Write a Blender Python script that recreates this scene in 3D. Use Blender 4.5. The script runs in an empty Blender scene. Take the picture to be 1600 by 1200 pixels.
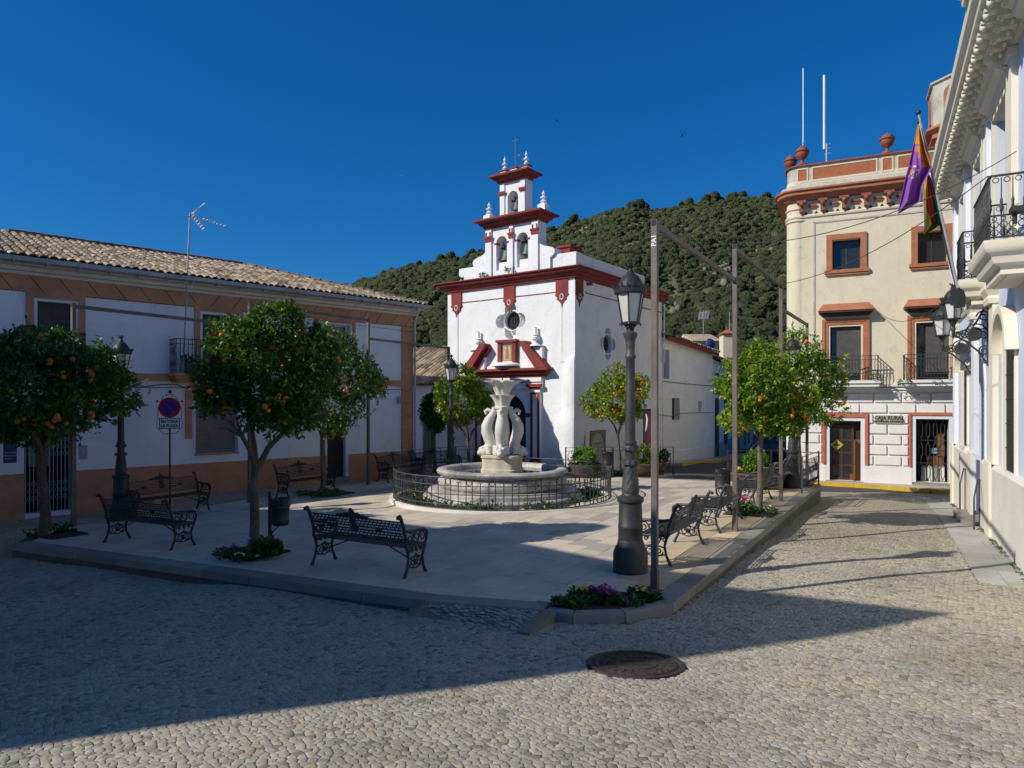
import bpy, bmesh, math, random
import numpy as np
from mathutils import Vector, Matrix, noise

C = bpy.context.scene.collection
SC = bpy.context.scene
PI = math.pi
R = math.radians

# ------------------------------------------------------------------ camera
FPX = 1060.0                      # focal length in pixels of the 1600 wide photograph
CAMZ = 2.4
HOR = 628.0
cd = bpy.data.cameras.new('camera')
cam = bpy.data.objects.new('camera', cd)
C.objects.link(cam)
cam.location = (0, 0, CAMZ)
cam.rotation_euler = (R(90), 0, 0)
cd.sensor_width = 36.0
cd.lens = 36.0 * FPX / 1600.0
cd.shift_y = (HOR - 600.0) / 1600.0
cd.clip_start = 0.05
cd.clip_end = 6000
SC.camera = cam

# ------------------------------------------------------------------ light
SUN_DIR = Vector((-0.934, -0.358, math.tan(R(35.0)))).normalized()   # towards the sun
world = bpy.data.worlds.new('World')
SC.world = world
world.use_nodes = True
nt = world.node_tree
nt.nodes.clear()
out = nt.nodes.new('ShaderNodeOutputWorld')
bg = nt.nodes.new('ShaderNodeBackground')
sky = nt.nodes.new('ShaderNodeTexSky')
sky.sky_type = 'NISHITA'
sky.sun_disc = False
sky.sun_elevation = R(35.0)
sky.sun_rotation = math.atan2(SUN_DIR.x, SUN_DIR.y)
sky.altitude = 600
sky.air_density = 1.0
sky.dust_density = 0.25
sky.ozone_density = 3.0
gam = nt.nodes.new('ShaderNodeGamma')
gam.inputs['Gamma'].default_value = 0.82
tint = nt.nodes.new('ShaderNodeMix')
tint.data_type = 'RGBA'
tint.blend_type = 'MULTIPLY'
tint.inputs['Factor'].default_value = 1.0
tint.inputs[7].default_value = (0.31, 0.60, 0.97, 1)
nt.links.new(sky.outputs[0], gam.inputs[0])
nt.links.new(gam.outputs[0], tint.inputs[6])
hsv = nt.nodes.new('ShaderNodeHueSaturation')
hsv.inputs['Saturation'].default_value = 1.12
nt.links.new(tint.outputs[2], hsv.inputs['Color'])
nt.links.new(hsv.outputs[0], bg.inputs[0])
nt.links.new(bg.outputs[0], out.inputs[0])
bg.inputs[1].default_value = 0.122
sd = bpy.data.lights.new('sun', 'SUN')
sd.energy = 4.15
sd.angle = R(0.53)
sd.color = (1.0, 0.945, 0.85)
so = bpy.data.objects.new('sun', sd)
C.objects.link(so)
so.rotation_euler = SUN_DIR.to_track_quat('Z', 'Y').to_euler()
so.location = (-20, -10, 30)
SC.view_settings.view_transform = 'Standard'
SC.view_settings.look = 'None'
SC.view_settings.exposure = 0.14
SC.view_settings.gamma = 1.0
SC.view_settings.use_curve_mapping = False
SC.render.engine = 'CYCLES'
SC.cycles.max_bounces = 12
SC.cycles.diffuse_bounces = 8

# ------------------------------------------------------------------ geometry of the place
def zp(x, y):
    """height of the gently tilted plaza paving"""
    d = (x - 1.82) * -0.857 + (y - 8.65) * 0.515
    return -0.021 * max(-3.0, min(d, 14.0))

_SP = np.array([(0, 3, -.12), (-8, 4, -.32), (-9.5, 10.5, -.50), (-13, 15, -.52), (-11.1, 17.9, -.48), (-8.2, 20.6, -.27),
                (-3.9, 25, -.3), (1.4, 7.4, -.13), (-3, 9.2, -.24), (-6, 10.6, -.39), (8.8, 19.8, -.44), (11, 24.5, -.66), (13.2, 21.5, -.62), (14.5, 23, -.68),
                (8.2, 11.0, -.25), (5.5, 7.5, -.15), (4.2, 10.5, -.19), (6.3, 14.8, -.31), (1, 27, -.30), (6.85, 31.2, -.47), (10.6, 36, -.68),
                (14, 44, -1.0), (30, 5, -.1), (-30, 0, -.6), (0, -15, -.05), (4, 28, -.36), (20, 60, -1.6), (-20, 40, -.4), (5, 22.5, -.25)])
def zs_arr(P):
    P = np.asarray(P, float)
    d2 = ((P[:, None, :2] - _SP[None, :, :2]) ** 2).sum(2) + 0.35
    w = d2 ** -1.6
    return (w * _SP[None, :, 2]).sum(1) / w.sum(1) + .135 * .55 * np.log1p(np.exp(np.clip((6.95 - P[:, 1]) / .55, -30, 30)))
def zs(x, y):
    return float(zs_arr([(x, y)])[0])

def ray(u, Y):
    return (u - 800.0) / FPX * Y
def at_z(u, v, z):
    Y = (CAMZ - z) * FPX / (v - HOR)
    return Vector((ray(u, Y), Y, z))
def on_plaza(u, v):
    z = 0.0
    for _ in range(12):
        p = at_z(u, v, z)
        z = zp(p.x, p.y)
    return Vector((p.x, p.y, z))
def on_street(u, v):
    z = -0.2
    for _ in range(20):
        p = at_z(u, v, z)
        z = 0.5 * z + 0.5 * zs(p.x, p.y)
    return Vector((p.x, p.y, z))

class Facade:
    """vertical plane through P running along d (to the right as one faces it); +y local = into the building"""
    def __init__(s, P, d):
        s.P = Vector(P[:2]); s.d = Vector(d[:2]).normalized(); s.n = Vector((-s.d.y, s.d.x))
        s.rot = math.atan2(s.d.y, s.d.x)
    def sz(s, u, v=None, off=0.0):
        k = (u - 800.0) / FPX
        P = s.P + s.n * off
        # P.x + d.x t = k (P.y + d.y t)
        t = (k * P.y - P.x) / (s.d.x - k * s.d.y)
        Y = P.y + s.d.y * t
        if v is None: return t
        return t, CAMZ - (v - HOR) / FPX * Y
    def world(s, t, y=0, z=0):
        q = s.P + s.d * t + s.n * y
        return Vector((q.x, q.y, z))

# ------------------------------------------------------------------ tagging
def tag(o, label=None, cat=None, group=None, kind=None):
    if label: o['label'] = label
    if cat: o['category'] = cat
    if group: o['group'] = group
    if kind: o['kind'] = kind
    return o
def thing(name, label, cat, loc=(0, 0, 0), rz=0.0, group=None, scale=None):
    o = bpy.data.objects.new(name, None)
    o.empty_display_size = 0.2
    C.objects.link(o)
    o.location = loc; o.rotation_euler = (0, 0, rz)
    if scale: o.scale = (scale,) * 3
    return tag(o, label, cat, group)
def link(name, me, parent=None, loc=None, rot=None, scale=None):
    o = bpy.data.objects.new(name, me)
    C.objects.link(o)
    if parent: o.parent = parent
    if loc is not None: o.location = loc
    if rot is not None: o.rotation_euler = rot
    if scale is not None: o.scale = scale if hasattr(scale, '__len__') else (scale,) * 3
    return o
def dup(root, loc, rz, label, group=None, scale=None):
    r = root.copy(); C.objects.link(r); r.location = loc; r.rotation_euler = (0, 0, rz)
    if scale: r.scale = (scale,) * 3
    r['label'] = label
    if group: r['group'] = group
    for ch in list(root.children):
        c = ch.copy(); C.objects.link(c); c.parent = r
        for g in list(ch.children):
            q = g.copy(); C.objects.link(q); q.parent = c
    return r

# ------------------------------------------------------------------ mesh builder
class MB:
    def __init__(s): s.v = []; s.f = []; s.t = []; s.M = None
    def add(s, vs, fs, t=None):
        b = len(s.v)
        if s.M is not None: vs = [s.M @ Vector(p) for p in vs]
        s.v.extend([tuple(p) for p in vs])
        s.f.extend([tuple(i + b for i in f) for f in fs])
        if t is not None:
            s.t.extend([0.0] * (b - len(s.t))); s.t.extend([t] * len(vs))
        return s
    def box(s, x0, x1, y0, y1, z0, z1, t=None):
        v = [(x0, y0, z0), (x1, y0, z0), (x1, y1, z0), (x0, y1, z0), (x0, y0, z1), (x1, y0, z1), (x1, y1, z1), (x0, y1, z1)]
        return s.add(v, [(0, 3, 2, 1), (4, 5, 6, 7), (0, 1, 5, 4), (1, 2, 6, 5), (2, 3, 7, 6), (3, 0, 4, 7)], t)
    def bar(s, a, b, w, h=None, up=(0, 0, 1)):
        """rectangular bar from a to b"""
        a = Vector(a); b = Vector(b); h = h or w
        d = (b - a).normalized(); up = Vector(up)
        if abs(d.dot(up)) > .95: up = Vector((0, 1, 0))
        x = d.cross(up).normalized(); y = x.cross(d).normalized()
        q = [x * (i * w / 2) + y * (j * h / 2) for i, j in ((-1, -1), (1, -1), (1, 1), (-1, 1))]
        v = [a + p for p in q] + [b + p for p in q]
        return s.add(v, [(3, 2, 1, 0), (4, 5, 6, 7), (0, 1, 5, 4), (1, 2, 6, 5), (2, 3, 7, 6), (3, 0, 4, 7)])
    def tube(s, path, r, n=8, closed=False, cap=True):
        P = [Vector(p) for p in path]; m = len(P)
        rs = r if hasattr(r, '__len__') else [r] * m
        vs = []; fs = []
        prev = None
        for i in range(m):
            a = P[(i - 1) % m] if (closed or i > 0) else P[i]
            b = P[(i + 1) % m] if (closed or i < m - 1) else P[i]
            d = (b - a).normalized() if (b - a).length > 1e-9 else Vector((0, 0, 1))
            if prev is None:
                up = Vector((0, 0, 1)) if abs(d.z) < .9 else Vector((1, 0, 0))
                x = d.cross(up).normalized()
            else:
                x = (prev - d * prev.dot(d)).normalized()
            y = d.cross(x)
            prev = x
            for k in range(n):
                t = 2 * PI * k / n
                vs.append(P[i] + (x * math.cos(t) + y * math.sin(t)) * rs[i])
        for i in range(m if closed else m - 1):
            j = (i + 1) % m
            for k in range(n):
                l = (k + 1) % n
                fs.append((i * n + k, i * n + l, j * n + l, j * n + k))
        if cap and not closed:
            fs.append(tuple(range(n))[::-1]); fs.append(tuple((m - 1) * n + k for k in range(n)))
        return s.add(vs, fs)
    def lathe(s, prof, n=24, c=(0, 0, 0), ph=0.0, capb=True, capt=True, fn=None):
        vs = []; fs = []; m = len(prof)
        for r, z in prof:
            for k in range(n):
                t = 2 * PI * k / n + ph
                rr = r * (fn(t, z) if fn else 1.0)
                vs.append((c[0] + rr * math.cos(t), c[1] + rr * math.sin(t), c[2] + z))
        for i in range(m - 1):
            for k in range(n):
                l = (k + 1) % n
                fs.append((i * n + k, i * n + l, (i + 1) * n + l, (i + 1) * n + k))
        if capb: fs.append(tuple(range(n))[::-1])
        if capt: fs.append(tuple((m - 1) * n + k for k in range(n)))
        return s.add(vs, fs)
    def ball(s, c, r, n=8, m=6, sc=(1, 1, 1)):
        prof = [(math.sin(PI * i / m) * r, -math.cos(PI * i / m) * r) for i in range(m + 1)]
        prof[0] = (r * .02, -r); prof[-1] = (r * .02, r)
        b = MB(); b.lathe(prof, n)
        return s.add([(c[0] + p[0] * sc[0], c[1] + p[1] * sc[1], c[2] + p[2] * sc[2]) for p in b.v], b.f)
    def prism(s, pts, y0, y1):
        """closed (x,z) outline, extruded in y (convex or simple outline, counter clockwise seen from -y)"""
        n = len(pts)
        v = [(p[0], y0, p[1]) for p in pts] + [(p[0], y1, p[1]) for p in pts]
        f = [tuple(range(n)), tuple(range(2 * n - 1, n - 1, -1))]
        f += [((i + 1) % n, i, n + i, n + (i + 1) % n) for i in range(n)]
        return s.add(v, f)
    def prism_z(s, pts, z0, z1, t=None):
        n = len(pts)
        g = lambda z, p: z(p[0], p[1]) if callable(z) else z
        v = [(p[0], p[1], g(z0, p)) for p in pts] + [(p[0], p[1], g(z1, p)) for p in pts]
        f = [tuple(range(n - 1, -1, -1)), tuple(range(n, 2 * n))]
        f += [(i, (i + 1) % n, n + (i + 1) % n, n + i) for i in range(n)]
        return s.add(v, f, t)
    def extr_x(s, prof, x0, x1):
        """(y,z) profile run along x"""
        n = len(prof)
        v = [(x0, p[0], p[1]) for p in prof] + [(x1, p[0], p[1]) for p in prof]
        f = [tuple(range(n)), tuple(range(2 * n - 1, n - 1, -1))] + [((i + 1) % n, i, n + i, n + (i + 1) % n) for i in range(n)]
        return s.add(v, f)
    def sweep(s, prof, path, closed=False):
        """(out,z) profile mitred round a plan path of (x,y); out = right hand side of travel"""
        P = [Vector(p) for p in path]; m = len(P); n = len(prof); vs = []; fs = []
        for i in range(m):
            d1 = (P[i] - P[i - 1]).normalized() if (i > 0 or closed) else (P[1] - P[0]).normalized()
            d2 = (P[(i + 1) % m] - P[i]).normalized() if (i < m - 1 or closed) else d1
            n1 = Vector((d1.y, -d1.x)); n2 = Vector((d2.y, -d2.x))
            mm = (n1 + n2).normalized(); k = 1 / max(.3, mm.dot(n1))
            for o_, z in prof: vs.append((P[i].x + mm.x * k * o_, P[i].y + mm.y * k * o_, z))
        for i in range(m if closed else m - 1):
            j = (i + 1) % m
            for k in range(n):
                l = (k + 1) % n
                fs.append((i * n + k, j * n + k, j * n + l, i * n + l))
        if not closed:
            fs.append(tuple(range(n))); fs.append(tuple((m - 1) * n + k for k in range(n - 1, -1, -1)))
        return s.add(vs, fs)
    def mesh(s, name, mat=None, smooth=40):
        me = bpy.data.meshes.new(name)
        me.from_pydata(s.v, [], s.f)
        if s.t:
            s.t.extend([0.0] * (len(s.v) - len(s.t)))
            a = me.attributes.new('tint', 'FLOAT', 'POINT'); a.data.foreach_set('value', s.t)
        if mat: me.materials.append(mat)
        if smooth:
            me.polygons.foreach_set('use_smooth', [True] * len(me.polygons))
            me.set_sharp_from_angle(angle=R(smooth))
        me.update()
        return me
    def build(s, name, mat, parent=None, smooth=40, fix=True, **kw):
        me = s.mesh(name, mat, smooth)
        if fix:
            bm = bmesh.new(); bm.from_mesh(me); bmesh.ops.recalc_face_normals(bm, faces=bm.faces); bm.to_mesh(me); bm.free()
        o = link(name, me, parent)
        tag(o, **kw)
        return o

def arc(cx, cz, r, a0, a1, n=12, rz=None):
    rz = rz or r
    return [(cx + r * math.cos(R(a0 + (a1 - a0) * i / n)), cz + rz * math.sin(R(a0 + (a1 - a0) * i / n))) for i in range(n + 1)]
def rect(x0, x1, z0, z1): return [(x0, z0), (x1, z0), (x1, z1), (x0, z1)]
def archhole(x0, x1, z0, zt, n=14, rise=None):
    """opening with an arched head whose crown is at zt"""
    c = (x0 + x1) / 2; r = (x1 - x0) / 2; rise = rise or r
    return [(x0, z0), (x1, z0)] + arc(c, zt - rise, r, 0, 180, n, rise)

def plate(outline, holes, thick, y0=0.0, bevel=0.0):
    """mesh of a flat plate in the (x,z) plane with holes, front at y0, back at y0+thick -> MB"""
    cu = bpy.data.curves.new('tmp', 'CURVE'); cu.dimensions = '2D'; cu.fill_mode = 'BOTH'
    cu.extrude = thick / 2 - bevel; cu.bevel_depth = bevel; cu.bevel_resolution = 1
    for poly in [outline] + list(holes):
        sp = cu.splines.new('POLY'); sp.points.add(len(poly) - 1)
        for i, p in enumerate(poly): sp.points[i].co = (p[0], p[1], 0, 1)
        sp.use_cyclic_u = True
    ob = bpy.data.objects.new('tmp', cu); C.objects.link(ob)
    dg = bpy.context.evaluated_depsgraph_get()
    me = bpy.data.meshes.new_from_object(ob.evaluated_get(dg))
    b = MB()
    b.add([(v.co.x, y0 + thick / 2 - v.co.z, v.co.y) for v in me.vertices], [tuple(p.vertices)[::1] for p in me.polygons])
    bpy.data.objects.remove(ob); bpy.data.curves.remove(cu); bpy.data.meshes.remove(me)
    return b
def merge(a, b, M=None):
    a.add([(M @ Vector(p)) for p in b.v] if M is not None else b.v, b.f); return a

def text_mb(body, size, font_depth=0.004, align='CENTER', bold=0.0, sx=1.0):
    cu = bpy.data.curves.new('txt', 'FONT'); cu.body = body; cu.size = size; cu.extrude = font_depth / 2
    cu.align_x = align; cu.offset = bold; cu.resolution_u = 2
    ob = bpy.data.objects.new('txt', cu); C.objects.link(ob)
    dg = bpy.context.evaluated_depsgraph_get()
    me = bpy.data.meshes.new_from_object(ob.evaluated_get(dg))
    b = MB(); b.add([(v.co.x * sx, -v.co.z, v.co.y) for v in me.vertices], [tuple(p.vertices) for p in me.polygons])
    bpy.data.objects.remove(ob); bpy.data.curves.remove(cu); bpy.data.meshes.remove(me)
    return b

# ------------------------------------------------------------------ materials
def nodes_of(name):
    m = bpy.data.materials.new(name); m.use_nodes = True
    t = m.node_tree; t.nodes.clear()
    o = t.nodes.new('ShaderNodeOutputMaterial'); p = t.nodes.new('ShaderNodeBsdfPrincipled')
    t.links.new(p.outputs[0], o.inputs[0])
    return m, t, p
def N(t, typ, **kw):
    n = t.nodes.new(typ)
    for k, v in kw.items():
        if k in n.inputs.keys(): n.inputs[k].default_value = v
        else: setattr(n, k, v)
    return n
def ramp(t, fac, stops):
    r = t.nodes.new('ShaderNodeValToRGB'); e = r.color_ramp.elements
    while len(e) < len(stops): e.new(0.5)
    for i, (p, c) in enumerate(stops): e[i].position = p; e[i].color = (*c, 1) if len(c) == 3 else c
    t.links.new(fac, r.inputs[0]); return r.outputs[0]
def mixc(t, a, b, fac, mode='MIX'):
    m = t.nodes.new('ShaderNodeMix'); m.data_type = 'RGBA'; m.blend_type = mode
    for sock, val in ((0, fac), (6, a), (7, b)):
        if hasattr(val, 'is_output') or hasattr(val, 'links'): t.links.new(val, m.inputs[sock])
        elif sock == 0: m.inputs[0].default_value = val
        else: m.inputs[sock].default_value = (*val, 1)
    return m.outputs[2]
def coords(t, scale=(1, 1, 1), kind='Object'):
    c = t.nodes.new('ShaderNodeTexCoord'); mp = t.nodes.new('ShaderNodeMapping')
    mp.inputs['Scale'].default_value = scale
    if kind == 'World':
        g = t.nodes.new('ShaderNodeNewGeometry'); t.links.new(g.outputs['Position'], mp.inputs[0])
    else: t.links.new(c.outputs[kind], mp.inputs[0])
    return mp.outputs[0]
def bump(t, p, h, strength=.3, dist=.02):
    b = t.nodes.new('ShaderNodeBump'); b.inputs['Strength'].default_value = strength; b.inputs['Distance'].default_value = dist
    t.links.new(h, b.inputs['Height']); t.links.new(b.outputs[0], p.inputs['Normal'])
def mat(name, col, rough=.8, var=.18, scale=3.0, bmp=.15, fine=60.0, metal=0.0, dirt=None, dirt_amt=.5, spec=.4, streak=False, rnd=0.0):
    """general painted / stone / metal surface: broad tonal drift, fine grain, optional dirt blotches"""
    m, t, p = nodes_of(name)
    co = coords(t, kind='World')
    n1 = N(t, 'ShaderNodeTexNoise', Scale=scale, Detail=6.0, Roughness=.62); t.links.new(co, n1.inputs['Vector'])
    n2 = N(t, 'ShaderNodeTexNoise', Scale=fine, Detail=3.0); t.links.new(co, n2.inputs['Vector'])
    dk = tuple(c * (1 - var) for c in col); lt = tuple(min(1, c * (1 + var * .6)) for c in col)
    c1 = ramp(t, n1.outputs[0], [(.3, dk), (.7, lt)])
    c2 = mixc(t, c1, tuple(c * .82 for c in col), 0.0)
    mm = N(t, 'ShaderNodeMath', operation='MULTIPLY'); t.links.new(n2.outputs[0], mm.inputs[0]); mm.inputs[1].default_value = .35
    c2 = mixc(t, c1, tuple(c * .78 for c in col), mm.outputs[0])
    if dirt:
        co2 = coords(t, (1.6, 1.6, .35) if streak else (1, 1, 1), kind='World')
        n3 = N(t, 'ShaderNodeTexNoise', Scale=1.3 if not streak else 2.2, Detail=9.0, Roughness=.7); t.links.new(co2, n3.inputs['Vector'])
        f = ramp(t, n3.outputs[0], [(.48, (0, 0, 0)), (.72, (dirt_amt,) * 3)])
        c2 = mixc(t, c2, dirt, f)
    if rnd:
        oi = t.nodes.new('ShaderNodeObjectInfo'); at = N(t, 'ShaderNodeAttribute', attribute_name='tint')
        ad = N(t, 'ShaderNodeMath', operation='ADD'); t.links.new(oi.outputs['Random'], ad.inputs[0]); t.links.new(at.outputs['Fac'], ad.inputs[1])
        fr = N(t, 'ShaderNodeMath', operation='FRACT'); t.links.new(ad.outputs[0], fr.inputs[0])
        g = ramp(t, fr.outputs[0], [(0, (1 - rnd,) * 3), (1, (1 + rnd * .5,) * 3)])
        c2 = mixc(t, c2, g, 1.0, 'MULTIPLY')
    t.links.new(c2, p.inputs['Base Color'])
    p.inputs['Roughness'].default_value = rough; p.inputs['Metallic'].default_value = metal
    p.inputs['Specular IOR Level'].default_value = spec
    if bmp:
        ad = N(t, 'ShaderNodeMath', operation='ADD'); t.links.new(n1.outputs[0], ad.inputs[0]); t.links.new(n2.outputs[0], ad.inputs[1])
        bump(t, p, ad.outputs[0], bmp, .02)
    return m
def plaster(name, col, bmp=.45, dirt=None, amt=.35):
    """hand trowelled lime wash: soft lumps, faint streaks"""
    m, t, p = nodes_of(name)
    co = coords(t, kind='World')
    a = N(t, 'ShaderNodeTexNoise', Scale=1.1, Detail=7.0, Roughness=.6); t.links.new(co, a.inputs['Vector'])
    b = N(t, 'ShaderNodeTexNoise', Scale=9.0, Detail=4.0, Roughness=.6); t.links.new(co, b.inputs['Vector'])
    st = N(t, 'ShaderNodeTexNoise', Scale=3.0, Detail=5.0); t.links.new(coords(t, (2, 2, .18), 'World'), st.inputs['Vector'])
    c1 = ramp(t, a.outputs[0], [(.3, tuple(c * .90 for c in col)), (.7, col)])
    f = ramp(t, st.outputs[0], [(.55, (0, 0, 0)), (.8, (.22,) * 3)])
    c1 = mixc(t, c1, tuple(c * .7 for c in (col[0], col[1] * .98, col[2] * .93)), f)
    if dirt:
        d = N(t, 'ShaderNodeTexNoise', Scale=2.4, Detail=10.0, Roughness=.72); t.links.new(co, d.inputs['Vector'])
        f2 = ramp(t, d.outputs[0], [(.54, (0, 0, 0)), (.68, (amt,) * 3)])
        c1 = mixc(t, c1, dirt, f2)
    t.links.new(c1, p.inputs['Base Color']); p.inputs['Roughness'].default_value = .9; p.inputs['Specular IOR Level'].default_value = .2
    ad = N(t, 'ShaderNodeMath', operation='ADD'); t.links.new(a.outputs[0], ad.inputs[0]); t.links.new(b.outputs[0], ad.inputs[1])
    bump(t, p, ad.outputs[0], bmp, .03)
    return m
def leafmat(name, cols, trans=.25, rough=.42):
    m, t, p = nodes_of(name)
    at = N(t, 'ShaderNodeAttribute', attribute_name='tint')
    c = ramp(t, at.outputs['Fac'], [(i / (len(cols) - 1), k) for i, k in enumerate(cols)])
    t.links.new(c, p.inputs['Base Color']); p.inputs['Roughness'].default_value = rough; p.inputs['Specular IOR Level'].default_value = .5
    tr = t.nodes.new('ShaderNodeBsdfTranslucent')
    c2 = mixc(t, c, (1.0, 1.25, .45), 1.0, 'MULTIPLY'); t.links.new(c2, tr.inputs[0])
    mx = t.nodes.new('ShaderNodeMixShader'); mx.inputs[0].default_value = trans
    o = [n for n in t.nodes if n.type == 'OUTPUT_MATERIAL'][0]
    t.links.new(p.outputs[0], mx.inputs[1]); t.links.new(tr.outputs[0], mx.inputs[2]); t.links.new(mx.outputs[0], o.inputs[0])
    return m
def glassmat(name, col=(.02, .025, .03), rough=.08, spec=.7):
    m, t, p = nodes_of(name); p.inputs['Base Color'].default_value = (*col, 1); p.inputs['Roughness'].default_value = rough
    p.inputs['Specular IOR Level'].default_value = spec
    n = N(t, 'ShaderNodeTexNoise', Scale=1.5, Detail=1.0); t.links.new(coords(t, kind='World'), n.inputs['Vector']); bump(t, p, n.outputs[0], .08, .03)
    return m

M = {}
M['church_white'] = plaster('church_white', (.82, .82, .81), .45, (.52, .49, .42), .38)
M['church_red'] = mat('church_red', (.26, .040, .030), .8, .3, 4, .3, dirt=(.11, .03, .025), dirt_amt=.75, streak=True)
M['left_white'] = plaster('left_white', (.86, .87, .90), .5, (.52, .50, .46), .3)
M['left_orange'] = mat('left_orange', (.60, .285, .155), .85, .2, 2.5, .35, dirt=(.34, .18, .11), dirt_amt=.65)
M['left_trim'] = plaster('left_trim', (.66, .62, .53), .3, (.3, .28, .24), .4)
M['gutter'] = mat('gutter', (.38, .40, .42), .5, .2, 5, .1, metal=.3, dirt=(.2, .19, .17))
M['tile'] = mat('tile', (.44, .33, .22), .9, .45, 9, .4, rnd=.65, dirt=(.12, .10, .075), dirt_amt=.95)
M['tile_orange'] = mat('tile_orange', (.55, .20, .08), .9, .3, 6, .4, rnd=.3)
M['caja_cream'] = plaster('caja_cream', (.70, .62, .46), .3, (.42, .37, .27), .5)
M['caja_orange'] = mat('caja_orange', (.42, .165, .085), .8, .2, 5, .2, dirt=(.25, .09, .04))
M['caja_brick'] = mat('caja_brick', (.42, .14, .06), .85, .25, 8, .3, dirt=(.2, .08, .05))
M['caja_red'] = mat('caja_red', (.50, .15, .09), .8, .12, 4, .15)
M['caja_white'] = plaster('caja_white', (.78, .76, .73), .2)
M['caja_grime'] = mat('caja_grime', (.52, .49, .40), .9, .25, 4, .3, dirt=(.20, .19, .16), dirt_amt=.8)
M['terracotta'] = mat('terracotta', (.30, .09, .05), .7, .3, 10, .3, dirt=(.12, .06, .05))
M['hall_lilac'] = plaster('hall_lilac', (.63, .68, .80), .15)
M['hall_white'] = plaster('hall_white', (.76, .77, .80), .12)
M['hall_cream'] = plaster('hall_cream', (.76, .71, .57), .15)
M['hall_plinth'] = plaster('hall_plinth', (.72, .69, .60), .3, (.5, .47, .36), .4)
M['iron'] = mat('iron', (.048, .048, .050), .5, .3, 12, .25, metal=.35, dirt=(.075, .07, .065), dirt_amt=.5)
M['iron_grey'] = mat('iron_grey', (.060, .064, .064), .55, .25, 10, .25, metal=.3, dirt=(.15, .14, .12), dirt_amt=.5)
M['lampglass'] = mat('lampglass', (.62, .62, .58), .35, .08, 4, .03, dirt=(.45, .43, .36), dirt_amt=.4)
M['steel'] = mat('steel', (.17, .145, .13), .6, .35, 3, .3, metal=.3, dirt=(.15, .075, .04), dirt_amt=.8)
M['dark'] = mat('dark', (.022, .021, .02), .7, .2, 5, .1)
M['glass'] = glassmat('glass')
M['wood_brown'] = mat('wood_brown', (.075, .034, .022), .5, .3, 8, .15)
M['wood_light'] = mat('wood_light', (.20, .085, .035), .5, .3, 8, .15)
M['blind'] = mat('blind', (.26, .225, .19), .8, .2, 6, .15)
M['blind_dark'] = mat('blind_dark', (.10, .095, .09), .8, .25, 6, .15)
M['white_paint'] = mat('white_paint', (.75, .76, .78), .5, .08, 4, .05)
M['slab'] = mat('slab', (.64, .55, .42), .85, .12, 1.2, .25, fine=90, rnd=.12, dirt=(.30, .26, .20), dirt_amt=.45)
M['slab_dark'] = mat('slab_dark', (.46, .41, .34), .85, .12, 2, .25, fine=90, rnd=.12, dirt=(.22, .2, .17), dirt_amt=.45)
M['slab_grey'] = mat('slab_grey', (.44, .42, .37), .85, .18, 1.6, .25, fine=90, rnd=.2, dirt=(.26, .25, .2), dirt_amt=.6)
M['slab_ochre'] = mat('slab_ochre', (.62, .49, .31), .85, .12, 1.2, .25, fine=90, rnd=.2, dirt=(.36, .28, .18), dirt_amt=.45)
M['granite'] = mat('granite', (.29, .265, .22), .85, .15, 3, .4, fine=160, rnd=.2, dirt=(.20, .18, .13), dirt_amt=.6)
M['granite_mossy'] = mat('granite_mossy', (.27, .225, .145), .9, .2, 3, .4, fine=160, rnd=.2, dirt=(.13, .13, .06), dirt_amt=.75)
M['joint'] = mat('joint', (.14, .125, .10), .95, .3, 6, .5)
M['asphalt'] = mat('asphalt', (.075, .072, .070), .9, .25, 2, .4, fine=150)
M['yellow'] = mat('yellow', (.62, .40, .03), .8, .25, 5, .3, dirt=(.35, .26, .12), dirt_amt=.8)
M['soil'] = mat('soil', (.06, .045, .03), 1, .4, 12, .8)
M['bark'] = mat('bark', (.13, .10, .07), .95, .4, 14, .9, fine=40, dirt=(.26, .25, .2), dirt_amt=.6)
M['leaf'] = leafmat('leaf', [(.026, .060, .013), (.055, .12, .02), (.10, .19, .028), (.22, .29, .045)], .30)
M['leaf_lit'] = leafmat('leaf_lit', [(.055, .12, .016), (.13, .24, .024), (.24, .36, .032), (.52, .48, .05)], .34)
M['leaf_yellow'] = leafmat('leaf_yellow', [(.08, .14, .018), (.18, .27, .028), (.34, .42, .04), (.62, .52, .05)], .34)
M['orange_fruit'] = mat('orange_fruit', (.62, .20, .015), .5, .3, 9, .1, rnd=.25)
M['shrub'] = leafmat('shrub', [(.07, .15, .012), (.14, .26, .015), (.22, .34, .03)], .3)
M['plant'] = leafmat('plant', [(.02, .06, .015), (.05, .12, .02), (.09, .17, .03)], .2)
M['water'] = glassmat('water', (.05, .06, .04), .05, .8)
M['marble_carved'] = mat('marble_carved', (.70, .67, .60), .65, .15, 5, .3, fine=40, dirt=(.45, .41, .32), dirt_amt=.5)
M['marble_yellow'] = mat('marble_yellow', (.62, .55, .40), .75, .15, 5, .3, fine=40, dirt=(.40, .33, .2), dirt_amt=.6)
def marble():
    m, t, p = nodes_of('marble_basin')
    co = coords(t, kind='World')
    a = N(t, 'ShaderNodeTexNoise', Scale=1.2, Detail=9.0, Roughness=.65, Distortion=1.2); t.links.new(co, a.inputs['Vector'])
    b = N(t, 'ShaderNodeTexNoise', Scale=14.0, Detail=6.0, Roughness=.7); t.links.new(co, b.inputs['Vector'])
    c = ramp(t, a.outputs[0], [(.34, (.20, .20, .21)), (.46, (.44, .42, .40)), (.56, (.60, .55, .50)), (.70, (.70, .68, .64))])
    c = mixc(t, c, ramp(t, b.outputs[0], [(.35, (.62, .58, .54)), (.65, (1, 1, 1))]), .8, 'MULTIPLY')
    t.links.new(c, p.inputs['Base Color']); p.inputs['Roughness'].default_value = .55
    bump(t, p, b.outputs[0], .25, .02); return m
M['marble'] = marble()
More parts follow.
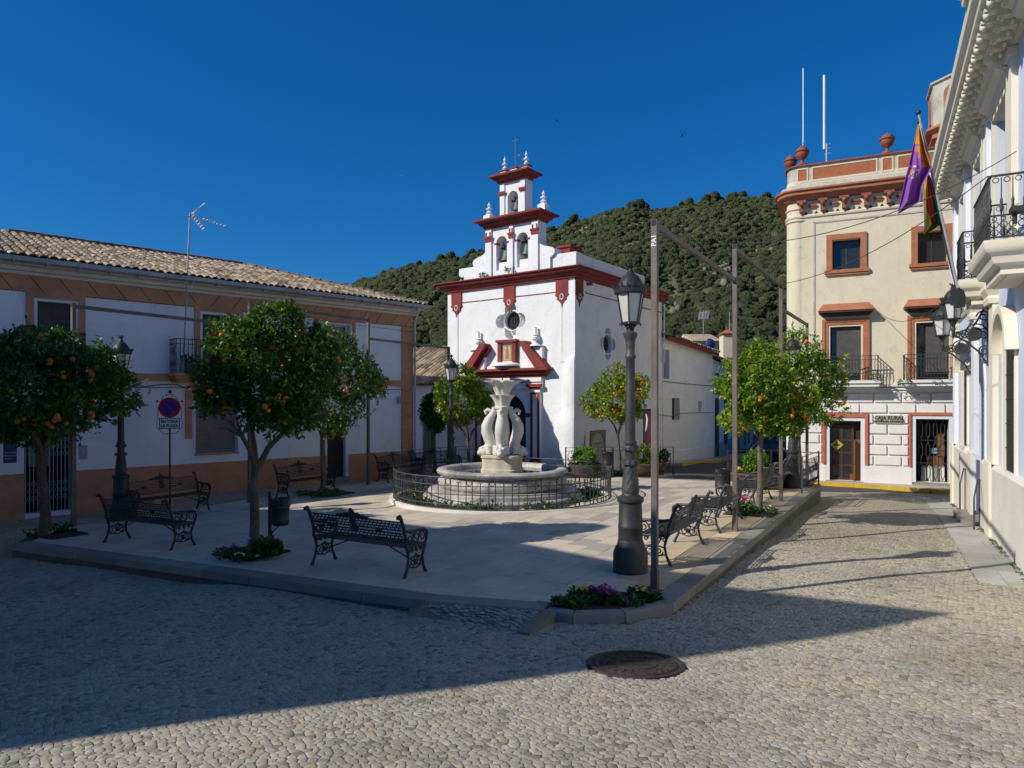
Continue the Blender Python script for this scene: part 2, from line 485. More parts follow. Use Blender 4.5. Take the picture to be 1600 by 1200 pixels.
# ================================================================== GROUND
E1 = Vector((.515, .857)); E2 = Vector((.857, -.515))
def V2(p): return Vector((p[0], p[1]))
A = [V2(on_plaza(*q)) for q in ((18, 850), (668, 939), (850, 953), (894, 961), (977, 958), (1051, 944), (1283, 757))]
BACK = [Vector((2.6, 23.55)), Vector((-2.4, 26.2))]
LEFT = [Vector((-5.35, 22.2)), Vector((-7.75, 18.2)), Vector((-10.0, 14.3))]
PLAZA = A + BACK + LEFT            # counter clockwise
def inside(p, poly):
    c = False; n = len(poly); x, y = p[0], p[1]
    for i in range(n):
        a = poly[i]; b = poly[i - 1]
        if (a[1] > y) != (b[1] > y) and x < (b[0] - a[0]) * (y - a[1]) / (b[1] - a[1]) + a[0]: c = not c
    return c
def offset_poly(poly, d):
    """shift a counter clockwise polygon inwards by d"""
    n = len(poly); o = []
    for i in range(n):
        d1 = (poly[i] - poly[i - 1]).normalized(); d2 = (poly[(i + 1) % n] - poly[i]).normalized()
        n1 = Vector((-d1.y, d1.x)); n2 = Vector((-d2.y, d2.x)); m = (n1 + n2).normalized()
        o.append(poly[i] + m * d / max(.4, m.dot(n1)))
    return o
def clip(poly, a, nrm):
    """keep the side where (p-a).nrm <= 0"""
    o = []; n = len(poly)
    for i in range(n):
        p = poly[i]; q = poly[(i + 1) % n]
        dp = (p[0] - a[0]) * nrm[0] + (p[1] - a[1]) * nrm[1]; dq = (q[0] - a[0]) * nrm[0] + (q[1] - a[1]) * nrm[1]
        if dp <= 0: o.append(p)
        if (dp < 0) != (dq < 0) and abs(dp - dq) > 1e-12:
            t = dp / (dp - dq); o.append((p[0] + (q[0] - p[0]) * t, p[1] + (q[1] - p[1]) * t))
    return o
RAMP = [A[1], V2(on_street(640, 962)), V2(on_street(808, 990)), A[2]]
def zg(x, y):
    """walked height of the street, the little cobbled ramp included"""
    z = zs(x, y)
    if inside((x, y), RAMP):
        d = (A[2] - A[1]).normalized(); n = Vector((d.y, -d.x)); t = (Vector((x, y)) - A[1]).dot(n)
        e0 = (Vector((x, y)) - A[1]).dot(d) / (A[2] - A[1]).length
        w = (RAMP[1] - A[1]).dot(n) * (1 - e0) + (RAMP[2] - A[2]).dot(n) * e0
        k = max(0, min(1, t / w)); z = (zp(x, y) - .012) * (1 - k) + z * k
    return z

# town hall facade is needed for its pavement
HB = Vector((13.37, 20.4)); HALL = Facade(HB, (-.474, -.88))
HPAVE = [V2(HALL.world(-.6, 0)), V2(HALL.world(-.6, -.80)), V2(HALL.world(12.4, -.80)), V2(HALL.world(12.4, 0))]

# cobble texture for the distance
def cobblemat():
    m, t, p = nodes_of('cobble_far')
    co = coords(t, (1, 1, .2), 'World')
    v = N(t, 'ShaderNodeTexVoronoi', Scale=18.0); v.feature = 'DISTANCE_TO_EDGE'; t.links.new(co, v.inputs['Vector'])
    v2 = N(t, 'ShaderNodeTexVoronoi', Scale=18.0); t.links.new(co, v2.inputs['Vector'])
    n = N(t, 'ShaderNodeTexNoise', Scale=.6, Detail=6.0); t.links.new(co, n.inputs['Vector'])
    st = ramp(t, v2.outputs['Color'], [(0, (.38, .335, .26)), (.5, (.50, .445, .345)), (1, (.64, .57, .45))])
    st = mixc(t, st, ramp(t, n.outputs[0], [(.35, (.78, .77, .74)), (.65, (1.08, 1.05, 1.0))]), 1.0, 'MULTIPLY')
    c = mixc(t, (.12, .105, .07), st, ramp(t, v.outputs[0], [(.02, (0, 0, 0)), (.09, (1, 1, 1))]))
    t.links.new(c, p.inputs['Base Color']); p.inputs['Roughness'].default_value = .8
    h = ramp(t, v.outputs[0], [(0, (0, 0, 0)), (.3, (1, 1, 1))]); bump(t, p, h, .6, .03)
    return m
M['cobble_far'] = cobblemat()
def cobblestone_mat():
    m, t, p = nodes_of('cobble_stone')
    at = N(t, 'ShaderNodeAttribute', attribute_name='tint')
    co = coords(t, kind='World')
    c = ramp(t, at.outputs['Fac'], [(0, (.25, .23, .185)), (.2, (.36, .335, .27)), (.42, (.44, .40, .31)), (.6, (.41, .39, .345)), (.8, (.52, .475, .375)), (1, (.48, .39, .26))])
    n = N(t, 'ShaderNodeTexNoise', Scale=45.0, Detail=5.0, Roughness=.7); t.links.new(co, n.inputs['Vector'])
    b = N(t, 'ShaderNodeTexNoise', Scale=.55, Detail=7.0, Roughness=.65); t.links.new(co, b.inputs['Vector'])
    c = mixc(t, c, ramp(t, n.outputs[0], [(.3, (.62, .61, .58)), (.7, (1.12, 1.1, 1.08))]), 1.0, 'MULTIPLY')
    c = mixc(t, c, ramp(t, b.outputs[0], [(.33, (.78, .77, .72)), (.5, (1, 1, 1)), (.68, (1.12, 1.08, .98))]), 1.0, 'MULTIPLY')
    t.links.new(c, p.inputs['Base Color']); p.inputs['Roughness'].default_value = .85; p.inputs['Specular IOR Level'].default_value = .15
    bump(t, p, n.outputs[0], .35, .006); return m
M['cobble_stone'] = cobblestone_mat()
def mortar():
    m, t, p = nodes_of('mortar')
    co = coords(t, kind='World')
    n = N(t, 'ShaderNodeTexNoise', Scale=1.1, Detail=8.0, Roughness=.7); t.links.new(co, n.inputs['Vector'])
    n2 = N(t, 'ShaderNodeTexNoise', Scale=70.0, Detail=4.0); t.links.new(co, n2.inputs['Vector'])
    c = ramp(t, n.outputs[0], [(.3, (.13, .14, .05)), (.45, (.28, .245, .14)), (.58, (.42, .36, .23)), (.72, (.52, .42, .25))])
    c = mixc(t, c, ramp(t, n2.outputs[0], [(.3, (.5, .5, .5)), (.7, (1.1, 1.1, 1.1))]), 1.0, 'MULTIPLY')
    t.links.new(c, p.inputs['Base Color']); p.inputs['Roughness'].default_value = .95; bump(t, p, n2.outputs[0], .8, .01); return m
M['mortar'] = mortar()

def inr(P):  # where real stones are laid
    return P[1] < 12.6 and P[1] > 3.2 and abs(P[0]) < P[1] * .80 + .9
xs = np.arange(-34, 42, .45); ys = np.arange(-16, 62, .45)
GX, GY = np.meshgrid(xs, ys); PP = np.stack([GX.ravel(), GY.ravel()], 1)
Z = np.concatenate([zs_arr(PP[i:i + 5000]) for i in range(0, len(PP), 5000)])
nx = len(xs); ny = len(ys)
near = np.array([inr(p) for p in PP])
Z2 = Z - np.where(near, .014, 0.0)
fs = [(j * nx + i, j * nx + i + 1, (j + 1) * nx + i + 1, (j + 1) * nx + i) for j in range(ny - 1) for i in range(nx - 1)]
me = bpy.data.meshes.new('street'); me.from_pydata([(p[0], p[1], z) for p, z in zip(PP, Z2)], [], fs)
me.materials.append(M['cobble_far']); me.materials.append(M['mortar']); me.materials.append(M['asphalt'])
def road_at(x, y):   # the tarred lane behind the square
    return y > 22.5 and (Vector((x, y)) - Vector((2.6, 23.9))).dot(Vector((.46, .89))) > .25 and x > -1.5
mi = []
for f in fs:
    a = PP[f[0]]; c = a + .22
    mi.append(1 if near[f[0]] and near[f[2]] else (2 if road_at(c[0], c[1]) else 0))
me.polygons.foreach_set('material_index', mi); me.polygons.foreach_set('use_smooth', [True] * len(fs))
street = tag(link('street', me), kind='structure')
b = MB(); b.box(-3000, 3000, -3000, 3000, -3.2, -3.0)
M['field'] = mat('field', (.10, .10, .05), 1, .3, .02, 0)
b.build('ground', M['field'], kind='structure')

# ---- cobblestones laid one by one in the foreground
random.seed(11)
PLZ_OUT = offset_poly(PLAZA, .02)
MH = on_street(993, 1038); MHR = .435
lines = []
for k in range(0, 0):   # long straight joints running up the street
    lines.append((Vector((2.4 + .86 * k * 1.05, 8.0 - .515 * k * 1.05)), Vector((.857, -.515))))
stones = []
SX, SY = .067, .050
sites = {}
for j in range(int(3.3 / SY), int(13.0 / SY)):
    for i in range(int(-11 / SX), int(11.5 / SX)):
        x = (i + .5 * (j % 2) + random.uniform(-.36, .36)) * SX; y = (j + random.uniform(-.36, .36)) * SY
        sites[(i, j)] = (x, y)
def okst(x, y):
    if not (3.9 < y < 12.5 and abs(x) < y * .77 + .35): return False
    if inside((x, y), PLZ_OUT): return False
    if (x - MH.x) ** 2 + (y - MH.y) ** 2 < (MHR + .02) ** 2: return False
    if inside((x, y), HPAVE): return False
    h = HALL.P
    if (Vector((x, y)) - h).dot(HALL.n) > -.03: return False
    return True
for (i, j), (x, y) in sites.items():
    if not okst(x, y): continue
    poly = [(x - .08, y - .08), (x + .08, y - .08), (x + .08, y + .08), (x - .08, y + .08)]
    for dj in (-2, -1, 0, 1, 2):
        for di in (-2, -1, 0, 1, 2):
            if di == 0 and dj == 0: continue
            q = sites.get((i + di, j + dj))
            if q is None: continue
            nx_, ny_ = q[0] - x, q[1] - y
            if nx_ * nx_ + ny_ * ny_ > .022: continue
            poly = clip(poly, (x + nx_ * .5, y + ny_ * .5), (nx_, ny_))
    if x > 1.6:
        for a, nn in lines:
            s = (x - a.x) * nn.x + (y - a.y) * nn.y
            if abs(s) < .09:
                g = .0005
                sg = 1 if s > 0 else -1
                poly = clip(poly, (a.x + nn.x * g * sg, a.y + nn.y * g * sg), (-nn.x * sg, -nn.y * sg))
    if len(poly) >= 3:
        stones.append((x, y, poly))
SPts = np.array([(s[0], s[1]) for s in stones])
SZ = np.concatenate([zs_arr(SPts[i:i + 4000]) for i in range(0, len(SPts), 4000)])
def stone_geo(x, y, z, poly):
    cx = sum(p[0] for p in poly) / len(poly); cy = sum(p[1] for p in poly) / len(poly)
    n = len(poly); v = []; tx = random.uniform(-.07, .07); ty = random.uniform(-.07, .07); dz = random.uniform(-.003, .003)
    for sc, h in ((.995, -.009), (.95, -.002), (.62, .001)):
        for p in poly:
            dx = (p[0] - cx) * sc; dy = (p[1] - cy) * sc
            v.append((cx + dx, cy + dy, z + h + (dz + tx * dx + ty * dy if sc < .9 else 0)))
    v.append((cx, cy, z + .0016 + dz))
    f = []
    for r_ in range(2):
        for k in range(n):
            l = (k + 1) % n
            f.append((r_ * n + k, r_ * n + l, (r_ + 1) * n + l, (r_ + 1) * n + k))
    for k in range(n): f.append((2 * n + k, 2 * n + (k + 1) % n, 3 * n))
    return v, f
order = sorted(range(len(stones)), key=lambda k: (stones[k][1] if abs(stones[k][0]) < stones[k][1] * .752 else 99))
solo = set(order[:300])
big = MB()
for k, (x, y, poly) in enumerate(stones):
    z = SZ[k]
    if inside((x, y), RAMP): z = zg(x, y)
    v, f = stone_geo(x, y, z, poly)
    tn = min(1, max(0, random.gauss(.45, .24)))
    if k in solo:
        q = MB(); q.add([(p[0] - x, p[1] - y, p[2] - z) for p in v], f, tn)
        link('cobblestone', q.mesh('cobblestone', M['cobble_stone'], 0), street, (x, y, z)).data.polygons.foreach_set('use_smooth', [True] * len(f))
    else: big.add(v, f, tn)
o = big.build('cobblestones', M['cobble_stone'], street, smooth=0, fix=False, kind='stuff')
o.data.polygons.foreach_set('use_smooth', [True] * len(o.data.polygons))

def rampz(x, y, i, j):
    k = j
    return (zp(x, y) - .012) * (1 - k) + zs(x, y) * k
q = MB(); gv = []; 
for j in range(7):
    for i in range(13):
        p = RAMP[0].lerp(RAMP[3], i / 12).lerp(RAMP[1].lerp(RAMP[2], i / 12), j / 6); gv.append((p.x, p.y, rampz(p.x, p.y, i / 12, j / 6) - .014))
q.add(gv, [(j * 13 + i, j * 13 + i + 1, (j + 1) * 13 + i + 1, (j + 1) * 13 + i) for j in range(6) for i in range(12)]); q.build('ramp_bed', M['mortar'], street, smooth=0)
# ---- manhole cover
mh = thing('manhole_cover', 'round rusty iron manhole cover set in the cobbles at the edge of the big shadow', 'manhole cover', (MH.x, MH.y, MH.z + .002), R(0))
mh.rotation_euler.x = math.atan((zs(MH.x, MH.y + .3) - zs(MH.x, MH.y - .3)) / .6)
M['rust'] = mat('rust', (.085, .060, .050), .65, .35, 9, .5, metal=.35, dirt=(.07, .045, .035), dirt_amt=.7)
b = MB(); b.lathe([(MHR + .01, -.03), (MHR + .01, .012), (MHR - .03, .014), (MHR - .035, .004), (MHR - .05, .004)], 56, capt=False); b.build('frame', M['rust'], mh)
b = MB(); b.lathe([(MHR - .045, -.02), (MHR - .045, .008), (.001, .008)], 56)
b.lathe([(MHR - .06, .008), (MHR - .06, .015), (MHR - .075, .015), (MHR - .075, .008)], 56, capb=False, capt=False)
b.lathe([(.20, .008), (.20, .014), (.185, .014), (.185, .008)], 40, capb=False, capt=False)
for k in range(26):
    t = 2 * PI * k / 26
    for r_, w in ((.245, .03), (.31, .04)):
        if (k + int(r_ * 100)) % 5 == 0: continue
        c, s = math.cos(t), math.sin(t)
        b.bar((c * (r_ - .022), s * (r_ - .022), .011), (c * (r_ + .022), s * (r_ + .022), .011), w, .008)
for k in range(-2, 3): b.bar((-.13, k * .045, .011), (.13, k * .045, .011), .018, .008)
b.build('lid', M['rust'], mh)

# ================================================================== PLAZA
plaza = MB()
plaza.prism_z([tuple(p) for p in offset_poly(PLAZA, .015)], -1.2, lambda x, y: zp(x, y) - .035)
plz = plaza.build('plaza', M['joint'], kind='structure', smooth=0)
# kerb stones
def run_points(pts, step):
    o = [pts[0]]
    for a, b_ in zip(pts[:-1], pts[1:]):
        n = max(1, round((b_ - a).length / step))
        for k in range(1, n + 1): o.append(a.lerp(b_, k / n))
    return o
kerb = tag(MB().box(A[5].x - .3, A[5].x - .2, A[5].y + .1, A[5].y + .2, -.6, -.3).build('kerb', M['granite']), kind='structure')
KW = .30
def kerb_run(pts, mt, width=KW, cap=.125, lower=True, step=1.0, low_mat=None):
    inn_ = offset_poly_open(pts, width); rp = run_points(pts, step); ri = run_points_like(pts, inn_, step)
    for k in range(len(rp) - 1):
        a, b_, c, d = rp[k], rp[k + 1], ri[k + 1], ri[k]
        u = (b_ - a).normalized() * .004
        q = MB(); q.prism_z([tuple(a + u), tuple(b_ - u), tuple(c - u), tuple(d + u)], lambda x, y: zp(x, y) - cap, lambda x, y: zp(x, y) + .006)
        o_ = q.build('kerb_stone', mt, kerb, smooth=0)
        bv = o_.modifiers.new('b', 'BEVEL'); bv.width = .012; bv.segments = 2
        if lower:
            zl = min(zs(a.x, a.y), zs(b_.x, b_.y))
            if zl < zp(a.x, a.y) - cap - .03:
                nrm = (d - a).normalized() * .045
                q = MB(); q.prism_z([tuple(a + u + nrm), tuple(b_ - u + nrm), tuple(c - u), tuple(d + u)], zl - .1, lambda x, y: zp(x, y) - cap - .004)
                q.build('wall_block', low_mat or mt, kerb, smooth=0)
def offset_poly_open(pts, d):
    o = []
    for i, p in enumerate(pts):
        d1 = (pts[i] - pts[i - 1]).normalized() if i else (pts[1] - pts[0]).normalized()
        d2 = (pts[i + 1] - pts[i]).normalized() if i < len(pts) - 1 else d1
        n1 = Vector((-d1.y, d1.x)); n2 = Vector((-d2.y, d2.x)); m = (n1 + n2).normalized()
        o.append(p + m * d / max(.5, m.dot(n1)))
    return o
def run_points_like(pts, inn_, step):
    o = [inn_[0]]
    for i in range(len(pts) - 1):
        n = max(1, round((pts[i + 1] - pts[i]).length / step))
        for k in range(1, n + 1): o.append(inn_[i].lerp(inn_[i + 1], k / n))
    return o
kerb_run([A[0], A[1]], M['granite'], lower=True, low_mat=M['granite_mossy'])
kerb_run([A[1], A[2]], M['granite'], lower=True)
kerb_run([A[2], A[3], A[4], A[5]], M['granite'], .17, .22, lower=False, step=1.2)
kerb_run([A[5], A[6]], M['granite'], lower=True, low_mat=M['granite_mossy'])
kerb_run([A[6], BACK[0]], M['granite'], lower=True)
# side stones of the ramp
for a, b_, s in ((A[1], RAMP[1], 1), (A[2], RAMP[2], -1)):
    d = (b_ - a).normalized(); n = Vector((-d.y, d.x)) * s * -.16
    q = MB(); za = zp(a.x, a.y); zb = zs(b_.x, b_.y)
    zf = lambda x, y: za + .004 + (zb + .025 - za) * max(0, min(1, ((Vector((x, y)) - a).dot(d)) / (b_ - a).length))
    pl = [a, b_, b_ + n, a + n]
    if s > 0: pl = pl[::-1]
    q.prism_z([tuple(p) for p in pl], -.5, zf); q.build('ramp_stone', M['granite_mossy'], kerb, smooth=0)

# paving slabs
FC = Vector((0, 0)); fY = 18.2
FC = Vector((ray(785, fY), fY)); FZ = zp(FC.x, FC.y)
TL, TW = .60, .40
INNER = offset_poly(PLAZA, .305)
BED = [V2(on_plaza(*q)) for q in ((862, 948), (896, 954), (976, 951), (1040, 937), (1016, 929), (903, 921))]
tiles = []
nE1 = [p.dot(E1) for p in INNER]; nE2 = [p.dot(E2) for p in INNER]
random.seed(4)
inner_ccw = INNER
for j in range(int(min(nE2) / TW) - 1, int(max(nE2) / TW) + 2):
    for i in range(int(min(nE1) / TL) - 1, int(max(nE1) / TL) + 2):
        o1 = (i + .5 * (j % 2)) * TL; o2 = j * TW
        g = .004
        poly = [(o1 + g, o2 + g), (o1 + g, o2 + TW - g), (o1 + TL - g, o2 + TW - g), (o1 + TL - g, o2 + g)]
        poly = [tuple(E1 * p[0] + E2 * p[1]) for p in poly]
        c = Vector((sum(p[0] for p in poly) / 4, sum(p[1] for p in poly) / 4))
        for k in range(len(inner_ccw)):
            a = inner_ccw[k]; b_ = inner_ccw[(k + 1) % len(inner_ccw)]; d = (b_ - a).normalized()
            pr = (c - a).dot(d)
            if pr < -.35 or pr > (b_ - a).length + .35: continue
            poly = clip(poly, a, (d.y, -d.x))
            if len(poly) < 3: break
        if len(poly) < 3 or inside(c, BED) or not inside(c, PLAZA): continue
        if (c - FC).length < 2.6: continue
        # signed area -> ccw
        ar = sum(poly[q][0] * poly[(q + 1) % len(poly)][1] - poly[(q + 1) % len(poly)][0] * poly[q][1] for q in range(len(poly)))
        if abs(ar) < .01: continue
        if ar < 0: poly = poly[::-1]
        tiles.append((c, poly))
tiles.sort(key=lambda t: t[0].y + (40 if abs(t[0].x) > t[0].y * .755 else 0))
rest = {'slab': MB(), 'slab_dark': MB(), 'slab_ochre': MB()}
for k, (c, poly) in enumerate(tiles):
    dist = (c - FC).length
    dd = (c - A[5]).dot(Vector((-E1.y, E1.x)))
    mt = 'slab'
    if abs(dist - 4.35) < .22: mt = 'slab_dark'
    a1 = (c - FC).dot(E1); a2 = (c - FC).dot(E2)
    if dist > 4.35 and (abs(abs(a1) - abs(a2)) < .30): mt = 'slab_dark'
    if 1.0 > dd > 0 and c.y > 9: mt = 'slab_ochre'
    dz = random.uniform(-.002, .002); tn = random.random()
    q = MB() if k < 300 else rest[mt]
    n = len(poly)
    bx, by = (c.x, c.y) if k < 300 else (0, 0)
    bz = zp(c.x, c.y) if k < 300 else 0
    v = [(p[0] - bx, p[1] - by, zp(*p) - .035 - bz) for p in poly] + [(p[0] - bx, p[1] - by, zp(*p) + dz - bz) for p in poly]
    f = [tuple(range(n, 2 * n))] + [(w, (w + 1) % n, n + (w + 1) % n, n + w) for w in range(n)]
    q.add(v, f, tn)
    if k < 300: link('paving_slab', q.mesh('paving_slab', M[mt], 0), plz, (bx, by, bz))
for mt, q in rest.items():
    if q.v: q.build('paving_slabs', M[mt], plz, smooth=0, fix=False, kind='stuff')

# pavement of stone slabs along the town hall
pv = MB(); pv.prism_z([tuple(p) for p in offset_poly([HPAVE[i] for i in (0, 1, 2, 3)], .01)], -1.0, lambda x, y: zs(x, y) - .02)
pav = pv.build('pavement', M['joint'], kind='structure', smooth=0)
random.seed(8); s = -.6
while s < 12.3:
    L = random.uniform(.5, .85); e = min(s + L, 12.4)
    cuts = [0, .80] if random.random() < .6 else [0, random.choice((.35, .45)), .80]
    for a, b_ in zip(cuts[:-1], cuts[1:]):
        P4 = [V2(HALL.world(*q)) for q in ((s + .005, -b_ + .004), (e - .005, -b_ + .004), (e - .005, -a - .004), (s + .005, -a - .004))]
        q = MB(); q.prism_z([tuple(p) for p in P4], lambda x, y: zs(x, y) - .05, lambda x, y: zs(x, y) + .012)
        q.build('paving_slab', M['slab_grey'], pav, smooth=0)
    s = e
# ================================================================== LEFT HOUSE
LF = Facade((-12.4, 16.4), (.724, .69))
LROT = LF.rot
S0, S1 = -3.6, LF.sz(643)
lh = thing('town_house', 'long two storey white house with orange bands and plinth under a low clay tile roof', 'house', LF.world(0, 0, 0), LROT)
def surround(mbx, x0, x1, z0, z1, w, y0, y1, sill=False):
    """frame band outside an opening"""
    mbx.box(x0 - w, x0, y0, y1, z0, z1); mbx.box(x1, x1 + w, y0, y1, z0, z1); mbx.box(x0 - w, x1 + w, y0, y1, z1, z1 + w)
    if sill: mbx.box(x0 - w, x1 + w, y0, y1, z0 - w, z0)
def fz(u, v, off=0): return LF.sz(u, v, off)
def op(u0, u1, v0, v1, F=LF):
    a = F.sz(u0, v0); b_ = F.sz(u1, v1); return (a[0], b_[0], b_[1], a[1])   # x0,x1,zbottom,ztop (v0 top at left, v1 bottom at right)
W1 = op(58, 117, 470, 588); W1 = (W1[0], W1[1], 3.22, W1[3])
W2 = op(316, 368, 490, 588); W2 = (W2[0], W2[1], 3.22, W2[3])
W3 = (LF.sz(500), LF.sz(547), 3.9, LF.sz(547, 509)[1])
W4 = op(305, 371, 625, 706)
G1 = (LF.sz(38), LF.sz(112), -.38, 2.15)
D2 = (LF.sz(511), LF.sz(540), -.12, 2.0)
holes = [rect(a, b_, c, d) for a, b_, c, d in (W1, W2, W3, W4, G1, D2)]
wl = plate([(S0, -.9), (S1, -.9), (S1, 5.55), (S0, 5.55)], holes, .32, 0)
wl.box(S1 - .3, S1, .32, 8.0, -.9, 5.55); wl.box(S0, S0 + .3, .32, 8.0, -.9, 5.55); wl.box(S0, S1, 8.0, 8.3, -.9, 5.55)
wl.build('wall', M['left_white'], lh)
b = MB()
for a, c in ((S0 - .02, G1[0] - .0), (G1[1] + .0, D2[0] - .0), (D2[1] + .12, S1 - .5)): b.box(a, c, -.035, -.002, -.9, .63)
b.build('plinth', M['left_orange'], lh)
b = MB(); b.box(S0, W2[0] - .95, -.06, -.002, 2.98, 3.18); b.box(W2[0] - .95, S1 - .45, -.06, -.002, 2.98, 3.16); b.build('string_course', M['left_orange'], lh)
# frieze of slanting panels
x = S0; mid = LF.sz(352); z0, z1 = 5.14, 5.53
b = MB(); b.box(S0, S1 + .03, -.02, -.002, z0 - .02, z1 + .02); b.build('frieze', M['granite_mossy'], lh)
while x < S1 - .1:
    w = .62; sl = -.30 if x + w / 2 < mid else .30
    sl2 = -.30 if x + w * 1.5 < mid else .30
    q = MB(); g = .012
    a0, a1 = x + g, x + w - g
    pts = [(a0 - sl / 2 if sl < 0 else a0 - sl / 2, z0), (a1 - sl2 / 2, z0), (min(a1 + sl2 / 2, S1 + .05), z1), (min(a0 + sl / 2, S1), z1)]
    pts = [(min(p[0], S1 + .04), p[1]) for p in pts]
    q.prism(pts, -.05, -.021); q.build('frieze_panel', M['left_orange'], lh, smooth=0)
    x += w
# corner pilaster of stacked blocks
z = -.6; i = 0
while z < 5.1:
    h = .42; q = MB(); q.box(S1 - .44, S1 + .04, -.05, .3, z + .008, min(z + h, 5.13) - .008); q.build('quoin_block', M['left_orange'], lh, smooth=0); z += h
b = MB(); b.sweep([(0, 5.53), (.10, 5.53), (.12, 5.60), (.2, 5.62), (.22, 5.70), (.34, 5.74), (.36, 5.82), (0, 5.82)], [(S0, 8.0), (S0, 0), (S1, 0), (S1, 8.0)])
b.build('cornice', M['left_trim'], lh)
b = MB(); b.sweep([(.36, 5.80), (.40, 5.76), (.50, 5.76), (.55, 5.80), (.56, 5.90), (.54, 5.90), (.52, 5.82), (.38, 5.83), (.37, 5.90), (.35, 5.90)], [(S0, 0), (S1 - .02, 0), (S1, .3)])
for k in range(24):
    xx = S0 + .4 + k * .68
    if xx < S1: b.box(xx, xx + .03, -.57, -.34, 5.745, 5.91)
b.build('gutter', M['gutter'], lh)
b = MB(); b.tube([(S1 - .02, -.45, 5.8), (S1 + .06, -.30, 5.62), (S1 + .08, -.10, 5.30), (S1 + .08, -.10, 5.05), (S1 + .08, -.1, -.4)], .04, 10); b.build('downpipe', M['left_trim'], lh)
# openings
def window_fill(F_root, x0, x1, z0, z1, y, frame_m, panes=(2, 1), fw=.05, name='window', pane_m=None, depth=.05, blind=None, blind_m=None):
    f = MB(); f.box(x0, x0 + fw, y, y + depth, z0, z1); f.box(x1 - fw, x1, y, y + depth, z0, z1)
    f.box(x0 + fw, x1 - fw, y, y + depth, z1 - fw, z1); f.box(x0 + fw, x1 - fw, y, y + depth, z0, z0 + fw)
    nx_, nz = panes; xi0, xi1, zi0, zi1 = x0 + fw, x1 - fw, z0 + fw, z1 - fw
    for k in range(1, nx_): c = xi0 + (xi1 - xi0) * k / nx_; f.box(c - fw * .4, c + fw * .4, y + .005, y + depth - .005, zi0, zi1)
    for k in range(1, nz): c = zi0 + (zi1 - zi0) * k / nz; f.box(xi0, xi1, y + .007, y + depth - .007, c - fw * .4, c + fw * .4)
    w = f.build(name, frame_m, F_root, smooth=0)
    for i in range(nx_):
        for j in range(nz):
            a = xi0 + (xi1 - xi0) * i / nx_; c = zi0 + (zi1 - zi0) * j / nz
            q = MB(); q.box(a + .01, a + (xi1 - xi0) / nx_ - .01, y + depth * .55, y + depth * .7, c + .01, c + (zi1 - zi0) / nz - .01)
            q.build('pane', pane_m or M['glass'], w, smooth=0)
    if blind:
        q = MB(); zz = z1 - .01; zb = z1 - (z1 - z0) * blind; k = 0
        while zz > zb: q.box(x0 + .02, x1 - .02, y - .05 + .008 * (k % 3), y - .03 + .008 * (k % 3), zz - .042, zz); zz -= .048; k += 1
        q.build('roller_blind', blind_m or M['blind'], w, smooth=0)
    return w
def balcony(root, x0, x1, zf, depth, hgt, slab_m, n_mat, bars=.11, slab_h=.16, ornate=True, under=True):
    bc = MB(); bc.box(x0 - .06, x1 + .06, -depth - .06, -.001, zf - slab_h * .45, zf); bc.box(x0, x1, -depth, -.001, zf - slab_h, zf - slab_h * .46)
    if under: bc.box(x0 + .08, x1 - .08, -depth + .15, -.001, zf - slab_h * 1.6, zf - slab_h - .001)
    B = bc.build('balcony', slab_m, root, smooth=0)
    r = MB(); y = -depth + .03; xa, xb = x0 + .03, x1 - .03
    path = [(xa, -.0, 0), (xa, y, 0), (xb, y, 0), (xb, -.0, 0)]
    for hz, w in ((hgt, .035), (hgt - .14, .016), (.08, .02)):
        for a, c in zip(path[:-1], path[1:]): r.bar((a[0], a[1], zf + hz), (c[0], c[1], zf + hz), w, .02)
    r.build('rail', n_mat, B, smooth=0)
    for a, c in zip(path[:-1], path[1:]):
        L = (Vector(c) - Vector(a)).length; n = max(2, round(L / bars))
        for k in range(n + (1 if c == path[-1] else 0)):
            p = Vector(a).lerp(Vector(c), k / n); q = MB()
            d = (Vector(c) - Vector(a)).normalized(); s_ = bars * .35
            q.bar((p.x, p.y, zf + .0), (p.x, p.y, zf + hgt), .014)
            if ornate:
                pts = [p + d * (s_ * math.sin(t * PI * 2)) + Vector((0, 0, zf + .1 + (hgt - .26) * t)) for t in [i / 12 for i in range(13)]]
                q.tube(pts, .006, 5)
            q.build('baluster', n_mat, B, smooth=0)
    return B
# upper doors
for W, sw in ((W1, .16), (W2, .15), (W3, .12)):
    b = MB(); surround(b, W[0] - .07, W[1] + .07, W[2], W[3] + .07, sw, -.045, -.002)
    b.build('window_surround', M['left_orange'], lh, smooth=0)
    b = MB(); surround(b, W[0], W[1], W[2], W[3], .068, -.03, .0); b.build('reveal_trim', M['white_paint'], lh, smooth=0)
window_fill(lh, *W1, .2, M['wood_brown'], (2, 1), blind=.42, blind_m=M['blind_dark'])
window_fill(lh, *W2, .2, M['wood_brown'], (2, 1), blind=.62, blind_m=M['blind_dark'])
window_fill(lh, *W3, .2, M['white_paint'], (1, 1))
b = MB(); b.box(W4[0] - .28, W4[0] - .10, -.045, -.002, 1.35, W4[3] + .12); b.box(W4[0] - .28, W4[1] + .1, -.045, -.002, W4[3] + .12, W4[3] + .28); b.build('window_surround', M['left_orange'], lh, smooth=0)
b = MB(); surround(b, W4[0], W4[1], W4[2], W4[3], .06, -.03, 0); b.build('reveal_trim', M['white_paint'], lh, smooth=0)
window_fill(lh, *W4, .24, M['wood_brown'], (2, 1), blind=.97)
b = MB(); b.box(W4[0] - .03, W4[1] + .03, -.06, .2, W4[2] - .05, W4[2] - .001); b.build('window_sill', M['left_orange'], lh, smooth=0)
balcony(lh, W1[0] - .35, LF.sz(136, off=-.55), 3.18, .55, .95, M['left_orange'], M['iron'])
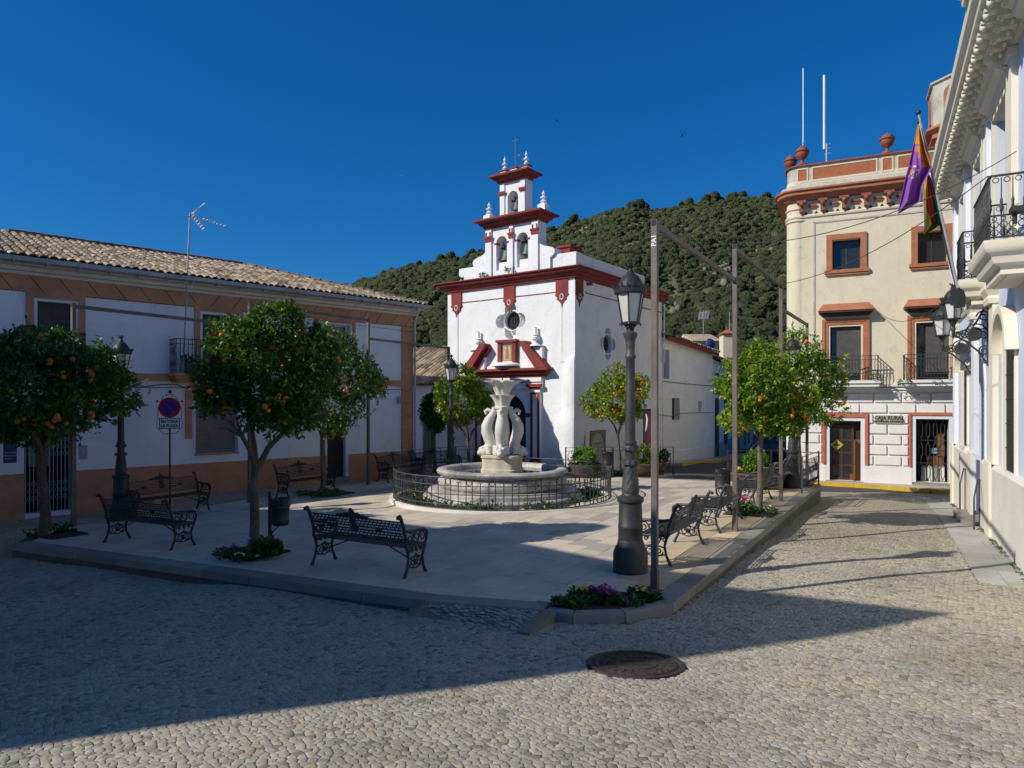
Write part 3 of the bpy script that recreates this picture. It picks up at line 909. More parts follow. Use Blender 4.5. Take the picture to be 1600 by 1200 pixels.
balcony(lh, LF.sz(274, off=-.55), W2[1] + .35, 3.20, .55, .95, M['left_orange'], M['iron'])
# door with folding grille
b = MB(); b.box(G1[0] - .1, G1[1] + .1, .9, .95, -.38, 2.3); b.box(G1[0] - .1, G1[1] + .1, .3, .9, -.45, -.38); b.box(G1[0] + .2, G1[0] + .75, .6, .62, .3, 1.9); b.build('shop_interior', M['dark'], lh, smooth=0)
M['poster_blue'] = mat('poster_blue', (.03, .05, .20), .5, .2, 8, 0)
M['poster_pale'] = mat('poster_pale', (.42, .45, .55), .5, .4, 14, 0, dirt=(.12, .08, .12), dirt_amt=.9)
M['turq'] = mat('turq', (.18, .38, .36), .5, .2, 8, 0)
gr = MB(); nb = 11
for k in range(nb + 1):
    x = G1[0] + .04 + (G1[1] - G1[0] - .08) * k / nb; gr.bar((x, .12, -.36), (x, .12, 2.13), .018, .025)
for k in range(nb):
    xa = G1[0] + .04 + (G1[1] - G1[0] - .08) * k / nb; xb = G1[0] + .04 + (G1[1] - G1[0] - .08) * (k + 1) / nb
    for zz in (-.1, .08, .26, 1.0, 1.18, 1.36, 1.54, 1.72):
        gr.bar((xa, .11, zz), (xb, .11, zz + .18), .012, .006); gr.bar((xa, .13, zz + .18), (xb, .13, zz), .012, .006)
gr.bar((G1[0], .12, 1.7), (G1[1], .12, 1.7), .03, .02)
gr.build('folding_grille', M['gutter'], lh, smooth=0)
b = MB(); b.box(G1[0] + .95, G1[0] + 1.35, .5, .52, .2, 1.1); b.build('shop_panel', M['poster_blue'], lh, smooth=0)
b = MB(); b.box(G1[0] + .15, G1[0] + .6, .52, .54, .75, 1.45); b.build('shop_panel', M['turq'], lh, smooth=0)
b = MB(); b.box(D2[0], D2[1], .16, .22, -.1, 2.0)
for k in range(4): b.box(D2[0] + .08, D2[1] - .08, .145, .159, .05 + k * .47, .42 + k * .47)
dr = b.build('door', M['dark'], lh, smooth=0)
q = MB(); q.box(D2[0] + .05, D2[0] + .08, .1, .15, .85, 1.0); q.build('handle', M['gutter'], dr)
b = MB(); b.box(D2[0] - .05, D2[1] + .05, -.16, .16, -.3, -.11); b.build('doorstep', M['granite'], lh, smooth=0)
# posters
x0 = LF.sz(5); x1 = LF.sz(26); pz0, pz1 = LF.sz(5, 724)[1], LF.sz(5, 700)[1]
ps = tag(link('poster', MB().box(0, x1 - x0, -.012, -.002, 0, pz1 - pz0 + .25).mesh('poster', M['poster_blue'], 0), None, LF.world(x0, 0, pz0), (0, 0, LROT)), 'dark blue notice with lines of white writing beside the folding grille', 'poster')
for k, (tx, sc) in enumerate((('Subvención a', .055), ('Restauración del', .055), ('Museo', .055))):
    q = text_mb(tx, .05, .002, 'LEFT'); merged = MB(); merged.M = Matrix.Translation((.03, -.0135, .24 - k * .075)); merged.add(q.v, q.f); merged.build('lettering', M['white_paint'], ps, smooth=0)
x0 = LF.sz(122.5); x1 = LF.sz(136.5); pz0, pz1 = LF.sz(122, 718)[1], LF.sz(122, 696)[1]
po = MB().box(0, x1 - x0, -.012, -.002, 0, pz1 - pz0).mesh('poster', M['poster_pale'], 0)
tag(link('poster', po, None, LF.world(x0, 0, pz0), (0, 0, LROT)), 'small pale blue picture poster on the white wall right of the folding grille', 'poster')
b = MB(); a0 = LF.sz(627, 625); b.box(a0[0] - .2, a0[0] - .04, -.10, -.06, a0[1] - .12, a0[1] + .12); b.build('junction_box', M['turq'], lh)
# wires along the wall
b = MB()
b.tube([(LF.sz(u), -.08, LF.sz(u, v)[1]) for u, v in ((205, 600), (225, 604), (250, 601), (275, 601), (292, 608))], .012, 5)
b.tube([(S0, -.05, 2.78), (LF.sz(290), -.05, 2.80), (S1 - .5, -.05, 2.84)], .008, 5)
b.tube([(W2[1] + .3, -.06, 5.0), (LF.sz(460), -.06, 5.08), (S1, -.06, 4.95)], .006, 5)
b.build('wall_cable', M['iron'], lh)
# roof
ZE, YE, ZR, YR = 5.90, -.5, 7.36, 4.2
sl = (ZR - ZE) / (YR - YE); SLEN = math.hypot(ZR - ZE, YR - YE)
SE, SW_ = S1 + .35, S0 - .4
b = MB()
zb = -.05
b.add([(SW_, YE + .04, ZE + zb), (SE, YE + .04, ZE + zb), (SE, 2 * YR - YE, ZE + zb), (SW_, 2 * YR - YE, ZE + zb), (SW_ + 4.7, YR, ZR + zb), (SE - 4.7, YR, ZR + zb)],
      [(0, 1, 5, 4), (1, 2, 5), (2, 3, 4, 5), (3, 0, 4), (3, 2, 1, 0)])
rf = b.build('roof', M['tile'], lh, smooth=0)
def tile_mesh(L=.43, r0=.098, r1=.075, seg=6):
    b = MB(); v = []; f = []
    for y, r, z in ((0, r0, .0), (L, r1, 0)):
        for k in range(seg + 1):
            t = PI * k / seg; v.append((r * math.cos(t), y, z + r * .85 * math.sin(t)))
    for k in range(seg): f.append((k, k + 1, seg + 2 + k, seg + 1 + k))
    # thickness at the lower mouth
    n0 = len(v)
    for k in range(seg + 1):
        t = PI * k / seg; v.append((r0 * .84 * math.cos(t), 0, r0 * .68 * math.sin(t)))
    for k in range(seg): f.append((k + 1, k, n0 + k, n0 + k + 1))
    b.add(v, f); return b
TM = tile_mesh().mesh('roof_tile', M['tile'], 60)
def lay_tiles(root, xs_range, rows, step, exp, base, slope_ang, limit, solo_n, key, mt=None, seed=1, tmesh=None, scale=1.0, thick=.012):
    """covering tiles in courses; base(s,t)-> local point at distance t up the slope"""
    rr = random.Random(seed); L = []
    x = xs_range[0]
    while x < xs_range[1]:
        for r_ in range(rows):
            t = r_ * exp
            if not limit(x, t): continue
            L.append((x + rr.uniform(-.012, .012), t + rr.uniform(-.02, .02), rr.uniform(-.05, .05), rr.uniform(-.03, .03), rr.uniform(0, .014)))
        x += step
    L.sort(key=key)
    tm = tmesh or TM
    vs0 = [v.co.copy() for v in tm.vertices]; fs0 = [tuple(p.vertices) for p in tm.polygons]; restm = MB()
    for k, (x, t, ry, rz, dz) in enumerate(L):
        p = base(x, t); E = Matrix.Translation((p[0], p[1], p[2] + dz)) @ Matrix.Rotation(slope_ang + thick * 2, 4, 'X') @ Matrix.Rotation(rz, 4, 'Z') @ Matrix.Rotation(ry, 4, 'Y') @ Matrix.Scale(scale, 4)
        if k < solo_n:
            o = link('roof_tile', tm, root); o.matrix_local = E
        else: restm.add([E @ v for v in vs0], fs0, rr.random())
    if restm.v: restm.build('roof_tiles', mt or M['tile'], root, smooth=60, fix=False, kind='stuff')
ang = math.atan2(ZR - ZE, YR - YE)
lay_tiles(rf, (SW_ + .1, SE), 14, .205, .36, lambda x, t: (x, YE + t * math.cos(ang), ZE + .0 + t * math.sin(ang)), ang,
          lambda x, t: t * math.cos(ang) < min(x - SW_, SE - x) + .05 and t < SLEN, 300, lambda q: q[0] if q[0] > -.4 else 99)
b = MB()
n = int((SE - SW_ - 9.4) / .38)
for k in range(n): b.tube([(SW_ + 4.7 + k * .38, YR, ZR + .02), (SW_ + 4.7 + k * .38 + .42, YR, ZR + .05)], [.12, .105], 8)
d = Vector((-4.7, -(YR - YE), ZE - ZR)) * -1
for k in range(17):
    a = Vector((SE, YE, ZE)) + Vector((-4.7, YR - YE, ZR - ZE)) * (k / 17); c = Vector((SE, YE, ZE)) + Vector((-4.7, YR - YE, ZR - ZE)) * ((k + 1.12) / 17)
    b.tube([a + Vector((0, 0, .03)), c + Vector((0, 0, .01))], [.115, .095], 8)
b.build('ridge_tiles', M['tile'], rf)
# TV aerial fixed to the balcony
ap = LF.world(LF.sz(286, off=-.5), -.5, 3.3)
an = thing('tv_aerial', 'tall thin leaning television aerial mast rising above the tiled roof from the balcony', 'aerial', ap, LROT)
toploc = LF.world(LF.sz(297, off=-.5), -.5, LF.sz(297, 333, -.5)[1]) - ap
tl = Vector((toploc.dot(Vector((LF.d.x, LF.d.y, 0))), 0, toploc.z))
b = MB(); b.tube([(0, 0, -.1), tl * .5, tl], .021, 8); b.build('mast', M['gutter'], an)
b = MB(); P = tl
b.bar(P + Vector((-.05, 0, -.08)), P + Vector((1.0, -.05, -.18)), .018)
for k in range(7):
    q = P + Vector((.35 + k * .1, -.02, -.10 - k * .013)); b.bar(q + Vector((0, -.09, 0)), q + Vector((0, .09, 0)), .016)
for s_ in (1, -1):
    for k in range(6):
        a = P + Vector((.08 + k * .055, -.12, s_ * (.04 + k * .06) - .02)); b.bar(a, a + Vector((.02, .26, 0)), .02)
    for dy in (-.12, .14): b.bar(P + Vector((.05, dy, s_ * .02)), P + Vector((.40, dy, s_ * .36 - .02)), .022)
b.build('aerial_elements', M['white_paint'], an)
# flower pot on the second balcony
fp = LF.world(LF.sz(295, off=-.3), -.3, 3.2)
pt = thing('flower_pot', 'terracotta pot with a small green plant behind the balcony rail', 'flower pot', fp)
b = MB(); b.lathe([(.10, 0), (.15, .24), (.165, .24), (.165, .28), (.14, .28)], 14); b.build('pot', M['terracotta'], pt)
def leaf_clump(n, rad, hgt, size, rng, center=(0, 0, 0), up=.5):
    b = MB()
    for _ in range(n):
        a = rng.uniform(0, 2 * PI); r_ = rad * math.sqrt(rng.random()); z = hgt * rng.random() * (1 - .5 * r_ / max(rad, .01))
        p = Vector((center[0] + r_ * math.cos(a), center[1] + r_ * math.sin(a), center[2] + z))
        d = Vector((math.cos(a) + rng.uniform(-.6, .6), math.sin(a) + rng.uniform(-.6, .6), up + rng.uniform(-.4, .6))).normalized()
        s = d.cross(Vector((rng.uniform(-1, 1), rng.uniform(-1, 1), rng.uniform(-1, 1)))).normalized(); L = size * rng.uniform(.6, 1.3); w = L * .3
        up_ = d.cross(s) * L * .12
        b.add([p, p + d * L * .5 + s * w + up_, p + d * L, p + d * L * .5 - s * w + up_], [(0, 1, 2), (0, 2, 3)], rng.random())
    return b
leaf_clump(120, .16, .35, .1, random.Random(3), (0, 0, .26)).build('plant', M['plant'], pt, smooth=0, fix=False)
# ================================================================== CHURCH
cR = Vector((2.31, 25.0)); CD = Vector((.807, -.59)).normalized()
WCH = 6.2
cL = cR - CD * WCH
CF = Facade(cL, CD); CS = Facade(cR, (.59, .807)); DCH = 7.8
ch = thing('chapel', 'white chapel with dark red cornices, broken pediment over the door and bell gable', 'chapel', CF.world(0, 0, 0), CF.rot)
def cz(u, v, off=0): return CF.sz(u, v, off)
def z6(zx, zy, off=0): return CF.sz(680 + zx / 4.0, 440 + zy / 4.0, off)
def z5(zx, zy, off=0): return CF.sz(680 + zx / 4.2857, 220 + zy / 4.2857, off)
ZC = 7.36        # top of the main cornice
GZ = -.5
# front wall with quatrefoil recess and arched doorway
qc = z6(470, 245); qr = .45
def quatrefoil(c, r, k=.62):
    o = []
    for ctr in ((1, 0), (0, 1), (-1, 0), (0, -1)):
        a0 = math.degrees(math.atan2(ctr[1], ctr[0]))
        o += [(c[0] + ctr[0] * r + k * r * math.cos(R(a0 + a)), c[1] + ctr[1] * r + k * r * math.sin(R(a0 + a))) for a in range(-112, 113, 16)]
    return o
dx = z6(455, 900)[0]; dw = .86; dtop = z6(455, 700)[1]
doorh = archhole(dx - dw, dx + dw, GZ + .2, dtop)
fw_ = plate([(0, GZ - .6), (WCH, GZ - .6), (WCH, 6.95), (0, 6.95)], [quatrefoil(qc, qr), doorh], .4, 0)
sq = (CS.sz(950, 535)[0], CS.sz(948, 537)[1])
pd0, pd1 = CS.sz(1012), CS.sz(1046) ; pd0 = DCH - 1.9; pd1 = DCH - .5
sideM = Matrix(((0, -1, 0, WCH), (1, 0, 0, 0), (0, 0, 1, 0), (0, 0, 0, 1)))   # (s, in, z) -> (W - in, s, z)
side = plate([(.4, GZ - .6), (DCH, GZ - .6), (DCH, 6.95), (.4, 6.95)], [quatrefoil(sq, .40), rect(pd0, pd1, GZ + .1, 2.0)], .4, 0)
merge(fw_, side, sideM)
fw_.box(0, .4, .4, DCH, GZ - .6, 6.95); fw_.box(.4, WCH - .4, DCH - .4, DCH, GZ - .6, 6.95); fw_.box(0, WCH, .0, DCH, 6.951, 6.98)
fw_.build('wall', M['church_white'], ch)
def round_window(Mx, c, name='window'):
    w = MB(); pl = plate([(c[0] - 1.0, c[1] - 1.0), (c[0] + 1.0, c[1] - 1.0), (c[0] + 1.0, c[1] + 1.0), (c[0] - 1.0, c[1] + 1.0)], [arc(c[0] + .06, c[1], .40, 0, 345, 23)], .06, .30)
    rg = MB()
    n = 28; prof = [(.36, .34), (.365, .06), (.40, .03), (.43, .06), (.43, .34)]
    v = []; f = []
    for k in range(n):
        t = 2 * PI * k / n
        for r_, y in prof: v.append((c[0] + .06 + r_ * math.cos(t), y, c[1] + r_ * math.sin(t)))
    m_ = len(prof)
    for k in range(n):
        for j in range(m_): f.append((k * m_ + j, k * m_ + (j + 1) % m_, ((k + 1) % n) * m_ + (j + 1) % m_, ((k + 1) % n) * m_ + j))
    rg.add(v, f); merge(w, pl); merge(w, rg)
    W = MB(); W.M = Mx; W.add(w.v, w.f); o = W.build(name, M['church_white'], ch)
    g = MB(); g.M = Mx; g.prism(arc(c[0] + .06, c[1], .40, 0, 345, 23), .22, .24); g.build('pane', M['glass'], o, smooth=0)
    g = MB(); g.M = Mx
    for k in (-.12, .0, .12): g.bar((c[0] + .06 + k, .2, c[1] - .34), (c[0] + .06 + k, .2, c[1] + .34), .016); g.bar((c[0] - .28, .2, c[1] + k), (c[0] + .40, .2, c[1] + k), .016)
    g.build('window_bars', M['iron'], o, smooth=0)
round_window(Matrix.Identity(4), qc); round_window(sideM, sq)
# door in shadow
b = MB(); b.prism(archhole(dx - dw - .02, dx + dw + .02, GZ + .2, dtop + .02), .34, .44)
dr = b.build('door', M['dark'], ch)
for k in range(-3, 4):
    q = MB(); q.box(dx + k * .245 - .11, dx + k * .245 + .11, .325, .339, GZ + .25, dtop - .75 - abs(k) * .05); q.build('door_plank', M['wood_brown'], dr, smooth=0)
# corner strips and slits
b = MB(); b.box(0, .55, -.03, -.001, -.6, 6.9); b.build('corner_strip', M['church_white'], ch)
b = MB(); b.box(WCH - .62, WCH + .03, -.03, -.001, 3.9, 6.9); b.box(WCH + .001, WCH + .03, -.001, .7, 3.9, 6.9)
b.build('corner_strip', M['church_white'], ch)
b = MB(); a = z6(795, 140); c = z6(795, 440); b.box(a[0] - .03, a[0] + .03, -.035, -.0305, c[1], a[1])
b.build('slit', M['hall_plinth'], ch, smooth=0)
# lumpy corner buttress
bt = MB(); pr = [z6(853, 455), z6(812, 505), z6(806, 700), z6(800, 820), z6(762, 865), z6(757, 935), z6(790, 1000), z6(800, 1150)]
secs = []
for i, (sx, zz) in enumerate(pr):
    out_ = (.02, .15, .17, .18, .26, .30, .28, .30)[i]
    secs.append([(sx - WCH, -.0, zz), (sx - WCH + .03, -out_ * .8, zz), (sx * .5 - WCH * .5, -out_, zz), (.0, -out_, zz), (out_ * .35, -out_ * .8, zz), (out_ * .45, 0, zz), (out_ * .4, .5, zz), (0, .6, zz)])
v = [(p[0] + WCH, p[1], p[2]) for s_ in secs for p in s_]; f = []
for i in range(len(secs) - 1):
    for k in range(7): f.append((i * 8 + k, i * 8 + k + 1, (i + 1) * 8 + k + 1, (i + 1) * 8 + k))
f.append(tuple(range(8)))
bt.add(v, f); bt.build('buttress', M['church_white'], ch, smooth=45)
# main cornice
b = MB(); path = [(-.0, DCH), (0, 0), (WCH, 0), (WCH, DCH)]
b.sweep([(0, 6.99), (.10, 6.99), (.12, 7.06), (.20, 7.10), (.22, 7.17), (.34, 7.22), (.36, 7.30), (.44, 7.32), (.44, ZC), (0, ZC + .03)], path)
co_ = b.build('cornice', M['church_red'], ch, smooth=30)
b = MB(); b.sweep([(0, 6.50), (.012, 6.50), (.012, 6.54), (0, 6.54)], path); b.build('red_line', M['church_red'], ch)
# pendants
def pendant(cx_, Mx=None):
    w = .27
    o = [(cx_ - w, 6.98), (cx_ - w, 6.50), (cx_ - w * .98, 6.44), (cx_ - w * 1.15, 6.40), (cx_ - w * .95, 6.34), (cx_ - w * .75, 6.30), (cx_ - w * .8, 6.22), (cx_ - w * .45, 6.17), (cx_ - w * .2, 6.08), (cx_ - .035, 6.06), (cx_, 5.92)]
    o = o + [(2 * cx_ - p[0], p[1]) for p in o[-2::-1]]
    q = MB(); q.M = Mx; pl = plate(o[::-1], [], .05, -.055); q.add(pl.v, pl.f); p = q.build('pendant', M['church_red'], ch, smooth=0)
    q = MB(); q.M = Mx; n = 20
    pts = [(cx_ + .075 * math.cos(2 * PI * k / n), -.06, 6.32 + .10 * math.sin(2 * PI * k / n)) for k in range(n)]
    q.tube(pts, .018, 6, closed=True); q.build('ring', M['white_paint'], p)
for zx in (146, 499, 852): pendant(z5(zx, 1000)[0])
pendant(.28, sideM)
# parapet
b = MB(); a0 = z5(140, 870, .1)[0]; b.box(a0, WCH - .12, .30, .75, ZC + .02, ZC + .66); b.box(WCH - .75, WCH - .12, .75, DCH - 1.6, ZC + .02, ZC + .62)
b.build('parapet', M['church_white'], ch)
b = MB(); b.box(WCH - 1.5, WCH - .7, .8, 1.6, ZC + .66, ZC + 1.0); b.box(WCH - 1.56, WCH - .64, .74, 1.66, ZC + 1.0, ZC + 1.09); b.build('chimney', M['church_red'], ch, smooth=0)
b = MB(); b.add([(.4, .8, ZC), (WCH - .8, .8, ZC), (WCH - .8, DCH, ZC), (.4, DCH, ZC), (WCH / 2, .8, ZC + .35), (WCH / 2, DCH, ZC + .35)], [(0, 1, 4), (1, 2, 5, 4), (2, 3, 5), (3, 0, 4, 5)]); b.build('roof', M['tile'], ch, smooth=0)
# ---------------- bell gable
ey = .20; eth = .55
def e5(zx, zy): return z5(zx, zy, ey)
c1 = (e5(540, 560)[0]); 
base_z = ZC + .02
t1L, t1R = e5(346, 600)[0], e5(690, 600)[0]; t1c = (t1L + t1R) / 2
zc1 = e5(540, 530)[1]          # cornice 1 mid height
zt1 = e5(540, 560)[1]
hw1 = (t1R - t1L) / 2
zs_top = e5(735, 650)[1]; zs_mid = e5(798, 720)[1]; zs_low = e5(770, 778)[1]
sc_w = e5(800, 720)[0] - t1R
scroll = [(t1R, zs_top)] + [(t1R + sc_w * x, zs_top + (zs_low - zs_top) * z) for x, z in ((.04, .12), (.12, .24), (.3, .36), (.6, .44), (.85, .52), (.98, .63), (1.0, .74), (.95, .86), (.82, .95), (.72, 1.0))]
scroll_l = [(2 * t1c - p[0], p[1]) for p in scroll]
zpar = ZC + .60
outl = [(t1c + hw1 + sc_w * .72, base_z)] + [(t1c + hw1 + sc_w * .72, zs_low)] + scroll[::-1] + [(t1R, zt1), (t1L, zt1)] + scroll_l + [(t1c - hw1 - sc_w * .72, base_z)]
ar = [(e5(412, 800)[0], e5(487, 800)[0]), (e5(553, 800)[0], e5(626, 800)[0])]
zarch_t = (e5(448, 637)[1] + e5(590, 612)[1]) / 2; zarch_b = (e5(448, 858)[1] + e5(590, 850)[1]) / 2
# mirror the pair about the centre
ax0 = .5 * ((t1c - ar[0][0]) + (ar[1][1] - t1c)); ax1 = .5 * ((t1c - ar[0][1]) + (ar[1][0] - t1c))
holes = [archhole(t1c - ax0, t1c - ax1, zarch_b, zarch_t), archhole(t1c + ax1, t1c + ax0, zarch_b, zarch_t)]
bg_ = plate(outl, holes, eth, ey)
# second tier
t2L, t2R = e5(428, 400)[0], e5(600, 400)[0]
t2c = (t2L + t2R) / 2; hw2 = (t2R - t2L) / 2
zt2 = e5(540, 262)[1]; zc1top = zt1 + .36
a2b, a2t = e5(520, 500)[1], e5(520, 330)[1]
h2 = archhole(t2c - .26, t2c + .26, zc1top + .12, a2t)
merge(bg_, plate([(t2c - hw2, zc1top - .01), (t2c + hw2, zc1top - .01), (t2c + hw2, zt2), (t2c - hw2, zt2)], [h2], eth * .8, ey + .07))
# pilasters
for xx in (t1c - hw1 + .12, t1c, t1c + hw1 - .12):
    w = .15 if abs(xx - t1c) > .1 else .09
    bg_.box(xx - w, xx + w, ey - .07, ey - .001, base_z, zt1 - .001)
for sgn in (-1, 1): bg_.box(t2c + sgn * (hw2 - .13) - .11, t2c + sgn * (hw2 - .13) + .11, ey + .02, ey + .069, zc1top, zt2 - .001)
gable = bg_.build('bell_gable', M['church_white'], ch)
red = MB()
for xx in (t1c - hw1 + .12, t1c, t1c + hw1 - .12):
    w = .15 if abs(xx - t1c) > .1 else .09
    zz = zarch_t - .17
    red.box(xx - w - .05, xx + w + .05, ey - .12, ey - .0705, zz + .14, zz + .22); red.box(xx - w - .02, xx + w + .02, ey - .10, ey - .0705, zz, zz + .14)
    for dx_ in (-.1, .1): red.box(xx + dx_ * (w / .15) - .03, xx + dx_ * (w / .15) + .03, ey - .085, ey - .0705, zt1 - .34, zt1 - .14)
for sgn in (-1, 1):
    xx = t2c + sgn * (hw2 - .13); zz = a2t - .12; red.box(xx - .16, xx + .16, ey - .03, ey + .019, zz + .06, zz + .16); red.box(xx - .13, xx + .13, ey - .01, ey + .019, zz, zz + .06)
for h in holes:
    xa = h[0][0]; xb = h[1][0]; zi = zarch_t - (xb - xa) / 2
    red.box(xa - .09, xa + .04, ey - .02, ey + .2, zi - .04, zi + .03); red.box(xb - .04, xb + .09, ey - .02, ey + .2, zi - .04, zi + .03)
red.build('capital', M['church_red'], ch, smooth=0)
def ringcornice(cx_, hw, y0, y1, z0, prof, name='cornice'):
    q = MB(); q.sweep([(p[0], z0 + p[1]) for p in prof], [(cx_ - hw, y1), (cx_ - hw, y0), (cx_ + hw, y0), (cx_ + hw, y1)], closed=True)
    q.box(cx_ - hw, cx_ + hw, y0, y1, z0 + .001, z0 + prof[-1][1] - .002)
    return q.build(name, M['church_red'], ch, smooth=30)
ringcornice(t1c, hw1, ey - .07, ey + eth, zt1, [(0, 0), (.06, 0), (.08, .08), (.18, .12), (.20, .20), (.38, .26), (.38, .33), (0, .37)])
ringcornice(t2c, hw2, ey + .0, ey + eth * .85, zt2, [(0, 0), (.05, 0), (.07, .08), (.18, .12), (.20, .17), (.32, .22), (.32, .29), (0, .33)])
def finial(x, y, z, h, ped, w=.13, mt='white_paint'):
    b = MB(); b.box(x - w, x + w, y - w, y + w, z, z + ped)
    b.lathe([(w * 1.1, ped), (w * .9, ped + .04), (w * .35, ped + h * .12)] , 10, (x, y, z))
    hh = h; p0 = ped + h * .10
    b.lathe([(w * .35, p0), (w * .8, p0 + hh * .12), (w * .55, p0 + hh * .2), (w * .2, p0 + hh * .26), (w * .75, p0 + hh * .36), (w * .78, p0 + hh * .42), (w * .25, p0 + hh * .52), (w * .2, p0 + hh * .58), (w * .5, p0 + hh * .66), (w * .25, p0 + hh * .76), (w * .12, p0 + hh * .84), (.01, p0 + hh * .92)], 10, (x, y, z))
    return b.build('finial', M['church_white'], ch)
for sgn in (-1, 1):
    finial(t1c + sgn * (hw1 + .08), ey + .25, zt1 + .36, .55, .28, .17)
    finial(t2c + sgn * (hw2 - .1), ey + .25, zt2 + .32, .62, .20, .14)
    q = MB(); q.box(t2c + sgn * (hw2 - .1) - .18, t2c + sgn * (hw2 - .1) + .18, ey + .07, ey + .43, zt2 + .52, zt2 + .56); q.build('finial_cap', M['church_red'], ch, smooth=0)
b = MB(); b.box(t2c - .16, t2c + .16, ey + .1, ey + .4, zt2 + .32, zt2 + .52); b.build('cross_base', M['church_white'], ch, smooth=0)
b = MB(); b.box(t2c - .19, t2c + .19, ey + .07, ey + .43, zt2 + .52, zt2 + .56); b.lathe([(.08, .56), (.05, .64), (.02, .70)], 8, (t2c, ey + .25, zt2)); b.build('finial_cap', M['church_red'], ch, smooth=0)
b = MB(); zc_ = zt2 + .6; b.bar((t2c, ey + .25, zc_), (t2c, ey + .25, zc_ + 1.25), .022); b.bar((t2c - .13, ey + .25, zc_ + 1.08), (t2c + .13, ey + .25, zc_ + 1.08), .022)
b.bar((t2c - .16, ey + .25, zc_ + .42), (t2c + .2, ey + .25, zc_ + .46), .012); b.add([(t2c + .14, ey + .25, zc_ + .40), (t2c + .22, ey + .25, zc_ + .46), (t2c + .14, ey + .25, zc_ + .52)], [(0, 1, 2)])
b.build('cross', M['iron_grey'], ch, smooth=0)
M['bronze'] = mat('bronze', (.12, .15, .125), .55, .3, 9, .2, metal=.4, dirt=(.2, .24, .2), dirt_amt=.5)
def bell(x, y, z, r, h):
    b = MB(); b.lathe([(r, 0), (r * .97, h * .05), (r * .82, h * .2), (r * .66, h * .45), (r * .58, h * .7), (r * .5, h * .86), (r * .25, h * .96), (.02, h)], 20, (x, y, z)); o = b.build('bell', M['bronze'], ch)
    b = MB(); b.bar((x - r * 1.25, y, z + h * 1.15), (x + r * 1.25, y, z + h * 1.15), .06, .07)
    for s_ in (-1, 1): b.bar((x + s_ * r * .25, y, z + h), (x + s_ * r * .6, y, z + h * 1.65), .04); b.bar((x - s_ * r * .5, y, z + h * 1.15), (x + s_ * r * .5, y, z + h * 1.6), .025)
    b.bar((x, y, z - h * .12), (x, y, z + h * .3), .03)
    b.build('bell_yoke', M['wood_brown'], o, smooth=0)
bell(t1c - (ax0 + ax1) / 2, ey + .35, zarch_b + .42, .27, .46); bell(t1c + (ax0 + ax1) / 2, ey + .35, zarch_b + .55, .23, .44); bell(t2c, ey + .35, zc1top + .32, .18, .34)
rg = random.Random(5)
gp = MB()
for zx, zy, r_, h_ in ((340, 905, .16, .25), (510, 870, .2, .3), (190, 925, .06, .2), (440, 510, .06, .1)):
    s_, zz = e5(zx, zy); q = leaf_clump(70, r_, h_, .09, rg, (s_, ey - .15, max(zz - .1, ZC)))
    gp.add(q.v, q.f, .5)
gp.build('wall_weeds', M['plant'], ch, smooth=0, fix=False)
# ---------------- portal
pw = MB(); red = []
zE0 = z6(600, 600)[1]; zE1 = z6(640, 530)[1]
pl_r = z6(634, 700)[0]; hwp = pl_r - dx; PL = (dx - hwp, dx + hwp)
eR = z6(703, 545, -.3)[0]; hwe = eR - dx
b = MB(); b.sweep([(0, zE0), (.12, zE0), (.14, zE0 + .1), (.24, zE0 + .13), (.26, zE0 + .22), (.4, zE0 + .27), (.4, zE0 + .36), (0, zE0 + .38)], [(dx - hwe + .35, 0), (dx - hwe + .35, -.02), (dx + hwe - .35, -.02), (dx + hwe - .35, 0)])
b.box(dx - hwe + .35, dx + hwe - .35, -.02, -.001, zE0, zE0 + .37); b.build('pediment_cornice', M['church_red'], ch, smooth=30)
zb_ = zE0 + .37
tipz = z6(540, 385, -.3)[1]; ix = z6(540, 385, -.3)[0] - dx
for sgn in (-1, 1):
    o = [(dx + sgn * (hwe + .02), zb_ - .03), (dx + sgn * (hwe - .45), zb_ - .03), (dx + sgn * (ix - .02), tipz - .02), (dx + sgn * (ix + .02), tipz + .08), (dx + sgn * (ix + .22), tipz + .08)]
    if sgn > 0: o = o[::-1]
    q = MB(); pl = plate(o, [], .40, -.42); q.add(pl.v, pl.f); q.build('raking_cornice', M['church_red'], ch, smooth=0)
    o2 = [(dx + sgn * (hwe - .46), zb_ - .03), (dx + sgn * (hwe - .62), zb_ - .03), (dx + sgn * (ix - .05), tipz - .16), (dx + sgn * (ix - .03), tipz - .04)]
    q = MB(); pl = plate(o2 if sgn < 0 else o2[::-1], [], .22, -.24); q.add(pl.v, pl.f); q.build('raking_moulding', M['church_red'], ch, smooth=0)
b = MB(); b.box(dx - hwe + .5, dx + hwe - .5, -.08, -.001, zb_, zb_ + .12)
b.lathe([(.62, 0), (.60, .06), (.45, .13), (.2, .17), (.01, .18)], 24, (dx, -.02, zb_ + .1)); b.build('pediment_base', M['church_white'], ch)
b = MB(); zn0 = zb_ + .26; znt = z6(460, 365)[1]; nL, nR = z6(404, 450)[0], z6(516, 450)[0]; ncx = (nL + nR) / 2; nh = (nR - nL) / 2
b.box(ncx - nh, ncx - nh + .17, -.16, -.001, zn0, znt - .1); b.box(ncx + nh - .17, ncx + nh, -.16, -.001, zn0, znt - .1); b.box(ncx - nh - .06, ncx + nh + .06, -.22, -.001, znt - .1, znt); b.build('niche_frame', M['church_red'], ch, smooth=0)
b = MB(); b.box(ncx - nh + .171, ncx + nh - .171, -.08, -.001, zn0, znt - .101); b.build('niche_back', M['church_white'], ch, smooth=0)
M['picture'] = mat('picture', (.55, .45, .30), .4, .3, 8, 0); M['gold'] = mat('gold', (.42, .28, .08), .5, .2, 8, .1); M['picture_red'] = mat('picture_red', (.42, .16, .07), .5, .3, 12, 0)
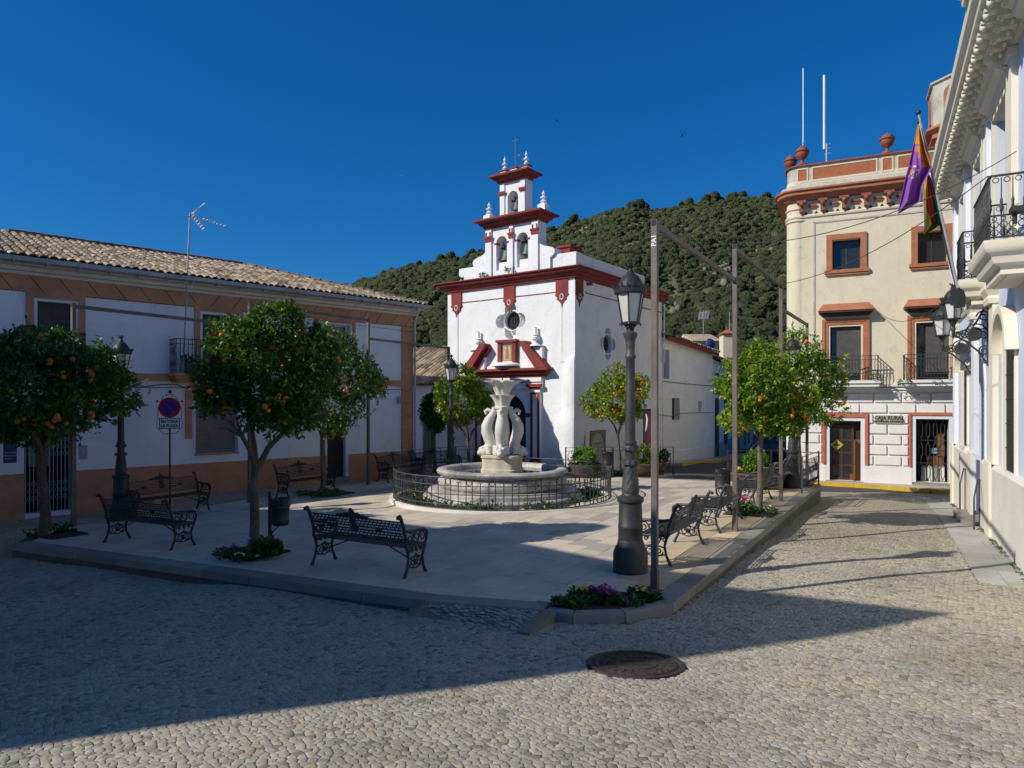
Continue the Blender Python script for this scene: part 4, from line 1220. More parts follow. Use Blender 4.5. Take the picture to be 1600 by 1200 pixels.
b = MB(); b.box(ncx - .21, ncx + .21, -.10, -.081, zn0 + .05, znt - .22); q = b.build('tile_picture', M['gold'], ch, smooth=0)
b = MB(); b.box(ncx - .17, ncx + .17, -.106, -.1005, zn0 + .09, znt - .26); b.build('picture', M['picture'], q, smooth=0)
b = MB(); b.prism([(ncx - .1, zn0 + .12), (ncx + .1, zn0 + .12), (ncx + .07, zn0 + .45), (ncx + .04, zn0 + .55), (ncx - .04, zn0 + .55), (ncx - .07, zn0 + .45)], -.111, -.1065); b.prism(arc(ncx, zn0 + .61, .05, 0, 330, 10), -.111, -.1065); b.build('painted_figure', M['picture_red'], q, smooth=0)
for sgn, (zx, zt, zl) in ((-1, (285, 312, 435)), (1, (638, 285, 410))):
    s_, zz = z6(zx, zl); t_ = z6(zx, zt)[1]; s_ = dx + sgn * abs(z6(638, 410)[0] - dx)
    b = MB(); b.box(s_ - .34, s_ + .34, -.18, -.001, zb_ if sgn > 0 else zb_, zz); b.build('pedestal', M['church_white'], ch, smooth=0)
    b = MB(); b.box(s_ - .37, s_ + .37, -.22, -.001, zz, zz + .03); b.build('pedestal_cap', M['church_red'], ch, smooth=0)
    b = MB(); h = t_ - zz; b.lathe([(.26, .03), (.2, .08), (.05, h * .25), (.04, h * .30), (.15, h * .38), (.16, h * .48), (.05, h * .56), (.14, h * .60), (.05, h * .64), (.06, h * .8), (.045, h * .95), (.07, h * .97), (.01, h)], 12, (s_, -.12, zz)); b.build('finial', M['church_white'], ch)
ent = MB(); ent.box(PL[0] - .3, PL[1] + .3, -.14, -.001, zE0 - .42, zE0 - .001)
for px_ in PL: ent.box(px_ - .22, px_ + .22, -.12, -.001, GZ, zE0 - .421)
ent.build('portal_surround', M['church_white'], ch)
b = MB(); b.box(PL[0] - .31, PL[1] + .31, -.155, -.1405, zE0 - .2, zE0 - .16); b.build('red_line', M['church_red'], ch, smooth=0)
for px_ in PL:
    zc_ = z6(634, 672)[1]
    b = MB(); b.box(px_ - .26, px_ + .26, -.16, -.1405 + .03, zc_, zc_ + .08); b.box(px_ - .34, px_ + .34, -.24, -.1405, zc_ + .08, zc_ + .2)
    b.box(px_ - .22, px_ + .22, -.135, -.1205, zc_ - .20, zc_ - .12)
    for s_ in (-1, 1): b.box(px_ + s_ * .16 - .055, px_ + s_ * .16 + .055, -.135, -.1205, GZ + .7, zc_ - .2)
    b.build('pilaster_trim', M['church_red'], ch, smooth=0)
    b = MB(); b.box(px_ - .30, px_ + .30, -.22, -.1205, GZ - .1, GZ + .55); b.box(px_ - .26, px_ + .26, -.19, -.1205, GZ + .55, GZ + .72); b.build('pilaster_base', M['church_red'], ch, smooth=0)
b = MB(); zi = dtop - dw; b.box(dx + dw - .02, PL[1] - .221, -.06, -.001, zi - .05, zi + .1); b.box(PL[0] + .221, dx - dw + .02, -.06, -.001, zi - .05, zi + .1); b.build('impost', M['church_red'], ch, smooth=0)
# side wall fittings
def sm(mbx): q = MB(); q.M = sideM; q.add(mbx.v, mbx.f); return q
M['purple_sign'] = mat('purple_sign', (.16, .03, .06), .5, .1, 5, 0); M['sandsign'] = mat('sandsign', (.45, .37, .26), .8, .15, 5, .1); M['tilebrown'] = mat('tilebrown', (.26, .18, .10), .6, .5, 30, .1)
s_, zz = CS.sz(905, 674); s2, z2 = CS.sz(913, 700)
b = MB(); b.box(s_, s2, -.03, -.001, z2 - .1, zz); o = sm(b).build('wall_sign', M['purple_sign'], ch, smooth=0)
b = MB(); b.box(s_ + .02, s2 - .02, -.033, -.0305, zz - .14, zz - .03); sm(b).build('sign_band', M['white_paint'], o, smooth=0)
s_, zz = CS.sz(921.5, 673); s2, z2 = CS.sz(945, 740)
b = plate([(s_, z2), (s2, z2), (s2, zz), (s_, zz)], [archhole(s_ + .08, s2 - .08, z2 + .02, zz - .1)], .04, -.045); o = sm(b).build('information_panel', M['tilebrown'], ch, smooth=0)
b = MB(); b.box(s_ + .05, s2 - .05, -.02, -.001, z2, zz - .05); sm(b).build('panel_face', M['sandsign'], o, smooth=0)
q = text_mb('ALMONASTER', .11, .003); t = MB(); t.M = Matrix.Translation(((s_ + s2) / 2, -.022, zz - .55)); t.add(q.v, q.f); sm(t).build('lettering', M['wood_brown'], o, smooth=0)
b = MB(); s_, zz = CS.sz(916.5, 684); b.prism(arc(s_, zz, .09, 0, 340, 16), -.02, -.001); sm(b).build('wall_plaque', M['hall_plinth'], ch, smooth=0)
# pink doors on the side
M['pink'] = mat('pink', (.42, .13, .20), .6, .15, 5, .1); M['magenta'] = mat('magenta', (.35, .06, .30), .6, .2, 5, .1)
b = MB(); b.box(pd0, pd1, .22, .28, GZ + .1, 2.0); o = sm(b).build('door', M['pink'], ch, smooth=0)
for k in range(4):
    q = MB(); w = (pd1 - pd0) / 4; q.box(pd0 + k * w + .04, pd0 + (k + 1) * w - .04, .20, .219, GZ + .2, 1.9); sm(q).build('door_panel', M['pink'], o, smooth=0)
b = MB(); surround(b, pd0, pd1, GZ + .1, 2.0, .09, -.03, .1); sm(b).build('door_frame', M['wood_brown'], ch, smooth=0)
b = MB(); s_, zz = CS.sz(918, 444); b.box(s_ - .06, s_ + .1, -.16, -.001, zz - .05, zz + .05); sm(b).build('flood_lamp', M['iron'], ch, smooth=0)
# ================================================================== SHADOW-CASTING HOUSE LEFT OF THE FRAME
b = MB()
SH = [Vector((-6.95, 3.5)), Vector((-9.9, 5.1)), Vector((-13.1, 8.4)), Vector((-17.4, 11.7)), Vector((-20.5, 12.2)), Vector((-26, 4.5)), Vector((-15.8, -.35)), Vector((-10.5, 1.85))]
SHZ = 9.0
sh = thing('corner_house', 'tall white corner house beyond the left edge that shades the cobbles', 'house', (SH[0].x, SH[0].y, 0))
def loc(p): return (p[0] - SH[0].x, p[1] - SH[0].y)
b.prism_z([loc(p) for p in SH[::-1]], -1, SHZ - .3); b.build('wall', M['left_white'], sh, smooth=0)
cen = sum(SH, Vector((0, 0))) / len(SH)
b = MB(); b.prism_z([loc(cen + (p - cen) * 1.008) for p in SH[::-1]], SHZ - .3, SHZ); b.build('roof', M['tile'], sh, smooth=0)

# ================================================================== LOW HOUSE BESIDE THE CHAPEL
LO = Facade((-7.2, 32.0), (.807, -.59)); lw = 5.6
lo = thing('low_house', 'low white house with an old clay tile roof left of the chapel', 'house', LO.world(0, 0, 0), LO.rot)
a0, a1 = LO.sz(660), LO.sz(681)
b = plate([(-3, -1), (lw, -1), (lw, 3.1), (-3, 3.1)], [rect(a0, a1, -.3, LO.sz(670, 655)[1])], .3, 0); b.box(-3, lw, 6, 6.2, -1, 3.1); b.build('wall', M['left_white'], lo, smooth=0)
b = MB(); b.box(a0, a1, .1, .15, -.3, LO.sz(670, 655)[1])
sd_ = b.build('shutter', M['dark'], lo, smooth=0)
M['greenish'] = mat('greenish', (.16, .20, .18), .6, .2, 8, .1)
for k in range(5):
    q = MB(); w = (a1 - a0) / 5; q.box(a0 + k * w + .02, a0 + (k + 1) * w - .02, .06, .099, -.28, LO.sz(670, 655)[1] - .05); q.build('shutter_slat', M['greenish'], sd_, smooth=0)
zr = 5.0; b = MB(); b.add([(-3.2, -.3, 3.12), (lw + .2, -.3, 3.12), (lw + .2, 3.1, zr), (-3.2, 3.1, zr), (lw + .2, 6.4, 3.1), (-3.2, 6.4, 3.1)], [(0, 1, 2, 3), (3, 2, 4, 5)]); lr = b.build('roof', M['tile'], lo, smooth=0)
an2 = math.atan2(zr - 3.12, 3.4)
TM2 = tile_mesh(.55, .12, .10, 4).mesh('roof_tile', M['tile'], 60)
lay_tiles(lr, (.2, lw + .1), 8, .26, .49, lambda x, t: (x, -.35 + t * math.cos(an2), 3.13 + t * math.sin(an2)), an2, lambda x, t: True, 170, lambda q: -q[0], seed=4, tmesh=TM2)
b = MB()
for k in range(6): b.box(lw - 4.0 + k * .32, lw - 3.85 + k * .32, -.02, -.001, 2.62, 2.80)
b.build('vent_row', M['white_paint'], lo, smooth=0)

# ================================================================== WHITE HOUSE RIGHT OF THE CHAPEL
HR = Facade((6.95, 31.3), (.59, .807)); hl = HR.sz(1114)
hr = thing('street_house', 'plain white two storey house with small windows right of the chapel', 'house', HR.world(0, 0, 0), HR.rot)
def opF(F, u0, u1, v0, v1):
    a = F.sz(u0, v0); c = F.sz(u1, v1); return a[0], c[0], c[1], a[1]
wa = opF(HR, 1034, 1046, 545, 592); wa = (max(wa[0], .08), *wa[1:]); wb = opF(HR, 1050, 1062, 622, 656); wc = opF(HR, 1091, 1096.5, 627, 643)
b = plate([(0, -1.2), (hl, -1.2), (hl, 5.0), (0, 5.4)], [rect(*w) for w in (wa, wb, wc)], .4, 0)
b.box(hl - .3, hl, .4, 7, -1.2, 5.0); b.box(0, hl, 7, 7.3, -1.2, 5.0); b.build('wall', M['church_white'], hr, smooth=0)
for w in (wa, wb, wc):
    q = MB(); q.box(w[0], w[1], .3, .33, w[2], w[3]); o = q.build('window', M['dark'], hr, smooth=0)
    q = MB(); n = 5
    for k in range(1, n): q.box(w[0] + (w[1] - w[0]) * k / n - .012, w[0] + (w[1] - w[0]) * k / n + .012, .27, .295, w[2], w[3])
    q.build('window_bars', M['wood_brown'], o, smooth=0)
b = MB(); b.box(0, hl, -.05, -.001, -1.2, .05); b.build('plinth', M['caja_white'], hr, smooth=0)
b = MB()
b.tube([(.0, -.05, 3.35), (2.5, -.05, 3.3), (hl + .5, -.05, 3.25)], .014, 5); b.tube([(-1.5, -.05, 1.9), (1.2, -.05, 1.7), (1.8, -.06, 1.85), (hl, -.05, 1.85)], .012, 5); b.build('wall_cable', M['iron_grey'], hr)
b = MB(); b.add([(-.1, -.35, 5.42), (hl + .1, -.35, 5.02), (hl + .1, 3.6, 6.2), (-.1, 3.6, 6.6), (hl + .1, 7.3, 5.0), (-.1, 7.3, 5.3)], [(0, 1, 2, 3), (3, 2, 4, 5)]); rr_ = b.build('roof', M['tile'], hr, smooth=0)
b = MB(); b.prism([(-.05, 5.26), (hl + .05, 4.88), (hl + .05, 5.01), (-.05, 5.41)], -.33, -.25); b.build('eave_board', M['church_red'], hr, smooth=0)
an3 = math.atan2(1.2, 3.95)
lay_tiles(rr_, (0, hl), 6, .25, .49, lambda x, t: (x, -.4 + t * math.cos(an3), 5.43 - .4 * x / hl + t * math.sin(an3)), an3, lambda x, t: True, 200, lambda q: q[1], seed=5, tmesh=TM2)
b = MB(); b.tube([(-.08, -.12, 6.9), (-.05, -.10, 5.4), (-.02, -.1, 4.2)], .035, 8); b.build('downpipe', M['white_paint'], hr)
# street of houses beyond
H2 = Facade((HR.world(hl + .02).x, HR.world(hl + .02).y), (.41, .912))
h2 = thing('terrace_house', 'white terrace house with blue grey plinth and dark doors further down the lane', 'house', H2.world(0, 0, 0), H2.rot)
b = MB(); b.box(0, 26, 0, 6, -2.5, 4.7); b.build('wall', M['church_white'], h2, smooth=0)
M['bluegrey'] = mat('bluegrey', (.33, .33, .33), .8, .15, 4, .1)
b = MB(); b.box(0, 26, -.04, -.001, -2.5, .05); b.build('plinth', M['bluegrey'], h2, smooth=0)
for u0, u1, zt in ((1117, 1122, 2.6), (1131, 1135.5, 2.6), (1150, 1155, 2.5), (1161, 1165, 2.5), (1168, 1171, 2.5)):
    s0_, s1_ = H2.sz(u0), H2.sz(u1); q = MB(); q.box(s0_, s1_, -.06, -.0405, -1.0 if u0 != 1131 else -.2, zt); q.build('door', M['dark'], h2, smooth=0)
    q = MB(); q.box(s0_ + .1, s1_ - .1, -.06, -.0405, 3.0, 4.0); q.build('window', M['dark'], h2, smooth=0)
b = MB(); b.add([(-.1, -.35, 4.72), (26, -.35, 4.72), (26, 3, 5.7), (-.1, 3, 5.7), (26, 6.3, 4.7), (-.1, 6.3, 4.7)], [(0, 1, 2, 3), (3, 2, 4, 5)]); r2 = b.build('roof', M['tile'], h2, smooth=0)
lay_tiles(r2, (0, 9), 6, .25, .49, lambda x, t: (x, -.4 + t * .96, 4.73 + t * .28), .285, lambda x, t: True, 180, lambda q: q[0], seed=6, tmesh=TM2)
def box_house(name, label, u0, u1, vtop, Y, dep=5, mt='church_white', roofm=True, zb=-2.5, win=2):
    x0, x1 = ray(u0, Y), ray(u1, Y); z = CAMZ - (vtop - HOR) / FPX * Y; t = thing(name, label, 'house', (x0, Y, 0)); w = x1 - x0
    q = MB(); q.box(0, w, 0, dep, zb, z); q.build('wall', M[mt], t, smooth=0)
    q = MB(); q.add([(-.2, -.3, z), (w + .2, -.3, z), (w + .2, dep / 2, z + w * .08 + .6), (-.2, dep / 2, z + w * .08 + .6), (w + .2, dep, z), (-.2, dep, z)], [(0, 1, 2, 3), (3, 2, 4, 5), (0, 3, 5), (1, 4, 2)]); q.build('roof', M['tile'], t, smooth=0)
    for k in range(win):
        q = MB(); c = w * (k + .5) / win; q.box(c - .4, c + .4, -.03, -.001, z - 1.9, z - .8); q.build('window', M['dark'], t, smooth=0)
    return t
box_house('far_house', 'small pale house closing the end of the lane beyond the orange trees', 1150, 1262, 600, 66, win=4)
box_house('far_house', 'grimy far house whose clay roof shows above the plain white house', 1086, 1122, 533, 47, mt='caja_grime', win=1)
# chimney and aerials over the roofs
cp = Vector((ray(1137, 42), 42, CAMZ - (550 - HOR) / FPX * 42))
t = thing('chimney', 'squat cream chimney with an orange tiled cap above the lane', 'chimney', cp)
b = MB(); b.box(-.40, .40, -.4, .4, -.9, 1.03); b.build('stack', M['caja_cream'], t, smooth=0)
b = MB(); b.box(-.47, .47, -.47, .47, 1.03, 1.1); b.add([(-.52, -.52, 1.1), (.52, -.52, 1.1), (.52, .52, 1.1), (-.52, .52, 1.1), (0, 0, 1.42)], [(0, 1, 4), (1, 2, 4), (2, 3, 4), (3, 0, 4)]); b.build('cap', M['tile_orange'], t, smooth=0)
for u, v0, v1, Y, lab in ((1099, 487, 526, 46, 'thin white aerial with a cluster of short arms above the far clay roof'), (1140, 488, 522, 43, 'plain thin aerial rod just behind the squat cream chimney')):
    zb_ = CAMZ - (v1 - HOR) / FPX * Y; zt_ = CAMZ - (v0 - HOR) / FPX * Y
    t = thing('aerial', lab, 'aerial', (ray(u, Y), Y, zb_)); b = MB(); b.tube([(0, 0, -.3), (0, 0, zt_ - zb_)], .025, 6)
    o = b.build('mast', M['gutter'], t)
    if u == 1099:
        b = MB()
        for k in range(7): b.bar((-.35, .0, zt_ - zb_ - .1 - k * .07), (.30, .0, zt_ - zb_ + .02 - k * .07), .02)
        for k in range(4): b.bar((-.3 + k * .2, 0, zt_ - zb_ - .5), (-.2 + k * .2, 0, zt_ - zb_ + .1), .02)
        b.build('aerial_elements', M['white_paint'], t)
t = thing('satellite_dish', 'round blue satellite dish above the far clay roof', 'satellite dish', (ray(1110.5, 44), 44, CAMZ - (537 - HOR) / FPX * 44))
b = MB(); b.M = Matrix.Rotation(R(80), 4, 'X') @ Matrix.Rotation(R(20), 4, 'Y'); b.lathe([(.02, .10), (.2, .08), (.33, .02), (.36, -.03), (.36, -.05), (.02, .02)], 16, capb=False, capt=False); b.build('dish', M['poster_blue'], t)
b = MB(); b.tube([(0, .1, 0), (0, .1, -.8)], .03, 6); b.build('stand', M['gutter'], t)
t = thing('roof_ornament', 'little white dove shaped ornament on the roof edge of the plain white house', 'ornament', (ray(1064.5, 33.5), 33.5, CAMZ - (535 - HOR) / FPX * 33.5))
b = MB(); b.tube([(-.12, 0, -.25), (-.02, 0, -.02), (.08, 0, .1), (.10, 0, .32)], [.03, .1, .08, .03], 8); b.build('bird_body', M['white_paint'], t)

# ================================================================== BANK BUILDING (RIGHT REAR)
CJ = Facade((10.45, 25.87), (.9, -.434)); cw = 7.6
cj = thing('bank_building', 'three storey cream building with orange window surrounds, brick panelled parapet and clay urns', 'building', CJ.world(0, 0, 0), CJ.rot)
GZ2 = -.52
def c3(zx, zy, off=0): return CJ.sz(1240 + zx / 5.3333, 560 + zy / 5.3333, off)
def c2(zx, zy, off=0): return CJ.sz(1180 + zx / 4.615, 340 + zy / 4.615, off)
def c1_(zx, zy, off=0): return CJ.sz(1180 + zx / 4.0, 80 + zy / 4.0, off)
d1 = (c3(300, 0)[0], c3(560, 0)[0], c3(430, 1020)[1], c3(430, 520)[1]); d2 = (c3(1018, 0)[0], c3(1295, 0)[0], c3(1150, 1035)[1], c3(1150, 505)[1])
fa = (c2(540, 0)[0], c2(762, 0)[0], c2(650, 1175)[1], c2(650, 785)[1]); fb = (c2(1160, 0)[0], c2(1400, 0)[0], fa[2], c2(1280, 755)[1])
sa = (c2(555, 0)[0], c2(760, 0)[0], c2(657, 372)[1], c2(657, 153)[1]); sb = (c2(1170, 0)[0], c2(1385, 0)[0], c2(1270, 330)[1], c2(1270, 100)[1])
zm = .5 * (sa[2] + sb[2]), .5 * (sa[3] + sb[3]); sa = (sa[0], sa[1], *zm); sb = (sb[0], sb[1], *zm)
zf1 = fa[2]; ztop = c1_(400, 1000)[1]
hs = [rect(*w) for w in (fa, fb, sa, sb)]
zg1 = c3(800, 285)[1]     # top of the rusticated storey
b = plate([(.30, zg1), (cw, zg1), (cw, 10.75), (.30, 10.75)], hs, .4, 0); b.box(cw - .4, cw, .4, 8, -1.2, 10.75); b.box(.0, .4, .5, 8, -1.2, 10.75); b.box(.0, cw, 8, 8.3, -1.2, 10.75)
b.build('wall', M['caja_cream'], cj, smooth=0)
b = plate([(.30, -1.4), (cw, -1.4), (cw, zg1 - .001), (.30, zg1 - .001)], [rect(*w) for w in (d1, d2)], .4, .03); b.build('ground_storey_wall', M['caja_white'], cj, smooth=0)
b = MB(); b.lathe([(.42, -1.2), (.42, 10.75)], 28, (.42, .40, 0)); b.build('rounded_corner', M['caja_cream'], cj)
b = MB(); b.lathe([(.435, -1.2), (.435, zg1)], 28, (.42, .40, 0), capt=True); b.build('corner_plinth', M['caja_white'], cj)
b = MB()
for zz in (9.65, 9.35, 9.2): b.lathe([(.42, zz), (.47, zz + .03), (.47, zz + .07), (.42, zz + .1)], 28, (.42, .4, 0))
b.build('corner_ring', M['caja_cream'], cj)
# panel groove
gx = c2(425, 0)[0]; b = MB(); b.box(gx - .03, gx + .03, -.025, -.001, zg1 + .4, 9.15); b.box(gx - .03, cw, -.025, -.001, 9.09, 9.15); b.build('moulding', M['caja_grime'], cj, smooth=0)
# rusticated blocks
zpl = c3(800, 895)[1]; rowh = (zg1 - zpl) / 7.0
ex = [(c3(240, 0)[0], c3(625, 0)[0], -9, c3(430, 458)[1]), (c3(960, 0)[0], c3(1352, 0)[0], -9, c3(1150, 450)[1])]
sgn_px = c3(685, 475); sg2 = c3(905, 545)
joint0 = c3(437, 0)[0]; bw = c3(665, 0)[0] - joint0
for r_ in range(7):
    za, zb_ = zpl + r_ * rowh, zpl + (r_ + 1) * rowh
    offx = joint0 + (.5 * bw if (6 - r_) % 2 else 0)
    x = offx - bw * 6
    while x < cw:
        segs = [(max(x, .45), min(x + bw, cw))]
        for e in ex:
            if za < e[3] - .05:
                ns = []
                for a, c in segs:
                    if c <= e[0] or a >= e[1]: ns.append((a, c))
                    else:
                        if a < e[0]: ns.append((a, e[0]))
                        if c > e[1]: ns.append((e[1], c))
                segs = ns
        for a, c in segs:
            if c - a > .08:
                q = MB(); q.box(a + .02, c - .02, -.035, .0295, za + .02, zb_ - .02); o = q.build('block', M['caja_white'], cj, smooth=0)
                bv = o.modifiers.new('b', 'BEVEL'); bv.width = .02; bv.segments = 1
        x += bw
b = MB()
for a, c in ((.3, d1[0] - .13), (d1[1] + .10, d2[0] - .12), (d2[1] + .10, cw)): b.box(a, c, -.045, .0295, -1.4, zpl - .01)
b.build('plinth', M['caja_white'], cj, smooth=0)
for (x0, x1, z0, z1), e in ((d1, ex[0]), (d2, ex[1])):
    b = MB(); b.box(e[0], x0 - .13, -.07, .0295, zpl, e[3]); b.box(x1 + .13, e[1], -.07, .0295, zpl, e[3]); b.box(x0 - .13, x1 + .13, -.07, .0295, z1 + .13, e[3]); b.build('door_surround', M['caja_red'], cj, smooth=0)
    b = MB(); b.box(e[0] + .02, x0 - .16, -.09, -.0705, zpl, e[3] - .02); b.box(x1 + .20, e[1] - .02, -.09, -.0705, zpl, e[3] - .02); b.build('door_moulding', M['caja_red'], cj, smooth=0)
    b = MB(); surround(b, x0, x1, z0, z1, .129, -.03, .0295); b.build('reveal_trim', M['white_paint'], cj, smooth=0)
    b = MB(); b.box(x0 - .05, x1 + .05, -.12, .4, z0 - .12, z0 - .001); b.build('doorstep', M['granite'], cj, smooth=0)
# glazed door, panes
window_fill(cj, d1[0], d1[0] + .78 * (d1[1] - d1[0]), d1[2], d1[3] - .18, .28, M['wood_brown'], (2, 4), fw=.09, name='door')
b = MB(); b.box(d1[0], d1[1], .36, .40, d1[2], d1[3]); b.build('dark_interior', M['dark'], cj, smooth=0)
b = MB(); b.box(d1[1] - .24, d1[1] - .18, .05, .30, d1[2], d1[3] - .7); b.box(d1[1] - .36, d1[1] - .24, .24, .27, d1[2], d1[2] + .24); b.box(d1[1] - .24, d1[1] - .02, .24, .27, d1[2], d1[3] - .7); b.build('door_leaf', M['wood_light'], cj, smooth=0)
M['sign_yellow'] = mat('sign_yellow', (.42, .42, .05), .5, .1, 5, 0)
cx_, cz_ = c3(360, 723); b = MB(); b.prism([(cx_, cz_ - .21), (cx_ + .22, cz_), (cx_, cz_ + .21), (cx_ - .22, cz_)], .262, .272); o = b.build('diamond_notice', M['sign_yellow'], cj, smooth=0)
b = MB(); b.box(cx_ - .1, cx_ + .1, .256, .2615, cz_ - .03, cz_ + .02); b.prism([(cx_ - .05, cz_ + .05), (cx_ + .05, cz_ + .05), (cx_, cz_ + .12)], .256, .2615); b.build('lettering', M['dark'], o, smooth=0)
# second doorway: iron grille before a shop full of bags
b = MB(); b.box(d2[0], d2[1], .9, .95, d2[2], d2[3]); b.box(d2[0], d2[0] + .03, .4, .9, d2[2], d2[3]); b.build('dark_interior', M['dark'], cj, smooth=0)
b = MB(); b.box(d2[1] - .62, d2[1] - .08, .6, .65, d2[2] + .1, d2[2] + .9); b.box(d2[1] - .3, d2[1] - .08, .55, .6, d2[2] + .9, d2[3] - .5); b.build('wooden_shelf', M['wood_light'], cj, smooth=0)
for k in range(4):
    q = MB(); q.box(d2[0] + .2 + k * .19, d2[0] + .34 + k * .19, .3, .5, d2[2], d2[2] + .52); q.tube([(d2[0] + .22 + k * .19, .4, d2[2] + .5), (d2[0] + .27 + k * .19, .4, d2[2] + .58), (d2[0] + .32 + k * .19, .4, d2[2] + .5)], .012, 5); q.build('grey_bag', M['hall_plinth'] if k % 2 else M['gutter'], cj, smooth=0)
q = MB(); q.box(d2[1] - .48, d2[1] - .14, .56, .595, d2[2] + .98, d2[2] + 1.18); q.build('shop_card', M['turq'], cj, smooth=0)
gr = MB(); nb = 9; wgt = (d2[1] - d2[0])
for k in range(nb + 1):
    xx = d2[0] + wgt * k / nb
    pts = []
    for j in range(41):
        tt = j / 40; zz = d2[2] + .02 + (d2[3] - d2[2] - .04) * tt; ph = (tt * 3.0) % 1.0; dxx = wgt / nb * .5 * (1 if k % 2 else -1) * max(0, math.cos(2 * PI * ph)) ** .6 if math.cos(2 * PI * ph) > 0 else 0
        pts.append((min(max(xx + dxx, d2[0]), d2[1]), .15, zz))
    gr.tube(pts, .011, 4)
for fz_ in (.02, .3, .66, .985): gr.bar((d2[0], .15, d2[2] + (d2[3] - d2[2]) * fz_), (d2[1], .15, d2[2] + (d2[3] - d2[2]) * fz_), .025, .02)
gr.build('iron_grille', M['iron_grey'], cj)
# name plate
b = MB(); b.box(sgn_px[0], sg2[0], -.06, -.0355, sg2[1], sgn_px[1]); M['plate_grey'] = mat('plate_grey', (.34, .33, .25), .5, .15, 8, .05)
np_ = b.build('name_plate', M['plate_grey'], cj, smooth=0)
cxx = (sgn_px[0] + sg2[0]) / 2; hh = sgn_px[1] - sg2[1]; ww = sg2[0] - sgn_px[0]
for tx, sz_, dz_ in (('CAJA RURAL', .18, .50), ('PROVINCIAL DE HUELVA', .094, .16)):
    q = text_mb(tx, sz_, .004, 'CENTER', .005, .92); t = MB(); t.M = Matrix.Translation((cxx, -.064, sg2[1] + hh * dz_)); t.add(q.v, q.f); t.build('lettering', M['dark'], np_, smooth=0)
# mouldings between storeys and the balconies
zb1 = c3(800, 200)[1]
b = MB()
for z0, z1, o_ in ((zg1, zg1 + .08, .05), (zg1 + .1, zg1 + .16, .10), (zg1 + .22, zg1 + .30, .14)): b.box(.4, cw, -o_, -.001, z0, z1)
b.build('string_course', M['caja_white'], cj, smooth=0)
for w, ua, ub in ((fa, 1282, 1374), (fb, 1412, 1520)):
    balcony(cj, CJ.sz(ua, off=-.55), CJ.sz(ub, off=-.55), zf1 - .02, .55, .88, M['caja_white'], M['iron'], bars=.10, slab_h=.22)
rg = random.Random(9)
for zx, zy, n_ in ((690, 150, 90), (930, 190, 150), (1210, 180, 60), (1000, 300, 40)):
    s_, zz = c3(zx, zy, -.55); leaf_clump(n_, .2, .35, .08, rg, (s_, -.55 if zy < 250 else -.08, zz - .15), -.1).build('trailing_plant', M['plant'], cj, smooth=0, fix=False)
for w in (fa, fb):
    b = MB(); surround(b, w[0] - .07, w[1] + .07, w[2], w[3] + .07, .20, -.06, -.001); b.build('window_surround', M['caja_orange'], cj, smooth=0)
    b = MB(); surround(b, w[0] - .17, w[1] + .17, w[2], w[3] + .17, .10, -.09, -.0605); b.build('surround_moulding', M['caja_orange'], cj, smooth=0)
    b = MB(); surround(b, w[0], w[1], w[2], w[3], .068, -.03, -.001); b.build('reveal_trim', M['caja_cream'], cj, smooth=0)
    window_fill(cj, *w, .24, M['wood_brown'], (2, 2))
    q = MB(); zz = w[3] - .05
    while zz > w[2] + .2: q.box(w[0] + (.22 if w is fa else .3), w[1] - .03, .12, .135, zz - .036, zz); zz -= .042
    q.build('roller_blind', M['blind_dark'], cj, smooth=0)
    # hood
    hz = c2(650, 675)[1]; x0, x1 = w[0] - .40, w[1] + .42
    b = MB(); b.add([(x0, -.42, hz), (x1, -.42, hz), (x1, -.001, hz), (x0, -.001, hz), (x0 + .16, -.12, hz + .28), (x1 - .16, -.12, hz + .28), (x1 - .16, -.001, hz + .28), (x0 + .16, -.001, hz + .28)], [(0, 1, 5, 4), (1, 2, 6, 5), (2, 3, 7, 6), (3, 0, 4, 7), (4, 5, 6, 7), (0, 3, 2, 1)])
    b.build('window_hood', M['caja_orange'], cj, smooth=0)
    b = MB(); b.box(x0 + .02, x1 - .02, -.40, -.001, hz - .07, hz - .002); b.box(x0 + .08, x1 - .08, -.32, -.001, hz - .13, hz - .072); b.box(x0 + .14, x1 - .14, -.24, -.001, hz - .19, hz - .132); b.build('hood_moulding', M['wood_brown'], cj, smooth=0)
for w in (sa, sb):
    b = MB(); surround(b, w[0] + .005, w[1] - .005, w[2], w[3], .20, -.07, -.001); b.build('window_surround', M['caja_orange'], cj, smooth=0)
    b = MB(); b.box(w[0] - .26, w[1] + .28, -.12, -.001, w[2] - .12, w[2] - .001); b.box(w[0] - .22, w[1] + .24, -.08, -.001, w[2] - .2, w[2] - .121); b.build('window_sill', M['caja_orange'], cj, smooth=0)
    window_fill(cj, *w, .22, M['wood_brown'], (2, 1))
# entablature
zo = c1_(1000, 848)[1]; zo0, zo1 = 9.97, 10.30
pc = [(0, .42), (.06, .22), (.2, .06), (.42, 0)]
path = [(.0, 8)] + [(p[0], p[1]) for p in pc] + [(cw, 0)]
b = MB(); b.sweep([(0, 9.32), (.05, 9.34), (.07, 9.40), (.04, 9.44), (0, 9.46)], path); b.build('lower_moulding', M['caja_cream'], cj)
b = MB(); b.sweep([(0, zo0 - .02), (.16, zo0 + .04), (.20, zo0 + .12), (.34, zo0 + .18), (.35, zo0 + .28), (.42, zo0 + .32), (.42, zo0 + .38), (0, zo0 + .44)], path); b.build('cornice', M['caja_orange'], cj)
b = MB(); b.sweep([(0, zo0 + .44), (.25, zo0 + .42), (.22, zo0 + .55), (.06, zo0 + .62), (0, zo0 + .62)], path); b.build('upper_moulding', M['caja_grime'], cj)
n_ = 9
